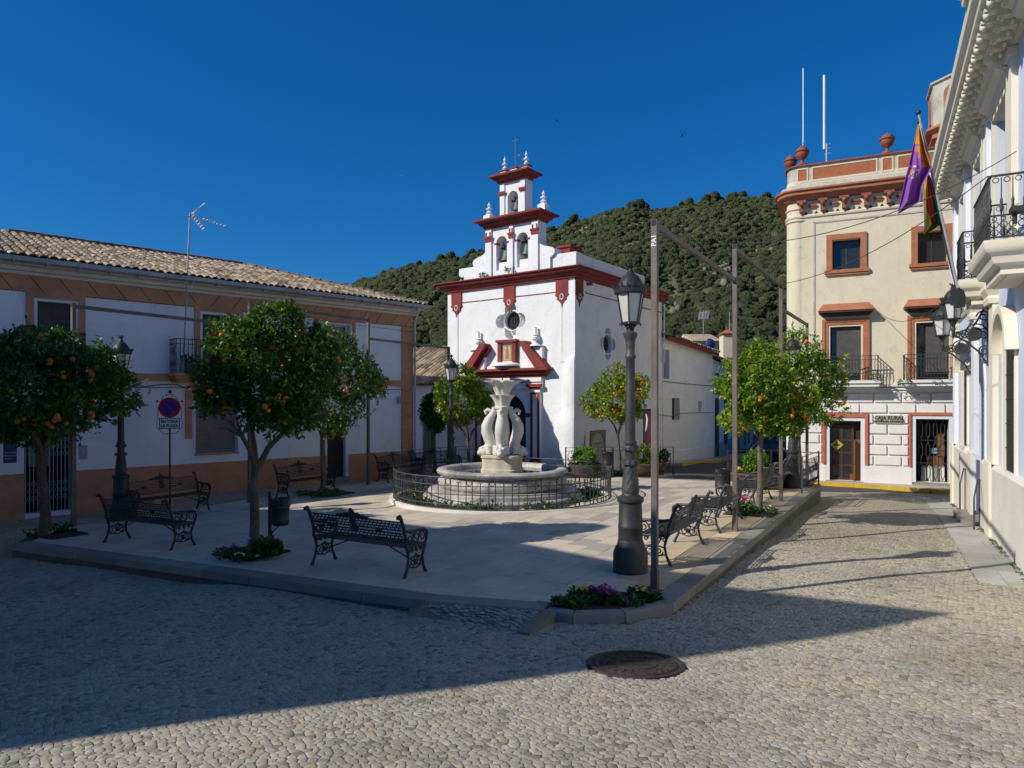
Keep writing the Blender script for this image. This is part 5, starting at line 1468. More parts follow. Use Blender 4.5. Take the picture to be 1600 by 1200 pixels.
for k in range(n_):
    xx = .55 + k * .72
    q = MB(); q.box(xx - .07, xx + .07, -.16, -.001, 9.52, 9.90); q.ball((xx + .02, -.24, 9.80), .10, 8, 6); q.prism([(xx - .05, 9.50), (xx + .05, 9.50), (xx, 9.42)], -.12, -.001); q.box(xx - .16, xx + .16, -.24, -.001, 9.86, 9.96); q.build('bracket', M['terracotta'], cj)
    q = MB()
    for j in range(4): q.box(xx + .26 + j * .06, xx + .31 + j * .06, -.06, -.001, 9.66, 9.80)
    q.box(xx + .24, xx + .52, -.08, -.001, 9.74, 9.80); q.build('frieze_tile', M['terracotta'], cj, smooth=0)
    for j in range(2):
        q = MB(); xa = xx + .08 + j * .36; q.prism([(xa, 9.47), (xa + .13, 9.47), (xa + .065, 9.56)], -.02, -.001); q.build('triangle_hole', M['dark'], cj, smooth=0)
zp0, zp1 = zo0 + .62, zo0 + 1.32
b = MB(); b.sweep([(-.25, zp0), (-.02, zp0), (-.02, zp1), (-.25, zp1)], path); b.build('parapet', M['caja_grime'], cj, smooth=0)
b = MB(); b.sweep([(-.28, zp1), (.06, zp1), (.06, zp1 + .05), (-.28, zp1 + .06)], path); b.build('parapet_coping', M['terracotta'], cj, smooth=0)
def pn(za, zb_):
    return c1_(za, 0)[0], c1_(zb_, 0)[0]
for a, c in (pn(268, 322), pn(360, 755), pn(798, 855), pn(895, 1270)):
    q = MB(); q.box(a, c, .0, .0195, zp0 + .12, zp1 - .10); 
    q = MB(); q.box(a, c, .008, .0195, zp0 + .13, zp1 - .12); o = q.build('brick_panel', M['caja_brick'], cj, smooth=0)
    q = MB(); surround(q, a, c, zp0 + .13, zp1 - .12, .05, -.01, .0195, True); q.build('panel_frame', M['caja_cream'], cj, smooth=0)
def urn(x, y, z, s=1.0):
    q = MB(); q.lathe([(.20, 0), (.18, .07), (.08, .10), (.055, .18), (.07, .22), (.17, .30), (.235, .42), (.22, .50), (.26, .52), (.26, .56), (.2, .58), (.18, .66), (.07, .72), (.05, .76), (.01, .78)], 16, (x, y, z)); return q.build('urn', M['terracotta'], cj)
for zx, y_ in ((220, 1.0), (293, .12), (825, .12)): urn(c1_(zx, 0, y_)[0], y_, zp1 + .06)
for u, v0, v1, r_, lab in ((1255, 107, 222, .022, 'tall slim white aerial rod rising behind the paired clay urns'), (1291.5, 117, 245, .045, 'thicker white aerial rod standing right of the clay urn pair on the parapet')):
    s_, zt_ = CJ.sz(u, v0, .6); s_, zb_ = CJ.sz(u, v1, .6); t = thing('roof_aerial', lab, 'aerial', CJ.world(s_, .6, zb_ - .5), CJ.rot)
    q = MB(); q.tube([(0, 0, 0), (0, 0, 1.0 if r_ > .03 else .5)], .03, 8); q.build('mount', M['gutter'], t)
    q = MB(); dx_ = -.08 if r_ > .03 else 0
    q.tube([(dx_, 0, .8 if r_ > .03 else .45), (dx_, 0, zt_ - zb_ + .5)], r_, 8); q.build('rod', M['white_paint'], t)
    if r_ > .03:
        q = MB()
        for zz in (.6, .8, .95): q.bar((-.08, 0, zz), (.14, 0, zz + .03), .02)
        q.build('clamp', M['gutter'], t, smooth=0)
# small turret on the roof
tz = 12.0; TC = CJ.world(7.0, 4.6); t = thing('roof_turret', 'octagonal grey roof turret with an orange niche behind the parapet of the cream building', 'turret', (TC.x, TC.y, 0), CJ.rot)
q = MB(); q.lathe([(1.83, 10.8), (1.83, 12.8)], 8, ph=PI / 8); q.build('turret_wall', M['caja_cream'], t, smooth=0)
q = MB(); q.lathe([(1.83, 12.8), (1.98, 12.9), (1.98, 13.05), (2.20, 13.2), (2.20, 13.3), (1.83, 13.35)], 8, ph=PI / 8); q.build('cornice', M['caja_orange'], t, smooth=0)
q = MB(); q.lathe([(1.95, 13.35), (1.95, 15.0), (2.05, 15.05), (2.05, 15.12), (.1, 15.15)], 8, ph=PI / 8); q.build('parapet', M['caja_grime'], t, smooth=0)
for k in range(8):
    a = PI / 4 * k; q = MB(); q.M = Matrix.Rotation(a, 4, 'Z'); q.prism(archhole(-.26, .26, 13.65, 14.75), -1.84, -1.796); q.build('niche', M['caja_brick'], t, smooth=0)
b = MB(); b.box(.2, cw - .1, .2, 7.9, 10.5, 10.6); b.build('roof', M['terracotta'], cj, smooth=0)
# pavement in front and its yellow kerb
def cjw(s_, y_): return V2(CJ.world(s_, y_))
yk = [cjw(-1.2, -.35), cjw(1.4, -.45), cjw(3.2, -.75), cjw(4.6, -1.15), cjw(5.6, -1.25)]
bk = tag(MB().add([(0, 0, -5)] * 3, [(0, 1, 2)]).build('yellow_kerb', M['yellow']), kind='structure') if False else None
pm = MB(); pl = [tuple(p) for p in yk] + [tuple(cjw(5.6, .05)), tuple(cjw(-1.2, .05))]
pm.prism_z(pl, -1.5, lambda x, y: -.525); pm.build('pavement', M['slab_dark'], kind='structure', smooth=0)
ky = tag(link('yellow_kerb', None), kind='structure')
rp = run_points(yk, .9)
for a, c in zip(rp[:-1], rp[1:]):
    d = (c - a).normalized(); n = Vector((d.y, -d.x)) * .16; u = d * .006
    q = MB(); q.prism_z([tuple(a + n + u), tuple(c + n - u), tuple(c - u), tuple(a + u)], -1.5, lambda x, y: -.52); q.build('kerb_stone', M['yellow'], ky, smooth=0)
# far yellow kerb along the white house
p_ = [V2(HR.world(s_, -1.0)) for s_ in (-.5, 2, 4, hl + 1, hl + 8)]; rp = run_points(p_, 1.0)
pm = MB(); pm.prism_z([tuple(p) for p in p_] + [tuple(V2(HR.world(hl + 8, .5))), tuple(V2(HR.world(-.5, .5)))], -3, lambda x, y: zs(x, y) + .12); pm.build('pavement', M['slab_dark'], kind='structure', smooth=0)
for a, c in zip(rp[:-1], rp[1:]):
    d = (c - a).normalized(); n = Vector((d.y, -d.x)) * .16; u = d * .006
    q = MB(); q.prism_z([tuple(a + n + u), tuple(c + n - u), tuple(c - u), tuple(a + u)], -3, lambda x, y: zs(x, y) + .13); q.build('kerb_stone', M['yellow'], ky, smooth=0)
# ================================================================== TOWN HALL (RIGHT)
hb = thing('town_hall', 'pale lilac town hall with cream mouldings, bracketed eaves, iron balconies and arched windows', 'town hall', HALL.world(0, 0, 0), HALL.rot)
HL = 19.5; HZ = 9.0
def hs_(u, off=0): return HALL.sz(u, off=off)
def hz_(u, v, off=0): return HALL.sz(u, v, off)[1]
wn1 = (hs_(1506.5), hs_(1513), 1.30, 3.9)      # far arched window
wn2 = (hs_(1572), hs_(1587.5), 1.2, 3.9)
dr_ = (hs_(1523), hs_(1540), -.25, 3.55)
wn1 = (wn1[0], wn1[1], hz_(1510, 697), hz_(1510, 552)); wn2 = (wn2[0], wn2[1], hz_(1587, 745), hz_(1580, 505))
zpl_ = 1.15
ub1 = (hs_(1557), hs_(1578)); ub2 = (hs_(1526), hs_(1537)); ub3 = (hs_(1503.5), hs_(1510))
zuf = 5.15
ups = [(a, c, 5.25, 8.0) for a, c in (ub1, ub2, ub3)]
wn3 = (wn2[0] + 3.6, wn2[1] + 3.6, wn2[2], wn2[3]); ups.append((ub1[0] + 4, ub1[1] + 4, 5.25, 8.0))
b = plate([(0, -1.5), (HL, -1.5), (HL, HZ), (0, HZ)], [archhole(w[0], w[1], w[2], w[3]) for w in (wn1, wn2, wn3)] + [archhole(*dr_)] + [rect(*w) for w in ups], .5, 0)
b.box(0, .4, .5, 9, -1.5, HZ); b.box(HL - .4, HL, .5, 9, -1.5, HZ); b.box(0, HL, 9, 9.3, -1.5, HZ); b.build('wall', M['hall_lilac'], hb, smooth=40)
b = MB(); b.box(-.1, HL, -.1, 9.4, HZ + .35, HZ + .6); b.build('roof', M['tile'], hb, smooth=0)
# plinth, sloping nothing: flat top with a chamfer, broken by the doorway
for a, c in ((-.06, dr_[0] - .16), (dr_[1] + .16, HL)):
    b = MB(); b.extr_x([(-.001, -1.5), (-.12, -1.5), (-.12, zpl_ - .06), (-.06, zpl_), (-.001, zpl_)], a, c); b.build('plinth', M['hall_plinth'], hb, smooth=0)
# pilasters
pil = [hs_(1547.5, -.1), .28, hs_(1519.5, -.1), hs_(1547.5, -.1) + 5.4]
for i, xx in enumerate(pil):
    w = .26 if i != 1 else .24
    b = MB(); b.box(xx - w, xx + w, -.10, -.001, zpl_ + .01, 4.35); b.build('pilaster', M['hall_cream'] if i in (0, 3) else M['hall_white'], hb, smooth=0)
    b = MB(); b.box(xx - w - .04, xx + w + .04, -.17, -.1205, -1.5, zpl_ + .05); b.build('pilaster_base', M['hall_cream'], hb, smooth=0)
    b = MB(); b.sweep([(0, 4.35), (.03, 4.35), (.05, 4.45), (.03, 4.5), (.1, 4.62), (.1, 4.7), (0, 4.7)], [(xx - w, -.001), (xx - w, -.14), (xx + w, -.14), (xx + w, -.001)]); b.box(xx - w, xx + w, -.14, -.002, 4.351, 4.70); b.build('capital', M['hall_cream'], hb, smooth=0)
# ground floor arched windows with moulded frames and hood moulds
def arched_frame(x0, x1, z0, zt, w, y0, y1, n=16):
    c = (x0 + x1) / 2; r = (x1 - x0) / 2; zc = zt - r
    o = [(x1 + w, z0)] + arc(c, zc, r + w, 0, 180, n) + [(x0 - w, z0)] + [(x0, z0)] + arc(c, zc, r, 180, 0, n) + [(x1, z0)]
    pl = plate(o, [], y1 - y0, y0); return pl
for w in (wn1, wn2, wn3):
    arched_frame(*w, .12, -.03, -.001).build('window_frame', M['hall_cream'], hb); arched_frame(w[0] - .13, w[1] + .13, w[2], w[3] + .13, .07, -.05, -.001).build('window_moulding', M['hall_cream'], hb)
    c = (w[0] + w[1]) / 2; r = (w[1] - w[0]) / 2; zc = w[3] - r; rr = r + .20
    o = arc(c, zc, rr + .12, 0, 180, 18) + arc(c, zc, rr - .02, 180, 0, 18); plate(o, [], .20, -.205).build('hood_mould', M['hall_cream'], hb)
    b = MB(); b.box(w[0] - .2, w[1] + .2, -.10, -.001, w[2] - .1, w[2] - .001); b.build('window_sill', M['hall_cream'], hb, smooth=0)
    b = MB(); b.prism(archhole(w[0] + .01, w[1] - .01, w[2], w[3] - .01), .012, .05); o_ = b.build('window', M['dark'], hb, smooth=0)
    g = MB(); nb = max(4, int((w[1] - w[0]) / .11))
    for k in range(1, nb):
        xx = w[0] + (w[1] - w[0]) * k / nb; h = zc + math.sqrt(max(0, r * r - (xx - c) ** 2)); g.bar((xx, .0, w[2]), (xx, .0, h), .02)
    for k in range(1, 6): zz = w[2] + (w[3] - w[2]) * k / 6; g.bar((w[0], .0, zz), (w[1], .0, zz), .025, .012)
    for k in range(5):
        zz = w[2] + (w[3] - w[2]) * (k + .5) / 6; n = 12
        for x_ in (w[0] + (w[1] - w[0]) * .3, w[0] + (w[1] - w[0]) * .7): g.tube([(x_ + .07 * math.cos(2 * PI * t / n), .0, zz + .1 * math.sin(2 * PI * t / n)) for t in range(n)], .008, 4, closed=True)
    g.build('window_bars', M['iron'], o_, smooth=0)
# doorway
arched_frame(dr_[0], dr_[1], dr_[2], dr_[3], .14, -.03, -.001).build('door_frame', M['hall_white'], hb)
b = MB(); b.box(dr_[0] - .02, dr_[1] + .02, .9, .95, dr_[2], dr_[3] + .1); b.box(dr_[0] - .05, dr_[0], .5, .95, dr_[2], dr_[3]); b.box(dr_[1], dr_[1] + .05, .5, .95, dr_[2], dr_[3]); b.build('door_recess', M['hall_white'], hb, smooth=0)
b = MB(); b.box(dr_[0] + .05, dr_[1] - .05, .86, .899, dr_[2], 2.2); d_ = b.build('door', M['hall_lilac'], hb, smooth=0)
q = MB(); q.box(dr_[0] + .1, dr_[0] + .3, .6, .64, dr_[2] + .3, 2.0); q.build('glass_leaf', M['greenish'], d_, smooth=0)
b = MB(); b.box(dr_[0] - .05, dr_[1] + .05, -.45, .9, -1.5, dr_[2] - .001); b.build('doorstep', M['granite'], hb, smooth=0)
for s_ in (0, 1):     # little wrought lambrequins in the arch
    b = MB(); xx = dr_[0] + .1 if s_ == 0 else dr_[1] - .1
    for k in range(12): b.ball((xx + (k * .02 if s_ == 0 else -k * .02), .02, 3.3 - k * .11), .035, 5, 4)
    b.build('wrought_tracery', M['iron'], hb)
# handrails beside the step
for xx in (dr_[0] - .5, dr_[1] + .35):
    t = thing('handrail', 'dark iron handrail %s the town hall doorstep' % ('beyond' if xx < dr_[0] else 'on the near side of'), 'handrail', HALL.world(xx, 0, 0), HALL.rot)
    b = MB(); b.tube([(0, -.13, .70), (.0, -.18, .72), (.5, -.30, .38), (.5, -.30, -.45)], .016, 8); b.build('rail', M['iron_grey'], t)
    b = MB(); b.tube([(0, -.15, .70), (0, -.15, -.4)], .013, 6); b.build('post', M['iron_grey'], t)
# upper floor pilaster strips and windows
for a, w, m_ in ((hs_(1514), .30, 'hall_white'), (hs_(1543), .16, 'hall_cream'), (hs_(1549), .12, 'hall_white'), (hs_(1588), .18, 'hall_cream'), (hs_(1583.5), .07, 'hall_cream'), (.25, .24, 'hall_white'), (hs_(1588) + 3.2, .2, 'hall_cream')):
    b = MB(); b.box(a - w, a + w, -.10, -.001, 4.95, 8.28); b.build('pilaster', M[m_], hb, smooth=0)
    b = MB(); b.box(a - w - .04, a + w + .04, -.15, -.001, 8.28, 8.42); b.build('capital', M['hall_cream'], hb, smooth=0)
for w in ups:
    b = MB(); surround(b, *w, .14, -.07, -.001); b.build('window_frame', M['hall_cream'], hb, smooth=0)
    x0, x1 = w[0] - .3, w[1] + .3; z = w[3] + .14
    b = MB(); b.extr_x([(-.001, z), (-.10, z), (-.14, z + .12), (-.26, z + .2), (-.28, z + .3), (-.34, z + .34), (-.34, z + .42), (-.001, z + .46)], x0, x1); b.build('window_hood', M['hall_cream'], hb, smooth=0)
    window_fill(hb, w[0], w[1], w[2], w[3], .3, M['wood_brown'], (2, 3))
# storey band
b = MB(); b.sweep([(0, 4.74), (.06, 4.74), (.08, 4.82), (.12, 4.86), (.12, 4.92), (0, 4.95)], [(-.001, 2), (-.001, 0), (HL, 0)]); b.build('string_course', M['hall_cream'], hb)
# eaves
EZ = 8.45
b = MB(); b.sweep([(0, EZ), (.08, EZ), (.10, EZ + .10), (.14, EZ + .12), (.16, EZ + .25), (.66, EZ + .27), (.68, EZ + .36), (.76, EZ + .42), (.78, EZ + .55), (.72, EZ + .58), (0, EZ + .62)], [(0, 9), (0, 0), (HL, 0)])
b.build('cornice', M['hall_cream'], hb, smooth=30)
sj = hs_(1508, -.8)
b = MB(); b.sweep([(.5, EZ + .58), (.84, EZ + .58), (.86, EZ + .70), (.93, EZ + .74), (.93, EZ + .86), (.5, EZ + .9)], [(sj, 0), (HL, 0)]); b.build('cornice_step', M['hall_cream'], hb, smooth=30)
x = .35; bmk = MB()
bmk.box(-.07, .07, -.60, -.161, EZ + .17, EZ + .268); bmk.box(-.055, .055, -.42, -.10, EZ + .08, EZ + .17); bmk.ball((0, -.56, EZ + .14), .05, 8, 6); bmk.ball((0, -.36, EZ + .07), .042, 8, 6); bmk.ball((0, -.22, EZ + .0), .035, 8, 6)
bme = bmk.mesh('eaves_bracket', M['hall_cream'], 40)
while x < HL - .2:
    link('eaves_bracket', bme, hb, (x, 0, -(EZ + .27) * .18), None, (1.25, 1.0, 1.18)); x += .40
# balconies
def hall_balcony(s0, s1, zf, dep, railh, nm='balcony'):
    b = MB(); b.sweep([(-dep, zf - .52), (-.30, zf - .52), (-.24, zf - .40), (-.10, zf - .34), (-.06, zf - .22), (.0, zf - .18), (.04, zf - .10), (.04, zf), (-dep, zf)], [(s0, .0), (s0, -dep), (s1, -dep), (s1, .0)])
    b.box(s0 + .2, s1 - .2, -dep + .2, -.001, zf - .5, zf - .01)
    B = b.build(nm, M['hall_cream'], hb, smooth=30)
    r = MB(); y = -dep + .05; xa, xb = s0 + .05, s1 - .05; P = [(xa, 0), (xa, y), (xb, y), (xb, 0)]
    for hz, w in ((railh, .045), (.38, .02), (.05, .025)):
        for a, c in zip(P[:-1], P[1:]): r.bar((*a, zf + hz), (*c, zf + hz), w, .025)
    r.build('rail', M['iron'], B, smooth=0)
    for a, c in zip(P[:-1], P[1:]):
        a = Vector((*a, 0)); c = Vector((*c, 0)); L = (c - a).length; n = max(2, round(L / .15)); d = (c - a).normalized()
        for k in range(n + 1 if c.y > -.1 else n):
            p = a.lerp(c, k / n); q = MB()
            q.lathe([(.008, .03), (.010, .40), (.022, .45), (.026, .50), (.018, .56), (.024, .60), (.010, .66), (.008, railh - .03)], 6, (p.x, p.y, zf)); q.build('baluster', M['iron'], B)
        q = MB(); n2 = max(2, round(L / .11))
        for k in range(n2):
            p = a.lerp(c, (k + .5) / n2)
            for zz, r_ in ((.12, .05), (.24, .05), (.33, .03)): q.tube([(p.x + d.x * r_ * math.cos(t), p.y + d.y * r_ * math.cos(t), zf + zz + r_ * math.sin(t)) for t in [2 * PI * i / 8 for i in range(8)]], .007, 4, closed=True)
        for k in range(max(2, round(L / .15))):
            p = a.lerp(c, (k + .5) / max(2, round(L / .15)))
            q.tube([(p.x + d.x * .04 * math.cos(t), p.y + d.y * .04 * math.cos(t), zf + railh - .07 + .04 * math.sin(t)) for t in [2 * PI * i / 8 for i in range(8)]], .007, 4, closed=True)
        q.build('scroll_band', M['iron'], B, smooth=0, kind='stuff')
    return B
b1a, b1b = HALL.sz(1519, off=-.6), HALL.sz(1544, off=-.6)
b2a, b2b = HALL.sz(1494, off=-.55), HALL.sz(1504, off=-.55)
zf1_ = HALL.sz(1544, 376, -.6)[1]; zr1 = HALL.sz(1544, 275, -.6)[1]
zf2_ = HALL.sz(1504, 437, -.55)[1]; zr2 = HALL.sz(1504, 362, -.55)[1]
print('hall', b1a, b1b, zf1_, zr1, b2a, b2b, zf2_, zr2, 'wins', wn1, wn2, dr_)
hall_balcony(b1a, b1b, zf1_, .62, zr1 - zf1_)
hall_balcony(b2a, b2b, zf2_, .58, min(1.2, zr2 - zf2_))
b = MB(); px_ = b1b; b.box(px_ - .02, px_ + .22, -.34, -.10, zf1_ + .36, zf1_ + .44); b.box(px_ + .05, px_ + .1, -.3, -.25, zf1_ + .2, zf1_ + .36); b.build('flood_lamp', M['iron'], hb, smooth=0)
# bracket lamps
def lantern(t, z0, r_top, r_bot, h, n=6, rootname='lantern', mt='iron'):
    """glazed head standing on z0"""
    fr = MB(); L = fr
    L.lathe([(r_bot * .5, z0 - .04), (r_bot * 1.1, z0 - .02), (r_bot * 1.12, z0), (r_bot * .9, z0 + .012)], n * 2)
    L.lathe([(r_top * 1.02, z0 + h), (r_top * 1.18, z0 + h + .015), (r_top * 1.22, z0 + h + .08), (r_top * 1.1, z0 + h + .10), (r_top * 1.0, z0 + h + .10)], n * 3)
    L.lathe([(r_top * 1.0, z0 + h + .09), (r_top * .86, z0 + h + .17), (r_top * .62, z0 + h + .25), (r_top * .30, z0 + h + .30), (r_top * .2, z0 + h + .34), (r_top * .10, z0 + h + .37), (r_top * .26, z0 + h + .40), (r_top * .12, z0 + h + .44), (.01, z0 + h + .47)], n * 2)
    for k in range(n):
        a = 2 * PI * k / n; L.bar((r_bot * math.cos(a), r_bot * math.sin(a), z0), (r_top * math.cos(a), r_top * math.sin(a), z0 + h), .018)
    for k in range(n * 3):
        a = 2 * PI * k / (n * 3); c, s = math.cos(a), math.sin(a); rr_ = r_top * 1.2
        L.ball((rr_ * c, rr_ * s, z0 + h + .10), .022, 5, 4); L.bar((rr_ * c, rr_ * s, z0 + h + .09), (rr_ * 1.08 * c, rr_ * 1.08 * s, z0 + h + .14), .016)
    for k in range(6):
        a = 2 * PI * k / 6; c, s = math.cos(a), math.sin(a); L.bar((.03 * c, .03 * s, z0 + h + .38), (.08 * c, .08 * s, z0 + h + .44), .014)
    fo = fr.build(rootname, M[mt], t)
    for k in range(n):
        a0, a1 = 2 * PI * k / n, 2 * PI * (k + 1) / n; rb, rt = r_bot * .97, r_top * .97
        v = [(rb * math.cos(a0), rb * math.sin(a0), z0 + .005), (rb * math.cos(a1), rb * math.sin(a1), z0 + .005), (rt * math.cos(a1), rt * math.sin(a1), z0 + h), (rt * math.cos(a0), rt * math.sin(a0), z0 + h)]
        MB().add(v, [(0, 1, 2, 3)]).build('pane', M['lampglass'], fo, smooth=0, fix=False)
    return fo
for u, v, uw, lab, sc in ((1489.5, 498, 1542, 'near one of two wall lanterns on scrolled iron brackets at the town hall door', 1.0), (1472.5, 524, 1517, 'far one of two wall lanterns on scrolled iron brackets at the town hall door', 1.0)):
    s_ = hs_(uw, -.03); k = (u - 800) / FPX
    # arm comes straight out of the wall at s_: find its length
    A0_ = HALL.world(s_, 0); nn = HALL.n
    # (A0 - n t).x = k (A0 - n t).y
    tt = (A0_.x - k * A0_.y) / (nn.x - k * nn.y)
    pos = A0_ - Vector((nn.x, nn.y, 0)) * tt; z0 = CAMZ - (v - HOR) / FPX * pos.y
    t = thing('wall_lantern', lab, 'wall lamp', (pos.x, pos.y, z0), HALL.rot)
    px_m = FPX / pos.y; hgl = 24 / px_m
    lantern(t, 0, 17 / px_m / 1.22, 9.5 / px_m, hgl, 4 if False else 6)
    b = MB(); L_ = tt; b.lathe([(.03, -.30), (.05, -.22), (.03, -.18), (.06, -.1), (.10, -.03)], 10); b.lathe([(.012, -.42), (.03, -.36), (.03, -.30)], 8)
    b.build('lantern_stem', M['iron'], t)
    b = MB(); zb_ = -.28
    b.bar((0, L_ - .02, .35), (0, L_ - .02, -1.05), .04, .03); b.tube([(0, 0, -.30), (0, L_ * .4, -.36), (0, L_ * .7, -.05), (0, L_ - .03, .30)], .02, 7); b.tube([(0, 0, -.34), (0, L_ * .35, -.5), (0, L_ * .75, -.75), (0, L_ - .03, -1.0)], .02, 7)
    def scroll(cy, cz_, r0, turns=1.6, dirn=1, ph=0):
        n = 30; b.tube([(0, cy + dirn * r0 * (1 - .75 * i / n) * math.cos(ph + turns * 2 * PI * i / n), cz_ + r0 * (1 - .75 * i / n) * math.sin(ph + turns * 2 * PI * i / n)) for i in range(n + 1)], .015, 6)
    scroll(L_ * .62, -.34, .23); scroll(L_ * .86, .02, .13, 1.4, -1); scroll(L_ * .88, -.72, .12); scroll(L_ * .32, -.36, .11, 1.4, -1); scroll(L_ * .12, -.36, .08); scroll(L_ * .85, -.36, .12, 1.5, -1, 1)
    b.M = Matrix.Translation((0, L_ * .62, -.34)) @ Matrix.Rotation(R(90), 4, 'Y'); b.lathe([(.14, -.01), (.14, .01)], 20); b.M = None
    b.build('scroll_bracket', M['iron'], t)
# wall cable loop
b = MB(); b.tube([(hs_(u), -.12, hz_(u, v)) for u, v in ((1540, 440), (1546, 455), (1552, 465), (1554, 485), (1552, 500), (1545, 508))], .014, 6); b.build('wall_cable', M['iron_grey'], hb)
# ---------------- flags
def at_off(u, v, off):
    s_, z = HALL.sz(u, v, off); return HALL.world(s_, off, z)
def fabric(name, c):
    m, t, p = nodes_of(name); tr = t.nodes.new('ShaderNodeBsdfTranslucent'); mx = t.nodes.new('ShaderNodeMixShader'); mx.inputs[0].default_value = .45
    n = N(t, 'ShaderNodeTexNoise', Scale=5.0, Detail=5.0); t.links.new(coords(t, kind='World'), n.inputs['Vector']); cc = ramp(t, n.outputs[0], [(.3, tuple(x * .85 for x in c)), (.7, c)])
    t.links.new(cc, p.inputs['Base Color']); t.links.new(cc, tr.inputs[0]); p.inputs['Roughness'].default_value = .8; o = [q for q in t.nodes if q.type == 'OUTPUT_MATERIAL'][0]
    t.links.new(p.outputs[0], mx.inputs[1]); t.links.new(tr.outputs[0], mx.inputs[2]); t.links.new(mx.outputs[0], o.inputs[0]); return m
M['fabric_purple'] = fabric('fabric_purple', (.46, .16, .60)); M['fabric_orange'] = fabric('fabric_orange', (.85, .42, .07)); M['fabric_red'] = fabric('fabric_red', (.75, .04, .03))
M['fabric_yellow'] = fabric('fabric_yellow', (.85, .62, .05)); M['fabric_green'] = fabric('fabric_green', (.07, .42, .17)); M['fabric_white'] = fabric('fabric_white', (.85, .85, .86))
def flag(name, label, rows, region, mats, depth, amp, extra=None):
    """rows: (v, u_left, u_right) in the photograph; cloth folds give real depth"""
    o_ = bpy.data.meshes.new(name); nr, nc = 46, 34; vs = []; fs = []; mi = []
    V = [r[0] for r in rows]
    for i in range(nr + 1):
        v = V[0] + (V[-1] - V[0]) * i / nr; ul = np.interp(v, V, [r[1] for r in rows]); ur = np.interp(v, V, [r[2] for r in rows])
        for j in range(nc + 1):
            u = ul + (ur - ul) * j / nc; f = j / nc; g = i / nr
            fold = amp * min(1, g * 3) * (math.sin(f * 9 + g * 1.5) * .6 + math.sin(f * 17 + 1.2 - g * 2) * .3)
            vs.append(((u, v), fold))
    pts = []
    for (u, v), fold in vs:
        Yd = depth(u, v) + fold; pts.append((ray(u, Yd), Yd, CAMZ - (v - HOR) / FPX * Yd))
    for i in range(nr):
        for j in range(nc):
            a = i * (nc + 1) + j; fs.append((a, a + 1, a + nc + 2, a + nc + 1))
            u = (vs[a][0][0] + vs[a + nc + 2][0][0]) / 2; v = (vs[a][0][1] + vs[a + nc + 2][0][1]) / 2; mi.append(region(u, v, (j + .5) / nc, (i + .5) / nr))
    o0 = Vector(pts[0]); o_.from_pydata([tuple(Vector(p) - o0) for p in pts], [], fs)
    for m_ in mats: o_.materials.append(M[m_])
    o_.polygons.foreach_set('material_index', mi); o_.polygons.foreach_set('use_smooth', [True] * len(fs))
    ob = link(name, o_, None, tuple(o0)); tag(ob, label, 'flag'); md = ob.modifiers.new('s', 'SOLIDIFY'); md.thickness = .006
    return ob
def lean_point(base, u, v):
    """point straight out from the wall above base that lies on this line of sight"""
    k = (u - 800) / FPX; nn = HALL.n; t = (base.x - k * base.y) / (nn.x - k * nn.y); y = base.y - nn.y * t
    return Vector((base.x - nn.x * t, y, CAMZ - (v - HOR) / FPX * y))
def poles():
    P = []
    specs = ((HALL.world(b2b - .15, -.60), 458, (1435, 176), 'gutter', 'longest flagpole with a ball tip, leaning out and carrying the purple flag', .028),
             (HALL.world(b2b - .55, -.62), 455, (1436.5, 190), 'white_paint', 'pale flagpole just behind the longest one on the far town hall balcony', .026),
             (HALL.world(b2b - .35, -.62), 452, (1447, 262), 'iron', 'dark flagpole of the red and green flag, lowest of the three', .024))
    for base, vb, c, m_, lab, r_ in specs:
        p0 = Vector((base.x, base.y, CAMZ - (vb - HOR) / FPX * base.y)); p1 = lean_point(base, *c)
        print('pole', p0, p1, (p1 - p0).length)
        t = thing('flagpole', lab, 'flagpole', p0)
        q = MB(); q.tube([(0, 0, 0), p1 - p0], [r_, r_ * .8], 8); q.build('pole', M[m_], t); q = MB(); q.ball(tuple(p1 - p0), r_ * 1.9, 10, 8); q.build('ball', M['iron'], t); P.append((p0, p1))
        q = MB(); q.box(-.07, .07, -.1, .07, -.3, .1); q.build('holder', M['iron'], t, smooth=0)
    return P
PL_ = poles()
Ydep = lambda P: (lambda u, v: float(np.interp(v, [P[1].z and 176, 458], [P[1].y, P[0].y])))
def regA(u, v, f, g):
    if (u - 1424) ** 2 + (v - 268) ** 2 < 11 ** 2:
        d2 = math.hypot(u - 1424, v - 268); an_ = math.atan2(v - 268, u - 1424)
        if d2 > 7.5 and int((an_ + PI) / (2 * PI) * 16) % 2: return 2
        if d2 < 4.5 and int((an_ + PI) / (2 * PI) * 10) % 2: return 3
    org = v < 226 or (1431 < u < 1436 and 229 < v < 237) or (u >= 1436 and v < 247) or (1441 < u < 1450.5 and v < 262) or (u >= 1450 and v < 258) or u > 1456
    return 0 if org else 1
flag('flag', 'large purple and orange flag with a ring emblem hanging from the longest flagpole', [(195, 1434, 1436.5), (215, 1429.5, 1441), (240, 1424, 1448), (262, 1419, 1457), (276, 1415, 1449), (290, 1412, 1442), (315, 1406.5, 1438), (334, 1402.5, 1404)], regA, ['fabric_orange', 'fabric_purple', 'fabric_white', 'fabric_yellow'], lambda u, v: float(np.interp(v, [176, 458], [PL_[0][1].y, PL_[0][0].y])) - .05, .16)
def regB(u, v, f, g):
    if f < .14: return 3 if g > .15 else 2
    if f < .34 + .1 * math.sin(g * 9): return 1
    if f > .62 and g > .35 + .1 * math.sin(f * 20): return 2
    return 0
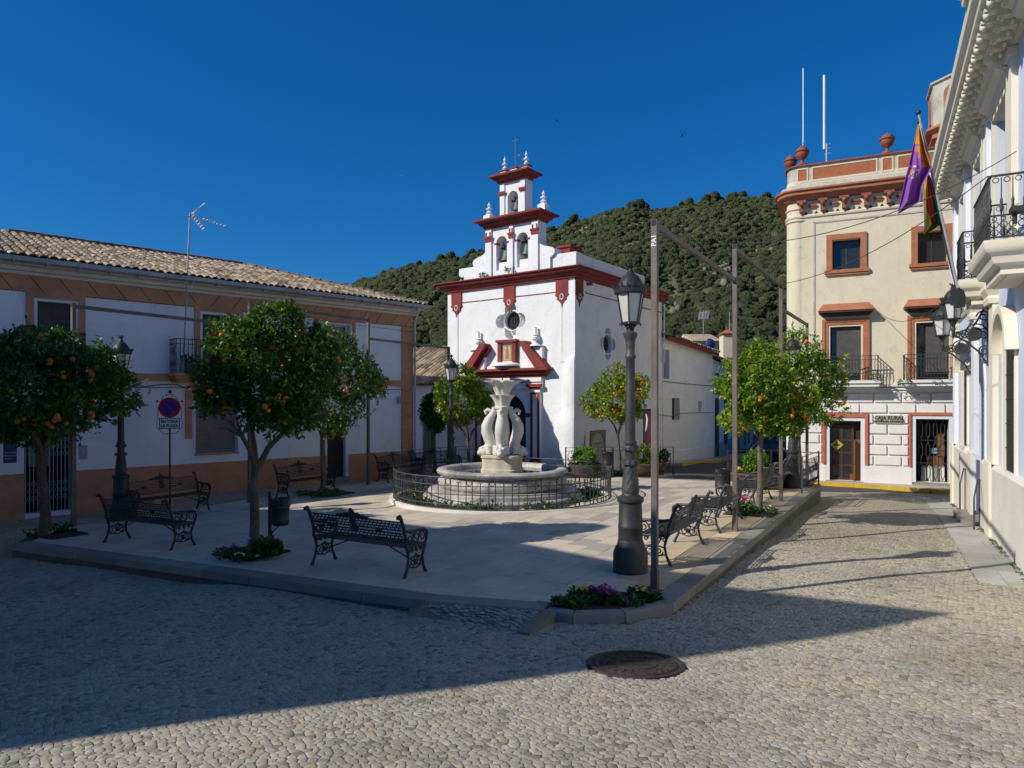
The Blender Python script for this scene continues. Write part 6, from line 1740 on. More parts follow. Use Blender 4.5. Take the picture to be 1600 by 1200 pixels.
flag('flag', 'smaller red, yellow, white and green flag hanging below the purple one', [(274, 1447, 1453), (284, 1441.5, 1457), (305, 1442, 1462), (330, 1443, 1467), (350, 1443.5, 1470), (358, 1443, 1460), (366, 1442, 1446)], regB, ['fabric_red', 'fabric_yellow', 'fabric_green', 'fabric_white'], lambda u, v: float(np.interp(v, [262, 452], [PL_[2][1].y, PL_[2][0].y])) + .1, .14)
# ================================================================== HILL
RID = [(-400, 470), (300, 470), (480, 458), (560, 447), (640, 422), (700, 408), (745, 398), (800, 388), (850, 372), (905, 347), (960, 328), (990, 323), (1020, 330), (1060, 324), (1110, 314), (1160, 310), (1225, 312), (1400, 300), (1600, 290), (2200, 330)]
RU = [(a[0] - 800) / FPX for a in RID]; RE = [(HOR - a[1]) / FPX for a in RID]
D0, D1 = 85.0, 430.0
def hillz(az, dist):
    """az = x/y, dist = y"""
    e = float(np.interp(az, RU, RE)); t = (dist - D0) / (D1 - D0)
    if t <= 1: g = max(0, t) ** .62
    else: g = 1 - (t - 1) * 1.2
    base = e * D1 * (max(0, min(t, 1)) ** 1.15) if t <= 1 else e * D1 * g
    n = noise.fractal(Vector((az * 6, dist / 90.0, 3.3)), 1.0, 2.0, 4) * 5.5 * max(0, min(1, t * 3)) * (1 if t < .93 else max(.25, (1.0 - t) / .07))
    return CAMZ + base + n * (1 if t < 1 else .25) - 4.0 * (1 - max(0, min(1, t * 4)))
vs = []; AZ = np.linspace(-2.2, 2.2, 190); DD = np.concatenate([np.linspace(D0 - 25, D1, 70), np.linspace(D1 + 12, D1 + 260, 14)])
for d in DD:
    for az in AZ: vs.append((az * d, d, hillz(az, d)))
na = len(AZ); fs = [(j * na + i, j * na + i + 1, (j + 1) * na + i + 1, (j + 1) * na + i) for j in range(len(DD) - 1) for i in range(na - 1)]
def hillmat():
    m, t, p = nodes_of('hill_ground'); co = coords(t, kind='World')
    a = N(t, 'ShaderNodeTexNoise', Scale=.03, Detail=8.0, Roughness=.65); t.links.new(co, a.inputs['Vector']); b = N(t, 'ShaderNodeTexNoise', Scale=.5, Detail=6.0); t.links.new(co, b.inputs['Vector'])
    c = ramp(t, a.outputs[0], [(.35, (.085, .105, .045)), (.52, (.12, .14, .06)), (.64, (.19, .18, .095)), (.78, (.27, .235, .14))])
    c = mixc(t, c, ramp(t, b.outputs[0], [(.3, (.6, .6, .6)), (.7, (1.2, 1.2, 1.15))]), 1.0, 'MULTIPLY'); t.links.new(c, p.inputs['Base Color']); p.inputs['Roughness'].default_value = 1; bump(t, p, b.outputs[0], .8, .5); return m
M['hill_ground'] = hillmat()
me = bpy.data.meshes.new('hill'); me.from_pydata(vs, [], fs); me.materials.append(M['hill_ground']); me.polygons.foreach_set('use_smooth', [True] * len(fs))
hill = tag(link('hill', me), kind='structure')
def bushmat():
    m, t, p = nodes_of('hill_bush'); co = coords(t, kind='World')
    at = N(t, 'ShaderNodeAttribute', attribute_name='tint'); at.attribute_type = 'INSTANCER'
    b = N(t, 'ShaderNodeTexNoise', Scale=1.6, Detail=10.0, Roughness=.85); t.links.new(co, b.inputs['Vector'])
    c = ramp(t, at.outputs['Fac'], [(0, (.060, .076, .038)), (.45, (.092, .112, .050)), (.75, (.125, .140, .060)), (.93, (.17, .165, .08)), (1, (.24, .19, .09))])
    c = mixc(t, c, ramp(t, b.outputs[0], [(.36, (.40, .42, .40)), (.52, (1, 1, 1)), (.66, (1.6, 1.6, 1.4))]), 1.0, 'MULTIPLY')
    t.links.new(c, p.inputs['Base Color']); p.inputs['Roughness'].default_value = .9; p.inputs['Specular IOR Level'].default_value = .15; bump(t, p, b.outputs[0], 1.0, .9); return m
M['hill_bush'] = bushmat()
M['rock'] = mat('rock', (.24, .215, .17), .95, .35, .6, .8, fine=4, dirt=(.12, .11, .09), dirt_amt=.7)
def gn_scatter(name, pts, scl, rots, tints, material, subdiv=3, namp=.38, parent=None, kind='stuff', flat=.78):
    me = bpy.data.meshes.new(name); me.from_pydata(pts, [], [])
    a = me.attributes.new('scl', 'FLOAT_VECTOR', 'POINT'); a.data.foreach_set('vector', np.array(scl, float).ravel())
    a = me.attributes.new('rot', 'FLOAT_VECTOR', 'POINT'); a.data.foreach_set('vector', np.array(rots, float).ravel())
    a = me.attributes.new('tint', 'FLOAT', 'POINT'); a.data.foreach_set('value', tints)
    o = link(name, me, parent); tag(o, kind=kind)
    g = bpy.data.node_groups.new(name, 'GeometryNodeTree'); g.interface.new_socket('Geometry', in_out='INPUT', socket_type='NodeSocketGeometry'); g.interface.new_socket('Geometry', in_out='OUTPUT', socket_type='NodeSocketGeometry')
    gi = g.nodes.new('NodeGroupInput'); go = g.nodes.new('NodeGroupOutput'); ic = g.nodes.new('GeometryNodeMeshIcoSphere'); ic.inputs['Subdivisions'].default_value = subdiv; ic.inputs['Radius'].default_value = 1
    sp = g.nodes.new('GeometryNodeSetPosition'); nz = g.nodes.new('ShaderNodeTexNoise'); nz.inputs['Scale'].default_value = 3.1; nz.inputs['Detail'].default_value = 7; nz.inputs['Roughness'].default_value = .82
    po = g.nodes.new('GeometryNodeInputPosition'); su = g.nodes.new('ShaderNodeMath'); su.operation = 'SUBTRACT'; su.inputs[1].default_value = .5
    mu = g.nodes.new('ShaderNodeMath'); mu.operation = 'MULTIPLY'; mu.inputs[1].default_value = namp * 6.0
    vm = g.nodes.new('ShaderNodeVectorMath'); vm.operation = 'SCALE'; ss = g.nodes.new('GeometryNodeSetShadeSmooth'); sm_ = g.nodes.new('GeometryNodeSetMaterial'); sm_.inputs['Material'].default_value = material
    io = g.nodes.new('GeometryNodeInstanceOnPoints'); n1 = g.nodes.new('GeometryNodeInputNamedAttribute'); n1.data_type = 'FLOAT_VECTOR'; n1.inputs['Name'].default_value = 'scl'
    n2 = g.nodes.new('GeometryNodeInputNamedAttribute'); n2.data_type = 'FLOAT_VECTOR'; n2.inputs['Name'].default_value = 'rot'
    L = g.links.new; L(ic.outputs[0], sp.inputs[0]); L(po.outputs[0], nz.inputs['Vector']); L(nz.outputs[0], su.inputs[0]); L(su.outputs[0], mu.inputs[0]); L(po.outputs[0], vm.inputs[0]); L(mu.outputs[0], vm.inputs['Scale']); L(vm.outputs[0], sp.inputs['Offset'])
    L(sp.outputs[0], ss.inputs[0]); L(ss.outputs[0], sm_.inputs[0]); L(gi.outputs[0], io.inputs['Points']); L(sm_.outputs[0], io.inputs['Instance'])
    L([x for x in n1.outputs if x.enabled][0], io.inputs['Scale']); L([x for x in n2.outputs if x.enabled][0], io.inputs['Rotation']); L(io.outputs[0], go.inputs[0])
    md = o.modifiers.new('scatter', 'NODES'); md.node_group = g
    return o
rg = random.Random(21); P = []; S = []; RT = []; T = []
cnt = 0
while len(P) < 34000 and cnt < 160000:
    cnt += 1
    az = rg.uniform(-.40, .62); t = rg.random(); d = math.sqrt(t * (D1 ** 2 - (D0 + 8) ** 2) + (D0 + 8) ** 2)
    cl = noise.fractal(Vector((az * d / 26, d / 26, 1.1)), 1, 2, 3)
    if cl < -.24 and rg.random() < .65: continue
    r_ = (.45 + 1.35 * rg.random() ** 2.6) * (1.1 if d < 200 else 1.0)
    if cl > .2: r_ *= 1.2
    z = hillz(az, d); P.append((az * d, d, z + r_ * .35)); S.append((r_ * rg.uniform(.85, 1.25), r_ * rg.uniform(.85, 1.25), r_ * rg.uniform(.65, .95))); RT.append((rg.uniform(-.5, .5), rg.uniform(-.5, .5), rg.uniform(0, 6.28))); T.append(min(1, max(0, rg.gauss(.42, .22))))
# ridge-line trees
for u in (565, 600, 612, 690, 705, 738, 748, 885, 897, 985, 992, 998, 1062, 1075, 1104, 1118, 1141, 1150, 1158, 640, 655, 860, 1010, 1200):
    az = (u - 800) / FPX; d = D1 - 4; r_ = rg.uniform(1.8, 3.2); z = hillz(az, d)
    for q in range(3): P.append((az * d + rg.uniform(-1.5, 1.5), d, z + r_ * (.5 + .35 * q))); S.append((r_ * rg.uniform(.7, 1.1),) * 2 + (r_ * .7,)); RT.append((rg.random(), rg.random(), rg.uniform(0, 6))); T.append(.2)
gn_scatter('hillside_bushes', P, S, RT, T, M['hill_bush'], 4, .46)
P = []; S = []; RT = []; T = []
for (u, tt, n_) in ((1128, .36, 22), (1005, .30, 8), (1108, .47, 8), (1060, .26, 8), (1195, .5, 4), (925, .9, 6)):
    for _ in range(n_):
        az = (u + rg.gauss(0, 16) - 800) / FPX; d = D0 + (tt + rg.gauss(0, .02)) * (D1 - D0); r_ = rg.uniform(.35, 1.15); P.append((az * d, d, hillz(az, d) + 1.2)); S.append((r_ * 1.3, r_, r_)); RT.append((rg.random() * 3, rg.random() * 3, rg.random() * 6)); T.append(rg.random())
gn_scatter('hillside_rocks', P, S, RT, T, M['rock'], 2, .35)
# loose trees standing just behind the roofs
P = []; S = []; RT = []; T = []
for _ in range(260):
    az = rg.uniform(-.35, .45); d = rg.uniform(72, 100); r_ = rg.uniform(1.3, 2.4); P.append((az * d, d, rg.uniform(.5, 5.5))); S.append((r_ * 1.15, r_ * 1.15, r_)); RT.append((rg.random(), rg.random(), rg.random() * 6)); T.append(rg.uniform(.3, 1))
gn_scatter('valley_trees', P, S, RT, T, M['hill_bush'], 4, .45)
# ================================================================== FOUNTAIN
ft = thing('fountain', 'round veined marble fountain with three carved dolphins holding a fluted bowl', 'fountain', (FC.x, FC.y, FZ))
RR = 1.70; S_ = 1.0
b = MB(); b.lathe([(2.98, -.25), (2.98, .06), (2.96, .075), (2.80, .075), (2.78, .06), (2.78, -.1)], 96, capb=False, capt=False)
b.build('ring_kerb', M['marble_carved'], ft)
b = MB(); b.lathe([(2.78, -.1), (2.78, .02), (.1, .04)], 64); b.build('bed_soil', M['soil'], ft)
b = MB(); b.lathe([(2.12, -.1), (2.12, .10), (2.08, .14), (1.98, .15), (1.98, .24), (1.94, .28), (1.80, .29), (1.2, .30)], 72, capt=False); b.build('step', M['marble'], ft)
b = MB(); b.lathe([(1.50, .28), (1.62, .29), (1.70, .36), (1.73, .45), (1.70, .54), (1.60, .60), (1.52, .62), (1.54, .635), (1.66, .65), (1.74, .70), (1.755, .76), (1.72, .80), (1.62, .82), (1.50, .81), (1.44, .77), (1.40, .66), (1.36, .58), (.9, .55), (.1, .55)], 96); b.build('basin', M['marble'], ft, smooth=50)
b = MB(); b.lathe([(1.42, .70), (.02, .70)], 64, capb=False); b.build('water', M['water'], ft)
# four lobed plinth
SCL = 1.0
pl_o = []
nlob = 4
def plinth_prof(t, z): return 1.0 + .09 * math.cos(4 * (t - .5)) + .03 * math.cos(8 * (t - .5))
b = MB(); b.lathe([(.56, .55), (.56, .78), (.53, .80), (.53, 1.08), (.56, 1.10), (.56, 1.15), (.5, 1.17)], 64, fn=lambda t, z: plinth_prof(t, z)); b.build('plinth', M['marble_yellow'], ft, smooth=40)
# dolphins: head down and outwards, body rising in an S, tail curling out under the cup
def tapered(path, radii, n=14, flat=1.0):
    q = MB(); q.tube(path, radii, n); return q
bodies = MB()
for k, a in enumerate([R(-95), R(-5), R(85), R(175)]):
    ca, sa_ = math.cos(a), math.sin(a)
    def W(r_, z, off=0): return (r_ * ca - off * sa_, r_ * sa_ + off * ca, z)
    prof = [(.30, 1.22), (.30, 1.32), (.30, 1.45), (.36, 1.62), (.42, 1.80), (.42, 1.98), (.36, 2.14), (.27, 2.28), (.22, 2.40), (.24, 2.50)]
    rad = [.125, .13, .135, .15, .155, .145, .12, .095, .072, .045]
    q = MB(); q.tube([W(*p) for p in prof], rad, 16); q.build('dolphin_body', M['marble_carved'], ft, smooth=60)
    q = MB()
    q.ball(W(.46, 1.27), .165, 14, 10, (1, 1, .9)); q.ball(W(.60, 1.22), .085, 10, 8); q.ball(W(.57, 1.31), .075, 10, 8)
    for s_ in (-1, 1):
        q.ball(W(.53, 1.36, s_ * .085), .05, 8, 6)
        for j in range(4): q.tube([W(.40, 1.38 - j * .05, s_ * .10), W(.36, 1.42 - j * .06, s_ * .19), W(.30, 1.40 - j * .07, s_ * .21)], [.05, .045, .015], 7)
    q.tube([W(.44, 1.38), W(.40, 1.48), W(.33, 1.52)], [.07, .06, .02], 8)
    q.build('dolphin_head', M['marble_carved'], ft, smooth=60)
    q = MB()
    q.tube([W(.28, 2.36), W(.40, 2.42), W(.46, 2.37), (W(.44, 2.28))], [.05, .055, .05, .025], 8)
    q.tube([W(.46, 2.0), W(.535, 1.96), W(.50, 1.80)], [.02, .04, .012], 6)
    q.build('dolphin_fin', M['marble_carved'], ft, smooth=60)
b = MB(); b.lathe([(.30, 1.15), (.16, 1.3), (.14, 2.2), (.16, 2.36), (.17, 2.42), (.21, 2.45), (.215, 2.5), (.19, 2.52)], 20); b.build('core', M['marble_carved'], ft)
b = MB(); b.lathe([(.19, 2.45), (.20, 2.62), (.25, 2.74), (.31, 2.82), (.28, 2.83), (.2, 2.78)], 48, fn=lambda t, z: 1 + (.13 * max(0, (z - 2.5) / .3)) * math.cos(t * 8)); b.build('leaf_collar', M['marble_carved'], ft, smooth=60)
b = MB(); b.lathe([(.15, 2.74), (.18, 2.84), (.22, 2.95), (.27, 3.08), (.37, 3.16), (.42, 3.19), (.42, 3.22), (.34, 3.20), (.25, 3.12), (.05, 3.08)], 72, fn=lambda t, z: 1 + (.06 + .12 * max(0, (z - 3.0) / .2)) * math.cos(t * 9) * (1 if z > 2.9 else .4)); bw_ = b.build('fluted_bowl', M['marble_carved'], ft, smooth=60)
b = MB(); b.tube([(0, 0, 3.08), (0, 0, 3.32)], .016, 8); b.build('water_jet', M['iron_grey'], bw_)
ft.scale = (1, 1, .965)
# ring of planting around the basin
rg = random.Random(31)
pb = tag(link('flower_bed', None, None, (FC.x, FC.y, FZ)), 'ring of sparse low plants and leaf litter between the fountain and its railing', 'flower bed')
mm = MB()
for k in range(90):
    a = rg.uniform(0, 2 * PI); r_ = rg.uniform(2.2, 2.68)
    q = leaf_clump(rg.choice((10, 20, 45)), rg.uniform(.05, .16), rg.uniform(.05, .32), .08, rg, (r_ * math.cos(a), r_ * math.sin(a), .03)); n0 = len(mm.v); mm.v += q.v; mm.f += [tuple(i + n0 for i in f) for f in q.f]; mm.t += q.t
o = mm.build('plants', M['plant'], pb, smooth=0, fix=False, kind='stuff')
# railing ring
fr_ = thing('fountain_railing', 'circular low iron railing with ring ornaments around the fountain', 'railing', (FC.x, FC.y, FZ + .06))
RF = 2.88
for zz, r_ in ((.74, .016), (.56, .012), (.36, .012), (.12, .012), (.02, .014)):
    b = MB(); b.tube([(RF * math.cos(2 * PI * k / 96), RF * math.sin(2 * PI * k / 96), zz) for k in range(96)], r_, 6, closed=True); b.build('rail', M['iron_grey'], fr_)
q1 = MB(); q1.tube([(0, 0, 0), (0, 0, .74)], .012, 6); m1 = q1.mesh('baluster', M['iron_grey'])
q1 = MB(); q1.tube([(0, 0, 0), (0, 0, .64)], .011, 6)
for s_ in (-1, 1): q1.tube([(0, 0, .60), (0, s_ * .03, .655), (0, s_ * .055, .63)], .006, 5); q1.tube([(0, 0, .17), (0, s_ * .05, .10), (0, s_ * .03, .05)], .005, 5)
m2 = q1.mesh('baluster', M['iron_grey'])
q1 = MB(); q1.tube([(0, .062 * math.cos(2 * PI * i / 14), .65 + .075 * math.sin(2 * PI * i / 14)) for i in range(14)], .010, 5, closed=True)
m3 = q1.mesh('ring_ornament', M['iron_grey'])
q1 = MB(); q1.tube([(0, .055 * math.cos(2 * PI * i / 12), .07 + .045 * math.sin(2 * PI * i / 12)) for i in range(12)], .007, 5, closed=True); m4 = q1.mesh('ring_ornament', M['iron_grey'])
NB = 34
for k in range(NB):
    for j, (mm_, nm) in enumerate(((m1, 'baluster'), (m3, 'ring_ornament'), (m1, 'baluster'), (m2, 'baluster'), (m4, 'ring_ornament'))):
        a = 2 * PI * (k + (0, .14, .28, .64, .14)[j]) / NB
        link(nm, mm_, fr_, (RF * math.cos(a), RF * math.sin(a), 0), (0, 0, a))

# ================================================================== STREET LAMPS
def make_lamp(label, loc, rz=0, scale=None):
    t = thing('street_lamp', label, 'street lamp', loc, rz, 'ornate cast iron lamps of the square', scale)
    b = MB(); b.lathe([(.245, -.05), (.245, .27), (.235, .29), (.225, .33), (.185, .40), (.18, .44), (.172, .46)], 32); b.build('base', M['iron'], t)
    b = MB(); b.lathe([(.172, .46), (.172, .62), (.176, .63), (.176, .66), (.170, .67), (.160, .98), (.185, 1.0), (.19, 1.03), (.185, 1.06), (.14, 1.08), (.12, 1.10), (.115, 1.12)], 32)
    for s_ in range(4):
        b2 = MB(); 
    b.build('pedestal', M['iron'], t)
    def scales(a, z): return 1 + .05 * math.sin(a * 10 + (1 if int(z / .07) % 2 else 0) * PI)
    prof = [(.118, 1.12)] + [(.122 - .04 * ((z - 1.12) / .42) ** 1.3 + (.006 if i % 2 else -.004), z) for i, z in enumerate([1.12 + .42 * k / 18 for k in range(1, 19)])]
    b = MB(); b.lathe(prof, 40, fn=scales); b.build('leaf_sheath', M['iron_grey'], t, smooth=70)
    b = MB()
    for zc_, r0_ in ((1.56, .125), (1.76, .105)):
        b.lathe([(.085, zc_ - .03), (.10, zc_), (r0_, zc_ + .01), (r0_ * 1.02, zc_ - .035), (r0_ * .98, zc_ + .03), (.085, zc_ + .04)], 36, fn=lambda a, z: 1 + .06 * math.cos(a * 12), capb=False, capt=False)
    b.lathe([(.082, 1.53), (.078, 1.80), (.09, 1.82), (.09, 1.85), (.072, 1.87)], 24); b.build('collar', M['iron_grey'], t, smooth=60)
    b = MB(); b.lathe([(.072, 1.86), (.070, 2.2), (.066, 2.8), (.062, 3.02), (.078, 3.04), (.078, 3.07), (.062, 3.09), (.064, 3.20), (.068, 3.22), (.064, 3.24), (.075, 3.30), (.10, 3.36), (.105, 3.39), (.06, 3.41), (.045, 3.43)], 24); b.build('shaft', M['iron_grey'], t)
    b = MB()
    for k in range(6):
        a = PI / 3 * k; c, s = math.cos(a), math.sin(a); b.tube([(.04 * c, .04 * s, 3.42), (.055 * c, .055 * s, 3.48), (.10 * c, .10 * s, 3.52), (.15 * c, .15 * s, 3.53), (.16 * c, .16 * s, 3.50)], .011, 6)
    b.lathe([(.05, 3.42), (.03, 3.46), (.03, 3.53)], 10); b.build('lantern_cradle', M['iron'], t)
    lantern(t, 3.54, .195, .125, .40)
    return t
p = on_plaza(985, 893); lamp0 = make_lamp('nearest ornate iron lamp, at the right front corner beside the steel post', p, .2)
L2 = on_plaza(189, 812); dup(lamp0, L2, .5, 'ornate iron lamp behind the left front bench, between two orange trees', scale=.95)
L3 = Vector((ray(705, 21.3), 21.3, 0)); L3.z = zp(L3.x, L3.y); dup(lamp0, L3, .1, 'ornate iron lamp in front of the chapel door, left of the fountain', scale=.93)
L4 = on_plaza(1238, 762); dup(lamp0, L4, .7, 'ornate iron lamp half hidden by the orange tree before the bank', scale=.98)
L5 = Vector((ray(688, 29.5), 29.5, -.3)); dup(lamp0, L5, .1, 'small far lamp left of the chapel, just behind the chapel lamp', scale=.9)

# ================================================================== BENCHES
def make_bench(label, loc, rz, grp='cast iron benches of the square'):
    """length along x, back towards +y, sitter faces -y"""
    t = thing('bench', label, 'bench', loc, rz, grp)
    L = 1.80
    def end(x):
        b = MB()
        b.tube([(x, .24, .0), (x, .22, .04), (x, .17, .14), (x, .14, .28), (x, .17, .40), (x, .20, .46)], [.030, .024, .02, .02, .022, .024], 8)   # rear leg
        b.tube([(x, -.27, .0), (x, -.25, .04), (x, -.20, .14), (x, -.18, .26), (x, -.22, .36), (x, -.25, .42)], [.030, .024, .02, .02, .022, .024], 8)
        b.tube([(x, .20, .44), (x, .20, .56), (x, .25, .72), (x, .31, .86), (x, .34, .90), (x, .38, .89), (x, .38, .86)], [.026, .024, .024, .026, .03, .028, .02], 8)
        b.tube([(x, -.26, .42), (x, -.02, .43), (x, .20, .44)], .022, 8)
        b.tube([(x, .235, .68), (x, .12, .655), (x, -.08, .65), (x, -.22, .645), (x, -.29, .60), (x, -.29, .52), (x, -.25, .44)], [.02, .024, .024, .024, .024, .022, .02], 8)
        def sc(cy, cz_, r0, ph, tn=1.3, dr=1, w=.011):
            n = 16; b.tube([(x, cy + dr * r0 * (1 - .7 * i / n) * math.cos(ph + tn * 2 * PI * i / n), cz_ + r0 * (1 - .7 * i / n) * math.sin(ph + tn * 2 * PI * i / n)) for i in range(n + 1)], w, 5)
        sc(-.18, .55, .08, 0); sc(-.04, .56, .08, PI, 1.3, -1); sc(.10, .55, .085, 1.5); b.tube([(x, .10, .46), (x, .03, .56), (x, -.02, .65)], .012, 5)
        for cy in (-.14, -.04, .06, .14): sc(cy, .375, .035, 0, 1.2)
        sc(-.09, .20, .07, 0); sc(.05, .20, .07, PI, 1.3, -1); sc(-.02, .27, .05, 1.6); b.tube([(x, -.19, .16), (x, -.02, .12), (x, .15, .16)], .012, 5)
        b.tube([(x, -.18, .26), (x, -.02, .30), (x, .14, .26)], .012, 5); b.ball((x, -.02, .20), .035, 6, 5)
        b.build('end_frame', M['iron'], t)
    end(-L / 2 + .02); end(L / 2 - .02)
    def lattice(nm, rows, y0, z0, y1, z1, cols, th=.012, mt='iron', trans=False):
        b = MB(); n = rows; a0 = Vector((0, y0, z0)); a1 = Vector((0, y1, z1)); up = (a1 - a0).normalized()
        for k in range(n + 1):
            p_ = a0.lerp(a1, k / n); hh = .011 if k in (0, n) else .0065
            b.bar((-L / 2 + .03, p_.y, p_.z), (L / 2 - .03, p_.y, p_.z), th, hh * 1.6, up=up)
        for k in range(n):
            pa = a0.lerp(a1, k / n); pb_ = a0.lerp(a1, (k + 1) / n); w = (L - .08) / cols
            for c in range(cols + (k % 2)):
                xx = -L / 2 + .04 + (c + (0 if k % 2 else .5)) * w
                xx = min(max(xx, -L / 2 + .05), L / 2 - .05); b.bar((xx, pa.y, pa.z), (xx, pb_.y, pb_.z), .013, th * .8)
        return b.build(nm, M[mt], t, smooth=0)
    lattice('backrest_slat', 3, .225, .52, .262, .645, 24); bs = lattice('backrest_slat', 3, .278, .69, .318, .815, 24)
    lattice('seat', 7, -.25, .435, .19, .44, 30, .010)
    # crest and medallions
    b = MB()
    for cx_, cz_, w_, h_ in ((0, .87, .07, .065), (0, .78, .065, .09), (-.10, .855, .07, .04), (.10, .855, .07, .04), (-.2, .84, .06, .03), (.2, .84, .06, .03), (0, .93, .035, .03), (-.28, .83, .03, .025), (.28, .83, .03, .025)):
        b.ball((cx_, .318 + (cz_ - .8) * .3, cz_), 1, 10, 6, (w_, .02, h_))
    b.build('crest', M['iron'], t)
    for xx in (-.45, .45):
        b = MB(); b.ball((xx, .270, .665), 1, 10, 6, (.07, .018, .035)); b.build('medallion', M['iron'], t)
    b = MB(); b.ball((0, .270, .66), 1, 10, 6, (.09, .018, .06)); b.build('medallion', M['iron'], t)
    for s_ in (-1, 1):
        b = MB(); b.tube([(s_ * (L / 2 - .03), -.02, .20), (s_ * .30, -.02, .42)], .011, 6); b.build('stay', M['iron'], t)
    return t
def place_between(p, q):
    """seat faces the camera's left-hand side of p->q ... returns centre and angle"""
    c = (p + q) / 2; d = q - p; return c, math.atan2(d.y, d.x)
# front edge: backs to the camera. local -y must point away from the camera, so x runs right to left
def bench_at(pa, pb_, face, label, first=None):
    """pa, pb_: rear leg feet; face: +1 sitter looks to the left of pa->pb_"""
    c = (pa + pb_) / 2; d = (pb_ - pa).normalized(); left = Vector((-d.y, d.x, 0))
    f = left * face; ang_ = math.atan2(f.y, f.x) + PI / 2      # local -y -> f
    c = c + f * .22; c.z = zp(c.x, c.y)
    if first is None: return make_bench(label, c, ang_)
    return dup(first, c, ang_, label)
bn = bench_at(on_plaza(482, 884), on_plaza(641, 905), 1, 'bench nearest the camera, back turned, on the front edge of the square')
bench_at(on_plaza(163, 849), on_plaza(269, 860), 1, 'bench with its back turned in front of the left lamp, near the far left tree', bn)
W_ = Vector((.515, .857, 0)); Lp = Vector((-8.85, 15.3, 0))
for t0, lab in ((.4, 'bench facing the fountain under the no parking sign, right of the left lamp'), (4.6, 'bench facing the fountain whose front catches sunlight, behind the litter bin'), (8.7, 'bench facing the fountain near the right corner of the orange banded house')):
    pa = Vector((-8.95, 15.0, 0)) + W_ * t0; pb_ = pa + W_ * 1.8; bench_at(pa, pb_, -1, lab, bn)
E1v = Vector((E1.x, E1.y, 0))
rb0 = on_plaza(1043, 884)
for t0, lab in ((0.0, 'bench right of the nearest lamp, its lattice shadow falling on the kerb'), (2.9, 'second bench from the camera along the right hand kerb'), (6.2, 'third bench along the right hand kerb, just beyond the pink geraniums'), (9.3, 'farthest bench on the right hand kerb, beside the half hidden lamp')):
    pa = rb0 + E1v * t0 + Vector((.04, 0, 0)); bench_at(pa, pa + E1v * 1.72, 1, lab, bn)
pa = on_plaza(640, 745); pb_ = on_plaza(712, 737); bench_at(pa, pb_, -1, 'dark bench in the shade left of the chapel lamp, in front of the railing', bn)

# ================================================================== STEEL FRAME POSTS
def post(label, base, h, low=4.7):
    t = thing('steel_post', label, 'post', (base.x, base.y, zp(base.x, base.y)), math.atan2(E1.y, E1.x) - PI / 2, 'steel posts of the awning frame')
    b = MB(); b.box(-.038, .038, -.038, .038, .25, h); b.build('shaft', M['steel'], t, smooth=0)
    b = MB(); b.box(-.044, .044, -.044, .044, 0, .25); b.build('foot', M['steel'], t, smooth=0)
    b = MB(); b.box(-.034, .034, -.038, .034, h, h + .01); b.box(-.03, .03, -.0415, -.0385, h - .08, h - .005); b.build('open_end', M['dark'], t, smooth=0)
    return t
def beam(label, a, za, c, zc_):
    p0 = Vector((a.x, a.y, za)); p1 = Vector((c.x, c.y, zc_)); d = (p1 - p0).normalized()
    t = thing('steel_beam', label, 'beam', p0); b = MB(); b.bar((d * .042), (p1 - p0) - d * .045, .05, .075); b.build('tube', M['steel'], t, smooth=0)
    b = MB(); b.bar((p1 - p0) - d * .07, (p1 - p0) - d * .042, .07, .10); b.build('bracket', M['steel'], t, smooth=0); return t
Pp = [Vector((1.82, 8.65)), Vector((4.14, 12.6)), Vector((6.50, 16.4)), Vector((8.72, 20.05))]
Qq = [Vector((-9.18, 14.2)), Vector((-6.92, 17.9)), Vector((-4.6, 21.7)), Vector((-2.40, 25.75))]
labs = ['steel post nearest the camera, standing beside the nearest lamp', 'steel post rising in front of the right hand orange trees', 'steel post between the right hand trees and the bank', 'thin steel post farthest back on the right, partly behind tree leaves']
for p_, h, l_ in zip(Pp, (4.72, 5.32, 5.30, 4.72), labs): post(l_, p_, h)
labs = ['steel post at far left behind the left orange tree', 'steel post seen between the two left orange trees', 'steel post in front of the orange banded house corner', 'steel post against the left edge of the chapel']
for p_, h, l_ in zip(Qq, (4.72, 5.30, 5.36, 4.75), labs): post(l_, p_, h)
zq = lambda p_, h: zp(p_.x, p_.y) + h
beam('sloping looking nearest steel beam, from the nearest post to the second', Pp[0], 4.66, Pp[1], 4.66)
beam('middle steel beam on the right, highest against the hill', Pp[1], 5.25, Pp[2], 5.22)
beam('last steel beam on the right, ending before the bank wall', Pp[2], 4.66, Pp[3], 4.68)
beam('longest looking steel beam across the upper windows of the orange banded house', Qq[0], zq(Qq[0], 4.66), Qq[1], zq(Qq[1], 4.66))
beam('steel beam above the big left orange tree', Qq[1], zq(Qq[1], 5.25), Qq[2], zq(Qq[2], 5.28))
beam('steel beam running from the house corner to the chapel edge', Qq[2], zq(Qq[2], 4.68), Qq[3], zq(Qq[3], 4.70))
q = text_mb('PA1', .09, .003, 'CENTER', .003); t = MB(); t.M = Matrix.Translation((0.03, -.0405, 4.45)) @ Matrix.Rotation(R(-90), 4, 'Y'); t.add(q.v, q.f)
t.build('lettering', M['white_paint'], [o for o in C.objects if o.name == 'steel_post'][0], smooth=0)
# sagging cable tie on the nearest post
b = MB(); b.tube([(.06, -.02, 2.25), (.085, -.04, 2.18), (.075, -.04, 2.08), (.055, -.02, 2.02)], [.004, .010, .010, .004], 6)
for i_ in (0,): b.build('white_tie', M['white_paint'], [o for o in C.objects if o.name == 'steel_post'][0]).location = (-.17, 0, 0)

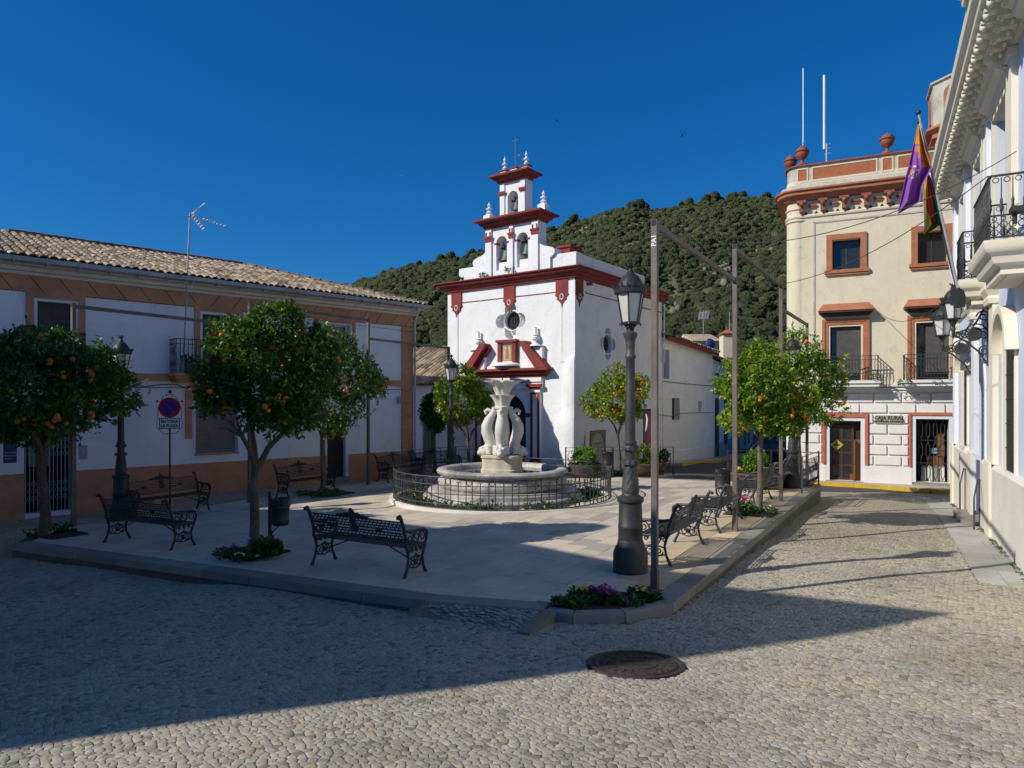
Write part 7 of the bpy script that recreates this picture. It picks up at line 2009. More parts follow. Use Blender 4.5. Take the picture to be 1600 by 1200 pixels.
# ================================================================== LITTER BINS
def make_bin(label, loc, rz, bag):
    t = thing('litter_bin', label, 'litter bin', loc, rz, 'litter bins on posts')
    b = MB(); b.box(-.025, .025, -.025, .025, 0, .98); b.build('post', M['iron'], t, smooth=0)
    b = MB(); b.lathe([(.125, .40), (.14, .42), (.142, .46), (.150, .47), (.150, .49), (.144, .50), (.150, .70), (.158, .71), (.158, .73), (.152, .74), (.155, .84), (.15, .84), (.13, .45)], 28, (.19, 0, 0), capt=False); b.build('bucket', M['iron'], t)
    rg = random.Random(5); b = MB()
    b.lathe([(.159, .74), (.172, .80), (.168, .86), (.150, .865), (.12, .82), (.10, .78)], 36, (.19, 0, 0), capb=False, capt=False, fn=lambda a, z: 1 + .06 * math.sin(a * 7 + z * 60) + .04 * math.sin(a * 13)); b.build('bag', M['bag'], t, smooth=60)
    b = MB(); b.tube([(0, 0, .18), (.05, 0, .28), (.13, 0, .36), (.19, 0, .40)], .012, 6); b.build('bracket', M['iron'], t)
    return t
m_, t_, p_ = nodes_of('bag'); p_.inputs['Base Color'].default_value = (.015, .015, .016, 1); p_.inputs['Roughness'].default_value = .22; M['bag'] = m_
nzn = N(t_, 'ShaderNodeTexNoise', Scale=22.0, Detail=4.0); t_.links.new(coords(t_), nzn.inputs['Vector']); bump(t_, p_, nzn.outputs[0], .8, .04)
bin0 = make_bin('litter bin lined with a black bag behind the nearest bench', on_plaza(422, 856), -.1, True)
dup(bin0, on_plaza(1139, 790), PI + .2, 'litter bin with a glossy black bag beyond the right hand benches')
dup(bin0, on_plaza(957.5, 746), PI + .15, 'litter bin beside the chapel side railing, left of a slim orange tree')

# ================================================================== NO PARKING SIGN
sp_ = Vector((ray(265, 17.3), 17.3, 0)); sp_.z = zs(sp_.x, sp_.y)
sgn_t = thing('no_parking_sign', 'round red and blue no parking sign with a white plate on a scrolled iron post', 'sign', sp_, R(14))
px_m = FPX / sp_.y
def zS(v): return CAMZ - (v - HOR) / px_m - sp_.z
b = MB(); b.tube([(0, .03, 0), (0, .03, zS(625))], .022, 8); b.build('post', M['iron'], sgn_t)
M['sign_red'] = mat('sign_red', (.45, .015, .025), .4, .05, 5, 0); M['sign_blue'] = mat('sign_blue', (.01, .03, .32), .4, .05, 5, 0)
zc_ = zS(637); r_ = 15.8 / px_m
def disc(r, y0, y1, n=40): return [(r * math.cos(2 * PI * k / n), zc_ + r * math.sin(2 * PI * k / n)) for k in range(n)], y0, y1
b = MB(); b.prism(*disc(r_, -.02, -.005)); dsc = b.build('disc', M['sign_red'], sgn_t, smooth=0)
b = MB(); b.prism(*disc(r_ * .72, -.024, -.0205)); b.build('blue_field', M['sign_blue'], dsc, smooth=0)
b = MB(); b.bar((-r_ * .55, -.0265, zc_ + r_ * .55), (r_ * .55, -.0265, zc_ - r_ * .55), .004, r_ * .2, up=(0, 0, 1)); b.build('red_bar', M['sign_red'], dsc, smooth=0)
za, zb_ = zS(653), zS(670); hw = 14.8 / px_m
b = MB(); b.box(-hw, hw, -.018, -.004, zb_, za); pl_ = b.build('plate', M['dark'], sgn_t, smooth=0)
b = MB(); b.box(-hw + .018, hw - .018, -.022, -.0185, zb_ + .018, za - .018); b.build('plate_face', M['white_paint'], pl_, smooth=0)
for tx, dz in (('EN TODA', .56), ('LA PLAZA', .16)):
    q = text_mb(tx, (za - zb_) * .37, .003, 'CENTER', .004, .88); t = MB(); t.M = Matrix.Translation((0, -.0245, zb_ + (za - zb_) * dz)); t.add(q.v, q.f); t.build('lettering', M['dark'], pl_, smooth=0)
b = MB(); b.ball((0, .03, zS(612)), .045, 10, 8)
for s_ in (-1, 1):
    b.tube([(0, .0, zS(616)), (s_ * .12, .0, zS(617)), (s_ * .20, .0, zS(626)), (s_ * (r_ + .01), 0, zS(637)), (s_ * (r_ + .02), 0, zS(652)), (s_ * (hw + .06), 0, zS(662)), (s_ * (hw + .05), 0, zS(668)), (s_ * .15, 0, zS(677)), (0, 0, zS(678))], .007, 5)
    b.tube([(s_ * .05, -.01, zS(619)), (s_ * .08, -.01, zS(617)), (s_ * .06, -.01, zS(615.5))], .012, 5); b.ball((s_ * (r_ + .03), 0, zS(627)), .03, 6, 5)
b.build('scrollwork', M['iron'], sgn_t)
# ================================================================== ORANGE TREES
OM = MB().ball((0, 0, 0), .046, 12, 8).mesh('orange', M['orange_fruit'], 60)
def crown_mesh(lobes, n, size, seed, mt, sun=Vector((-.6, -.25, .7)), flat=.9):
    """thousands of folded leaves in clusters over an uneven set of lobes"""
    rg = np.random.default_rng(seed); L = np.array(lobes, float)      # cx,cy,cz,rx,ry,rz
    w = L[:, 3] * L[:, 4] + L[:, 3] * L[:, 5]; w /= w.sum()
    ntw = n // 7
    li = rg.choice(len(L), ntw, p=w); d = rg.normal(size=(ntw, 3)); d /= np.linalg.norm(d, axis=1)[:, None]
    rad = 1 - np.abs(rg.normal(0, .17, ntw)); rad = np.clip(rad, .3, 1.08) + (rg.random(ntw) < .10) * rg.uniform(.02, .26, ntw)
    c = L[li, :3] + d * L[li, 3:6] * rad[:, None]
    keep = np.ones(ntw, bool); 
    for k in range(len(L)):     # thin out what lies deep inside another lobe
        q = ((c - L[k, :3]) / L[k, 3:6]); r2 = (q ** 2).sum(1); keep &= ~((r2 < .34) & (rg.random(ntw) < .75))
    keep &= np.array([noise.noise(Vector(p) * 2.3 + Vector((seed * 3.1, 0, 0))) > -.34 + .22 * float(rg.random()) * (1 if q > .7 else 0) for p, q in zip(c, rad)])
    c = c[keep]; d = d[keep]; li = li[keep]; tw = len(c)
    twd = d * .8 + rg.normal(size=(tw, 3)) * .45 + np.array([0, 0, .25]); twd /= np.linalg.norm(twd, axis=1)[:, None]
    V = []; T = []
    ltone = rg.normal(0, .13, len(L)); tone = np.clip(rg.normal(.46, .2, tw) + ltone[li], 0, 1)
    for j in range(7):
        base = c + twd * ((j / 6.0 - .5) * size * 1.3)[..., None] if False else c + twd * ((j / 6.0 - .5) * size * 1.3)
        ld = twd * .45 + rg.normal(size=(tw, 3)) * .62 + np.array([0, 0, -.12]); ld /= np.linalg.norm(ld, axis=1)[:, None]
        s = np.cross(ld, rg.normal(size=(tw, 3)) * .5 + np.array([0, 0, 1.0])); s /= np.linalg.norm(s, axis=1)[:, None] + 1e-9
        up = np.cross(s, ld); Lf = size * rg.uniform(.7, 1.25, tw)[:, None]; wd = Lf * .25
        a = base; m1 = base + ld * Lf * .5 + s * wd + up * Lf * .06; e = base + ld * Lf; m2 = base + ld * Lf * .5 - s * wd + up * Lf * .06
        V.append(np.stack([a, m1, e, m2], 1)); T.append(np.clip(tone + rg.normal(0, .12, tw), 0, 1))
    V = np.concatenate(V).reshape(-1, 3); T = np.repeat(np.concatenate(T), 4); nf = len(V) // 4
    F = np.arange(nf * 4).reshape(-1, 4); F = np.concatenate([F[:, [0, 1, 2]], F[:, [0, 2, 3]]])
    me = bpy.data.meshes.new('crown'); me.vertices.add(len(V)); me.vertices.foreach_set('co', V.ravel()); me.loops.add(len(F) * 3); me.loops.foreach_set('vertex_index', F.ravel().astype(np.int32))
    me.polygons.add(len(F)); me.polygons.foreach_set('loop_start', np.arange(0, len(F) * 3, 3, dtype=np.int32)); me.polygons.foreach_set('loop_total', np.full(len(F), 3, dtype=np.int32)) if False else None
    me.update(calc_edges=True); a = me.attributes.new('tint', 'FLOAT', 'POINT'); a.data.foreach_set('value', T.astype(np.float32)); me.materials.append(mt); me.validate()
    return me
def trunk_mb(h, r, lean, branches, rg, fork):
    b = MB(); P = []; n = 9
    for i in range(n + 1):
        t = i / n; P.append((lean[0] * t + .03 * math.sin(t * 5 + rg.random() * .3), lean[1] * t + .03 * math.cos(t * 4), h * t - .05))
    b.tube(P, [r * (1.35 - .5 * min(1, i / n * 4) if i < 3 else 1 - .25 * i / n) * rg.uniform(.94, 1.06) for i in range(n + 1)], 12)
    top = Vector(P[-1])
    for k in range(branches):
        a = fork + 2 * PI * k / branches + rg.uniform(-.3, .3); L = rg.uniform(.55, .85); out_ = rg.uniform(.45, .75)
        pts = [top - Vector((0, 0, .12)), top + Vector((math.cos(a) * L * out_ * .35, math.sin(a) * L * out_ * .35, L * .35)), top + Vector((math.cos(a) * L * out_, math.sin(a) * L * out_, L * .8)), top + Vector((math.cos(a) * L * out_ * 1.4, math.sin(a) * L * out_ * 1.4, L * 1.25))]
        b.tube(pts, [r * .72, r * .55, r * .36, r * .15], 8)
        for q in range(3):
            p0 = pts[2]; d = Vector((math.cos(a + rg.uniform(-1, 1)), math.sin(a + rg.uniform(-1, 1)), rg.uniform(.2, 1))) * rg.uniform(.3, .6); b.tube([p0, p0 + d * .5 + Vector((0, 0, .05)), p0 + d], [r * .3, r * .2, r * .07], 6)
    return b
def orange_tree(label, base, trunk_h, r, crown, lobes, n, size, seed, oranges, lean=(0, 0), mt='leaf', fork=.6, nb=3, low=.0):
    """crown: centre (dx,dy,z) and half sizes; lobes: number of uneven bulges"""
    rg = random.Random(seed); t = thing('orange_tree', label, 'orange tree', base, 0, 'orange trees of the square')
    cx_, cy_, cz_, rx, ry, rz_ = crown; Lb = [(cx_, cy_, cz_, rx * .74, ry * .74, rz_ * .74)]
    for k in range(lobes):
        a = 2 * PI * k / lobes + rg.uniform(-.3, .3); e = rg.uniform(-.85, .75); f = math.sqrt(max(.05, 1 - e * e)); q = rg.uniform(.24, .48)
        Lb.append((cx_ + rx * (1 - q) * f * math.cos(a), cy_ + ry * (1 - q) * f * math.sin(a), cz_ + rz_ * (1 - q) * e, rx * q, ry * q, rz_ * q * 1.05))
    Lb.append((cx_ + rg.uniform(-.1, .1), cy_, cz_ + rz_ * .62, rx * .42, ry * .42, rz_ * .42))
    b = trunk_mb(trunk_h, r, lean, nb, rg, fork); b.build('trunk', M['bark'], t, smooth=60)
    link('crown', crown_mesh(Lb, n, size, seed, M[mt]), t)
    for k in range(oranges):
        l_ = Lb[rg.randrange(len(Lb))]; d = Vector((rg.gauss(0, 1), rg.gauss(0, 1) - .5, rg.gauss(0, .8))).normalized(); c = Vector(l_[:3]) + Vector((d.x * l_[3], d.y * l_[4], d.z * l_[5])) * rg.uniform(.90, 1.0)
        o = link('orange', OM, t, c, (rg.random() * 3, rg.random() * 3, 0), rg.uniform(.85, 1.15))
        if rg.random() < .4: o2 = link('orange', OM, t, c + Vector((rg.uniform(-.08, .08), 0, -.06)), None, rg.uniform(.8, 1.1))
    return t, Lb
def crown_from_px(base, u0, u1, v0, v1, dy=0):
    Y = base.y + dy; cx_ = (ray(u0, Y) + ray(u1, Y)) / 2 - base.x; rx = (ray(u1, Y) - ray(u0, Y)) / 2
    zt = CAMZ - (v0 - HOR) / FPX * Y - base.z; zb_ = CAMZ - (v1 - HOR) / FPX * Y - base.z
    return (cx_, dy, (zt + zb_) / 2, rx, rx * .95, (zt - zb_) / 2)
T1 = on_plaza(68, 838); T2 = on_plaza(391, 866); T3 = on_plaza(503, 772); T4 = on_plaza(1184, 803); T5 = on_plaza(1246, 757); T6 = on_plaza(968, 742); T7 = Vector((ray(733, 22.3), 22.3, 0)); T7.z = zp(T7.x, T7.y)
T8 = Vector((ray(678, 25.8), 25.8, -.3))
TR = []
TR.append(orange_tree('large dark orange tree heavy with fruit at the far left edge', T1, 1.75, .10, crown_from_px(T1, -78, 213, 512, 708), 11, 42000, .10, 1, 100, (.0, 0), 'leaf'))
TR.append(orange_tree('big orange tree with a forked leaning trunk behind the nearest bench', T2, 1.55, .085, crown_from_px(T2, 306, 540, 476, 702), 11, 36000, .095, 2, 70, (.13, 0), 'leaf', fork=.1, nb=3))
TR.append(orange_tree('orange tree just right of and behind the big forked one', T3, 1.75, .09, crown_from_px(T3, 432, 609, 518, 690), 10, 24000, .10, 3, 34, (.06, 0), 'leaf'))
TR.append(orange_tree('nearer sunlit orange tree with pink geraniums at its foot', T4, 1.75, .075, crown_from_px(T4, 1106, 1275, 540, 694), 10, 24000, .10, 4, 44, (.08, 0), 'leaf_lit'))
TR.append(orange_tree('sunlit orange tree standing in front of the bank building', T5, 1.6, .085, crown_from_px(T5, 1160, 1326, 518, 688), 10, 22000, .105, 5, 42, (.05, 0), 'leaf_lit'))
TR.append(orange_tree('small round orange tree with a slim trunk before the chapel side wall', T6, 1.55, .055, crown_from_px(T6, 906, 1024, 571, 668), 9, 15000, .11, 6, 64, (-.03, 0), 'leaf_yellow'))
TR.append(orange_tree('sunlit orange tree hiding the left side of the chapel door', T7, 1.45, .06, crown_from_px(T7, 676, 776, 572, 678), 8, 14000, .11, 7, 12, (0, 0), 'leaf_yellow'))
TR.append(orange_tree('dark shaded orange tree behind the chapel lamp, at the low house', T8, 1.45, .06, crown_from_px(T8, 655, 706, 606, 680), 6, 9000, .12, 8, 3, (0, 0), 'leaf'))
# ================================================================== FLOWER BEDS
def blossom(mbx, p, r, rg, n=5):
    a0 = rg.random() * 6; nn = Vector((rg.uniform(-.5, .5), -.6 + rg.uniform(-.4, .4), 1)).normalized(); x = nn.cross(Vector((0, 1, .2))).normalized(); y = nn.cross(x)
    for k in range(n):
        a = a0 + 2 * PI * k / n; d = x * math.cos(a) + y * math.sin(a); s = x * -math.sin(a) + y * math.cos(a)
        mbx.add([p, p + d * r * .6 + s * r * .42, p + d * r + nn * r * .15, p + d * r * .6 - s * r * .42], [(0, 1, 2), (0, 2, 3)])
for nme, c in (('petal_pink', (.55, .04, .17)), ('petal_magenta', (.20, .015, .11)), ('petal_yellow', (.75, .52, .02)), ('petal_white', (.75, .72, .74)), ('petal_lilac', (.50, .30, .55))): M[nme] = mat(nme, c, .6, .2, 20, 0)
def bed(label, poly, plants, flowers, seed, soil_h=.02, edge=None):
    rg = random.Random(seed); c = sum((Vector(p[:2]) for p in poly), Vector((0, 0))) / len(poly); z0 = zp(c.x, c.y); t = thing('flower_bed', label, 'flower bed', (c.x, c.y, z0))
    b = MB(); b.prism_z([(p[0] - c.x, p[1] - c.y) for p in poly], -.10, lambda x, y: zp(x + c.x, y + c.y) - z0 + soil_h); b.build('soil', M['soil'], t, smooth=0)
    for (u, v, n, rad, h, size, up) in plants:
        q0 = on_plaza(u, v); q = leaf_clump(n, rad, h, size, rg, (q0.x - c.x, q0.y - c.y, soil_h), up); q.build('plant', M['plant'], t, smooth=0, fix=False)
    for (u, v, n, rad, h, col, r_) in flowers:
        q0 = on_plaza(u, v); q = MB()
        for _ in range(n):
            a = rg.uniform(0, 6.28); rr_ = rad * math.sqrt(rg.random()); blossom(q, Vector((q0.x - c.x + rr_ * math.cos(a), q0.y - c.y + rr_ * math.sin(a) * .7, soil_h + h * rg.uniform(.75, 1.15))), r_ * .7 * rg.uniform(.6, 1.2), rg)
        q.build('flowers', M[col], t, smooth=0, fix=False)
    return t
bed('kerbside flower bed of magenta, purple and yellow flowers at the front corner', BED,
    [(880, 947, 130, .11, 0.08, .06, .5), (905, 947, 130, .12, 0.09, .06, .5), (905, 935, 140, .12, 0.12, .06, .6), (935, 940, 260, .15, 0.14, .07, .6), (952, 943, 220, .14, 0.11, .07, .6), (985, 945, 150, .14, 0.07, .06, .5), (1010, 938, 220, .13, 0.11, .06, .6), (1022, 936, 120, .08, 0.10, .05, .6), (865 + 6, 947, 70, .06, 0.09, .06, .6), (1000, 930, 120, .12, 0.10, .06, .6)],
    [(910, 937, 12, .10, 0.15, 'petal_yellow', .035), (932, 941, 26, .09, 0.16, 'petal_magenta', .04), (948, 943, 34, .11, 0.15, 'petal_magenta', .045), (948, 941, 18, .11, 0.17, 'petal_pink', .035), (983, 935, 6, .03, 0.15, 'petal_yellow', .035), (1000, 936, 6, .06, 0.12, 'petal_yellow', .03), (1016, 937, 9, .08, 0.12, 'petal_pink', .028)], 1, .01)
def sq_poly(p, a, c_): return [(p.x + E1.x * i * a + E2.x * j * c_, p.y + E1.y * i * a + E2.y * j * c_) for i, j in ((-1, -1), (-1, 1), (1, 1), (1, -1))]
bed('flower bed at the foot of the far left orange tree with yellow and white pansies', sq_poly(T1 + Vector((.20, .12, 0)), .33, .5), [(50, 838, 90, .12, .12, .06, .5), (90, 832, 220, .3, .16, .07, .5), (105, 833, 120, .15, .12, .06, .5)], [(48, 843, 22, .10, .12, 'petal_yellow', .03), (80, 840, 5, .06, .08, 'petal_white', .03), (118, 835, 12, .12, .10, 'petal_white', .03), (76, 842, 3, .03, .08, 'petal_pink', .025)], 2, .03)
bed('flower bed of pale pink daisies and strap leaves round the forked orange tree', sq_poly(T2 + Vector((0, .05, 0)), .4, .5), [(360, 874, 260, .22, .20, .07, .5), (378, 879, 200, .15, .16, .06, .5), (395, 876, 110, .10, .12, .06, .5), (417, 872, 320, .17, .22, .17, 1.4)], [(360, 874, 9, .18, .22, 'petal_lilac', .04), (386, 872, 9, .12, .26, 'petal_lilac', .045), (372, 882, 5, .1, .14, 'petal_white', .04), (400, 880, 4, .05, .12, 'petal_lilac', .035)], 3, .03)
bed('shaded low planting at the foot of the tree behind the forked one', sq_poly(T3 + Vector((.15, 0, 0)), .5, .6), [(478, 776, 160, .3, .16, .08, .5), (515, 775, 260, .35, .22, .08, .6), (500, 778, 120, .2, .12, .07, .5)], [(514, 773, 6, .15, .2, 'petal_white', .04)], 4, .03)
bed('bed of green geraniums with bright pink blooms around a slim tree trunk', sq_poly(T4 + Vector((-.15, 0, 0)), .35, .5), [(1164, 803, 420, .2, .26, .07, .7), (1150, 806, 160, .14, .2, .07, .7), (1198, 803, 300, .2, .15, .06, .6)], [(1145, 803, 26, .06, .40, 'petal_pink', .04), (1164, 802, 26, .07, .30, 'petal_pink', .04), (1200, 803, 7, .12, .14, 'petal_white', .03)], 5, .03)
bed('low green plants under the tree before the bank', sq_poly(T5, .35, .4), [(1246, 757, 220, .3, .18, .09, .6)], [], 6, .03)
bed('low green plants at the foot of the slim tree by the chapel side', sq_poly(T6, .35, .5), [(965, 742, 220, .4, .14, .09, .5)], [], 7, .03)
# ================================================================== ROUND SHRUB TUBS
def tub(label, base, r, sh, sr, hgt, seed, col='shrub', first=False):
    rg = random.Random(seed); t = thing('planter', label, 'planter', base, 0, 'low round tubs with clipped shrubs')
    b = MB(); b.lathe([(r * .45, 0), (r * .55, .03), (r * .85, hgt * .5), (r * 1.0, hgt), (r * 1.04, hgt), (r * 1.04, hgt + .04), (r * .95, hgt + .04), (r * .9, hgt - .04)], 28); b.build('tub', M['iron_brown'], t)
    b = MB(); b.lathe([(r * .93, hgt - .03), (.02, hgt)], 20, capb=False); b.build('soil', M['soil'], t)
    lobes = [(0, 0, hgt + sh * .5, sr, sr, sh * .52), (sr * .3, 0, hgt + sh * .35, sr * .7, sr * .7, sh * .4), (-sr * .3, 0, hgt + sh * .35, sr * .7, sr * .7, sh * .4)]
    link('shrub', crown_mesh(lobes, 5200, .07, seed, M[col]), t)
    leaf_clump(200, r * .85, .12, .08, rg, (0, 0, hgt), .5).build('underplanting', M['plant'], t, smooth=0, fix=False, kind='stuff')
    q = MB()
    for _ in range(10): blossom(q, Vector((-r * .7 + rg.uniform(-.1, .1), -.2 + rg.uniform(-.1, .1), hgt + .12 + rg.uniform(0, .05))), .04, rg)
    q.build('flowers', M['petal_yellow'], t, smooth=0, fix=False)
    return t
M['iron_brown'] = mat('iron_brown', (.10, .08, .07), .7, .25, 6, .3)
pq = on_plaza(913, 746); tub('tub with a round lime green shrub left of the litter bin', pq, .55, .62, .38, .42, 41)
pq = on_plaza(1006, 744); tub('tub with a lime green shrub partly behind the nearest lamp post', pq, .60, .62, .33, .42, 42)
pq = on_plaza(1181, 762); tub('tub with an egg shaped lime green shrub behind the pink geraniums', pq, .85, .62, .34, .42, 43)
pq = on_plaza(1030, 741); t = thing('flower_pot', 'terracotta pot with dark leaves beside the far railing', 'flower pot', pq)
b = MB(); b.lathe([(.16, 0), (.24, .38), (.26, .38), (.26, .44), (.2, .42)], 16); b.build('pot', M['terracotta'], t); leaf_clump(260, .28, .55, .14, random.Random(4), (0, 0, .4), .8).build('plant', M['plant'], t, smooth=0, fix=False)
# ================================================================== RAILINGS OF THE SQUARE
def railing(label, pa, pb_, h=.95, seed=1, dense=False):
    d = pb_ - pa; L = math.hypot(d.x, d.y); t = thing('railing', label, 'railing', pa, math.atan2(d.y, d.x)); dz = (pb_.z - pa.z); rg = random.Random(seed)
    zf = lambda x: dz * x / L
    for x in (0, L): b = MB(); b.box(x - .02, x + .02, -.02, .02, zf(x), zf(x) + h + .02); b.build('post', M['iron'], t, smooth=0)
    for hz in (h, h - .12, .12): b = MB(); b.bar((.02, 0, hz + zf(0)), (L - .02, 0, hz + zf(L)), .022, .014); b.build('rail', M['iron'], t, smooth=0)
    n = max(3, int(L / (.16 if dense else .24)))
    for k in range(n):
        x = L * (k + .5) / n; b = MB()
        if k % 2 == 0 or dense:
            b.tube([(x + .055 * math.sin(i / 10 * 2 * PI + k), 0, zf(x) + .12 + (h - .26) * i / 10) for i in range(11)], .010, 5)
            for s_ in (-1, 1): b.tube([(x, 0, zf(x) + h * .45), (x + s_ * .07, 0, zf(x) + h * .55), (x + s_ * .05, 0, zf(x) + h * .66), (x + s_ * .02, 0, zf(x) + h * .6)], .009, 5)
        else: b.bar((x, 0, zf(x) + .12), (x, 0, zf(x) + h), .014)
        b.tube([(x + .045 * math.cos(i / 10 * 2 * PI), 0, zf(x) + .22 + .05 * math.sin(i / 10 * 2 * PI)) for i in range(10)], .008, 4, closed=True)
        b.build('wrought_baluster', M['iron'], t)
    return t
def pz(u, v): return on_plaza(u, v)
railing('iron railing behind the fountain, in front of the chapel corner', pz(884, 742), pz(918, 741), .95, 1)
railing('iron railing in front of the chapel side wall, left of the slim tree', pz(919, 741), pz(985, 741), .95, 2)
railing('iron railing ending at an end post before the plain white house', pz(988, 741), pz(1052, 742), .95, 3)
railing('iron railing in the shade left of the chapel lamp', pz(643, 745), pz(700, 738), .95, 4)
railing('iron railing in the shade in front of the chapel door', pz(712, 737), pz(760, 735), .95, 5)
railing('thin iron railing by the lane behind the litter bin', pz(1137, 752), pz(1205, 752), .95, 6)
railing('dense scrolled iron railing on the right rear kerb before the bank', pz(1253, 771), pz(1279, 757), .95, 7, True)
# parked cars glimpsed in the lane
def car(label, x, y, z, rz, col):
    t = thing('parked_car', label, 'car', (x, y, z), rz); m_, t_, p_ = nodes_of('car_paint'); p_.inputs['Base Color'].default_value = (*col, 1); p_.inputs['Roughness'].default_value = .25; p_.inputs['Coat Weight'].default_value = .6
    prof = [(-2.0, .30), (-2.02, .62), (-1.85, .86), (-1.1, .95), (-.55, 1.40), (.75, 1.44), (1.45, 1.0), (1.95, .90), (2.05, .60), (2.02, .30)]
    b = MB(); b.prism(prof, -.80, .80); o = b.build('body', m_, t, smooth=30); bv = o.modifiers.new('b', 'BEVEL'); bv.width = .08; bv.segments = 3
    for s_ in (-1, 1): b = MB(); b.prism([(-.98, .97), (-.5, 1.33), (.70, 1.37), (1.25, 1.0)], s_ * .815 - .01, s_ * .815 + .01); b.build('side_window', M['glass'], t, smooth=0)
    b = MB(); b.add([(-1.12, -.65, .99), (-1.12, .65, .99), (-.62, .58, 1.38), (-.62, -.58, 1.38)], [(0, 1, 2, 3)]); b.build('windscreen', M['glass'], t, smooth=0)
    b = MB(); b.add([(1.50, -.65, 1.03), (1.50, .65, 1.03), (.82, .58, 1.42), (.82, -.58, 1.42)], [(3, 2, 1, 0)]); b.build('rear_window', M['glass'], t, smooth=0)
    for x_ in (-1.3, 1.3):
        for s_ in (-1, 1):
            b = MB(); b.M = Matrix.Translation((x_, s_ * .74, .31)) @ Matrix.Rotation(R(90), 4, 'X'); b.lathe([(.31, -.1), (.32, 0), (.31, .1)], 20); w = b.build('wheel', M['dark'], t); b = MB(); b.M = Matrix.Translation((x_, s_ * .76, .31)) @ Matrix.Rotation(R(90), 4, 'X'); b.lathe([(.19, -.11), (.19, .11)], 16); b.build('rim', M['gutter'], w)
    for s_ in (-1, 1): b = MB(); b.ball((-1.97, s_ * .6, .70), 1, 8, 6, (.06, .14, .08)); b.build('headlight', M['white_paint'], t); b = MB(); b.ball((2.0, s_ * .62, .72), 1, 8, 6, (.05, .12, .09)); b.build('tail_light', M['church_red'], t)
    return t
car('dark blue car parked far down the lane behind the orange trees', ray(1199, 44), 44, -1.05, R(64), (.02, .04, .10)); car('black car parked in the lane just nearer than the blue one', ray(1207, 36.5), 36.5, -.70, R(66), (.02, .02, .022))
# overhead wires
def wire(label, pts, sag=.2, r_=.008):
    a, c = Vector(pts[0]), Vector(pts[1]); t = thing('overhead_wire', label, 'wire', a); b = MB(); n = 14
    b.tube([(c - a) * (i / n) - Vector((0, 0, sag * 4 * (i / n) * (1 - i / n))) for i in range(n + 1)], r_, 5); b.build('cable', M['iron_grey'], t); return t
wire('upper thin wire crossing the bank facade to the town hall balcony', (Vector((4.2, 12.6, 5.32)), HALL.world(HALL.sz(1600), -.1, HALL.sz(1600, 235)[1])), .35)
wire('lower thin wire from a steel post across the bank to the town hall', (Vector((6.5, 16.4, 5.25)), HALL.world(b1b, -.6, zr1)), .3)
wire('slack wire hanging across the bank facade between hood and flagpoles', (Vector(CJ.world(CJ.sz(1372), -.2, CJ.sz(1372, 488)[1])), PL_[2][0]), .5)
wire('thin slanting stay wire against the chapel front wall', (Vector((Qq[3].x, Qq[3].y, zq(Qq[3], 4.6))), CF.world(CF.sz(727), -.05, CF.sz(727, 580)[1])), .05)

# birds high over the square
for k, (u, v, Y, w_, lab) in enumerate(((1066, 212, 60, .42, 'largest bird, gliding in the sky between the bell gable and the aerial rods'), (626, 275, 60, .28, 'small pale bird in the sky left of the bell gable'), (397, 262, 70, .24, 'small bird high above the tiled roof aerial'), (738, 354, 60, .24, 'small pale bird beside the lower bell tier'), (870, 189, 90, .5, 'distant dark bird to the upper right of the chapel cross'))):
    t = thing('bird', lab, 'bird', (ray(u, Y), Y, CAMZ - (v - HOR) / FPX * Y), .6 * k)
    b = MB(); b.ball((0, 0, 0), 1, 8, 6, (w_ * .32, w_ * .12, w_ * .10)); b.build('body', M['dark'] if k in (0, 4) else M['white_paint'], t)
    for s_ in (-1, 1): b = MB(); b.add([(w_ * .15, 0, 0), (-w_ * .12, 0, 0), (-w_ * .2, s_ * w_ * .5, w_ * .2), (w_ * .02, s_ * w_ * .55, w_ * .22), (-w_ * .25, s_ * w_ * .95, w_ * .05)], [(0, 1, 2, 3), (3, 2, 4)]); b.build('wing', M['dark'] if k in (0, 4) else M['gutter'], t, smooth=0)

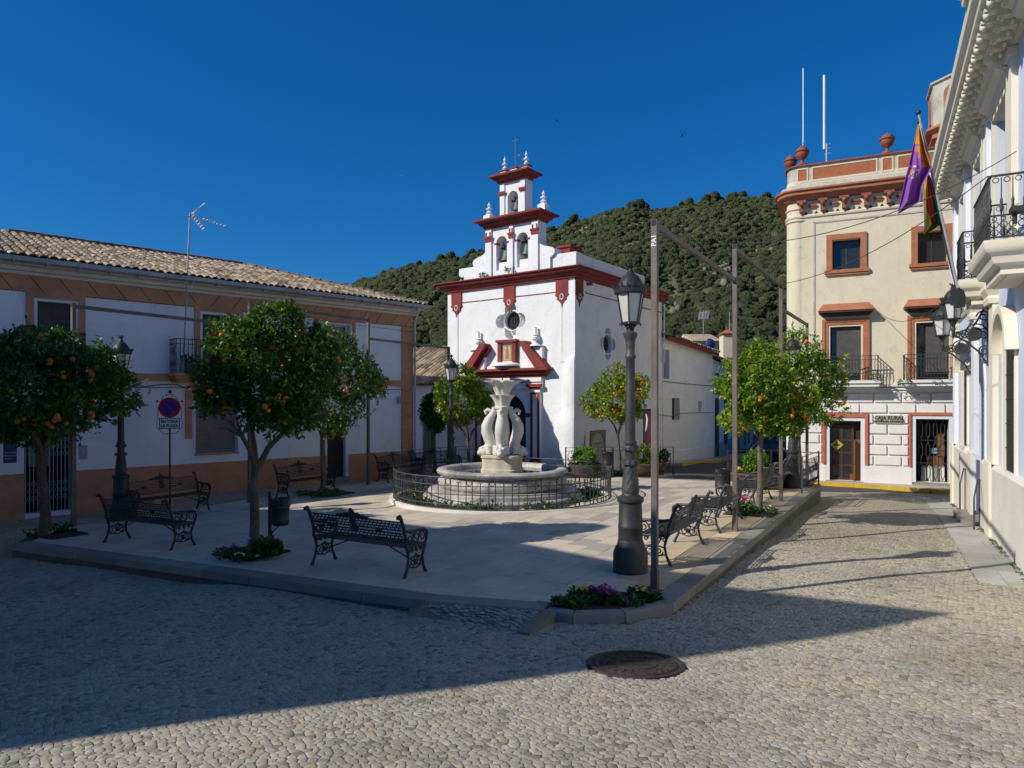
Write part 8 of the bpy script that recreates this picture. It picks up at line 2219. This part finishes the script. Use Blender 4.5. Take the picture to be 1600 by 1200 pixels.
# moss and weeds rooted along the foot of the town hall and the kerbs, dry leaves on the stones
rg = random.Random(77)
mo = MB()
def sprig(x, y, z, s, n):
    q = leaf_clump(n, s, s * .5, s * .9, rg, (x, y, z), .3); n0 = len(mo.v); mo.v += q.v; mo.f += [tuple(i + n0 for i in f) for f in q.f]; mo.t += q.t
for k in range(190):
    s_ = rg.uniform(-.3, 13.0)
    if noise.noise(Vector((s_ * 1.3, 0, 4))) < -.05: continue
    p = HALL.world(s_, -.135 - abs(rg.gauss(0, .03)), 0); sprig(p.x, p.y, zs(p.x, p.y) + .01, rg.uniform(.02, .05), 10)
for a, c in ((A[0], A[1]), (A[2], A[3]), (A[3], A[4]), (A[4], A[5]), (A[5], A[6])):
    d = (c - a).normalized(); n_ = Vector((d.y, -d.x))
    for k in range(int((c - a).length * 9)):
        p = a.lerp(c, rg.random()) + n_ * abs(rg.gauss(.01, .025))
        if noise.noise(Vector((p.x * 1.1, p.y * 1.1, 9))) < 0: continue
        sprig(p.x, p.y, zs(p.x, p.y), rg.uniform(.012, .03), 7)
mo.build('moss_and_weeds', M['moss'] if 'moss' in M else M['plant'], None, smooth=0, fix=False, kind='stuff')
lt = MB()
for k in range(230):
    if k % 2: x = rg.uniform(-6, 7); y = rg.uniform(4.5, 13)
    else:
        tr_ = rg.choice([T1, T2, T3, T4, T5]); x = tr_.x + rg.gauss(0, .9); y = tr_.y + rg.gauss(0, .9)
    on = inside((x, y), PLAZA); z = (zp(x, y) if on else zs(x, y)) + .012
    a = rg.random() * 6.28; L = rg.uniform(.02, .045); dx_, dy_ = math.cos(a) * L, math.sin(a) * L
    lt.add([(x, y, z), (x + dx_ * .5 - dy_ * .3, y + dy_ * .5 + dx_ * .3, z + .006), (x + dx_, y + dy_, z + .002), (x + dx_ * .5 + dy_ * .3, y + dy_ * .5 - dx_ * .3, z + .006)], [(0, 1, 2, 3)])
M['dry_leaf'] = mat('dry_leaf', (.16, .10, .04), .8, .4, 30, 0)
lt.build('fallen_leaves', M['dry_leaf'], None, smooth=0, fix=False, kind='stuff')
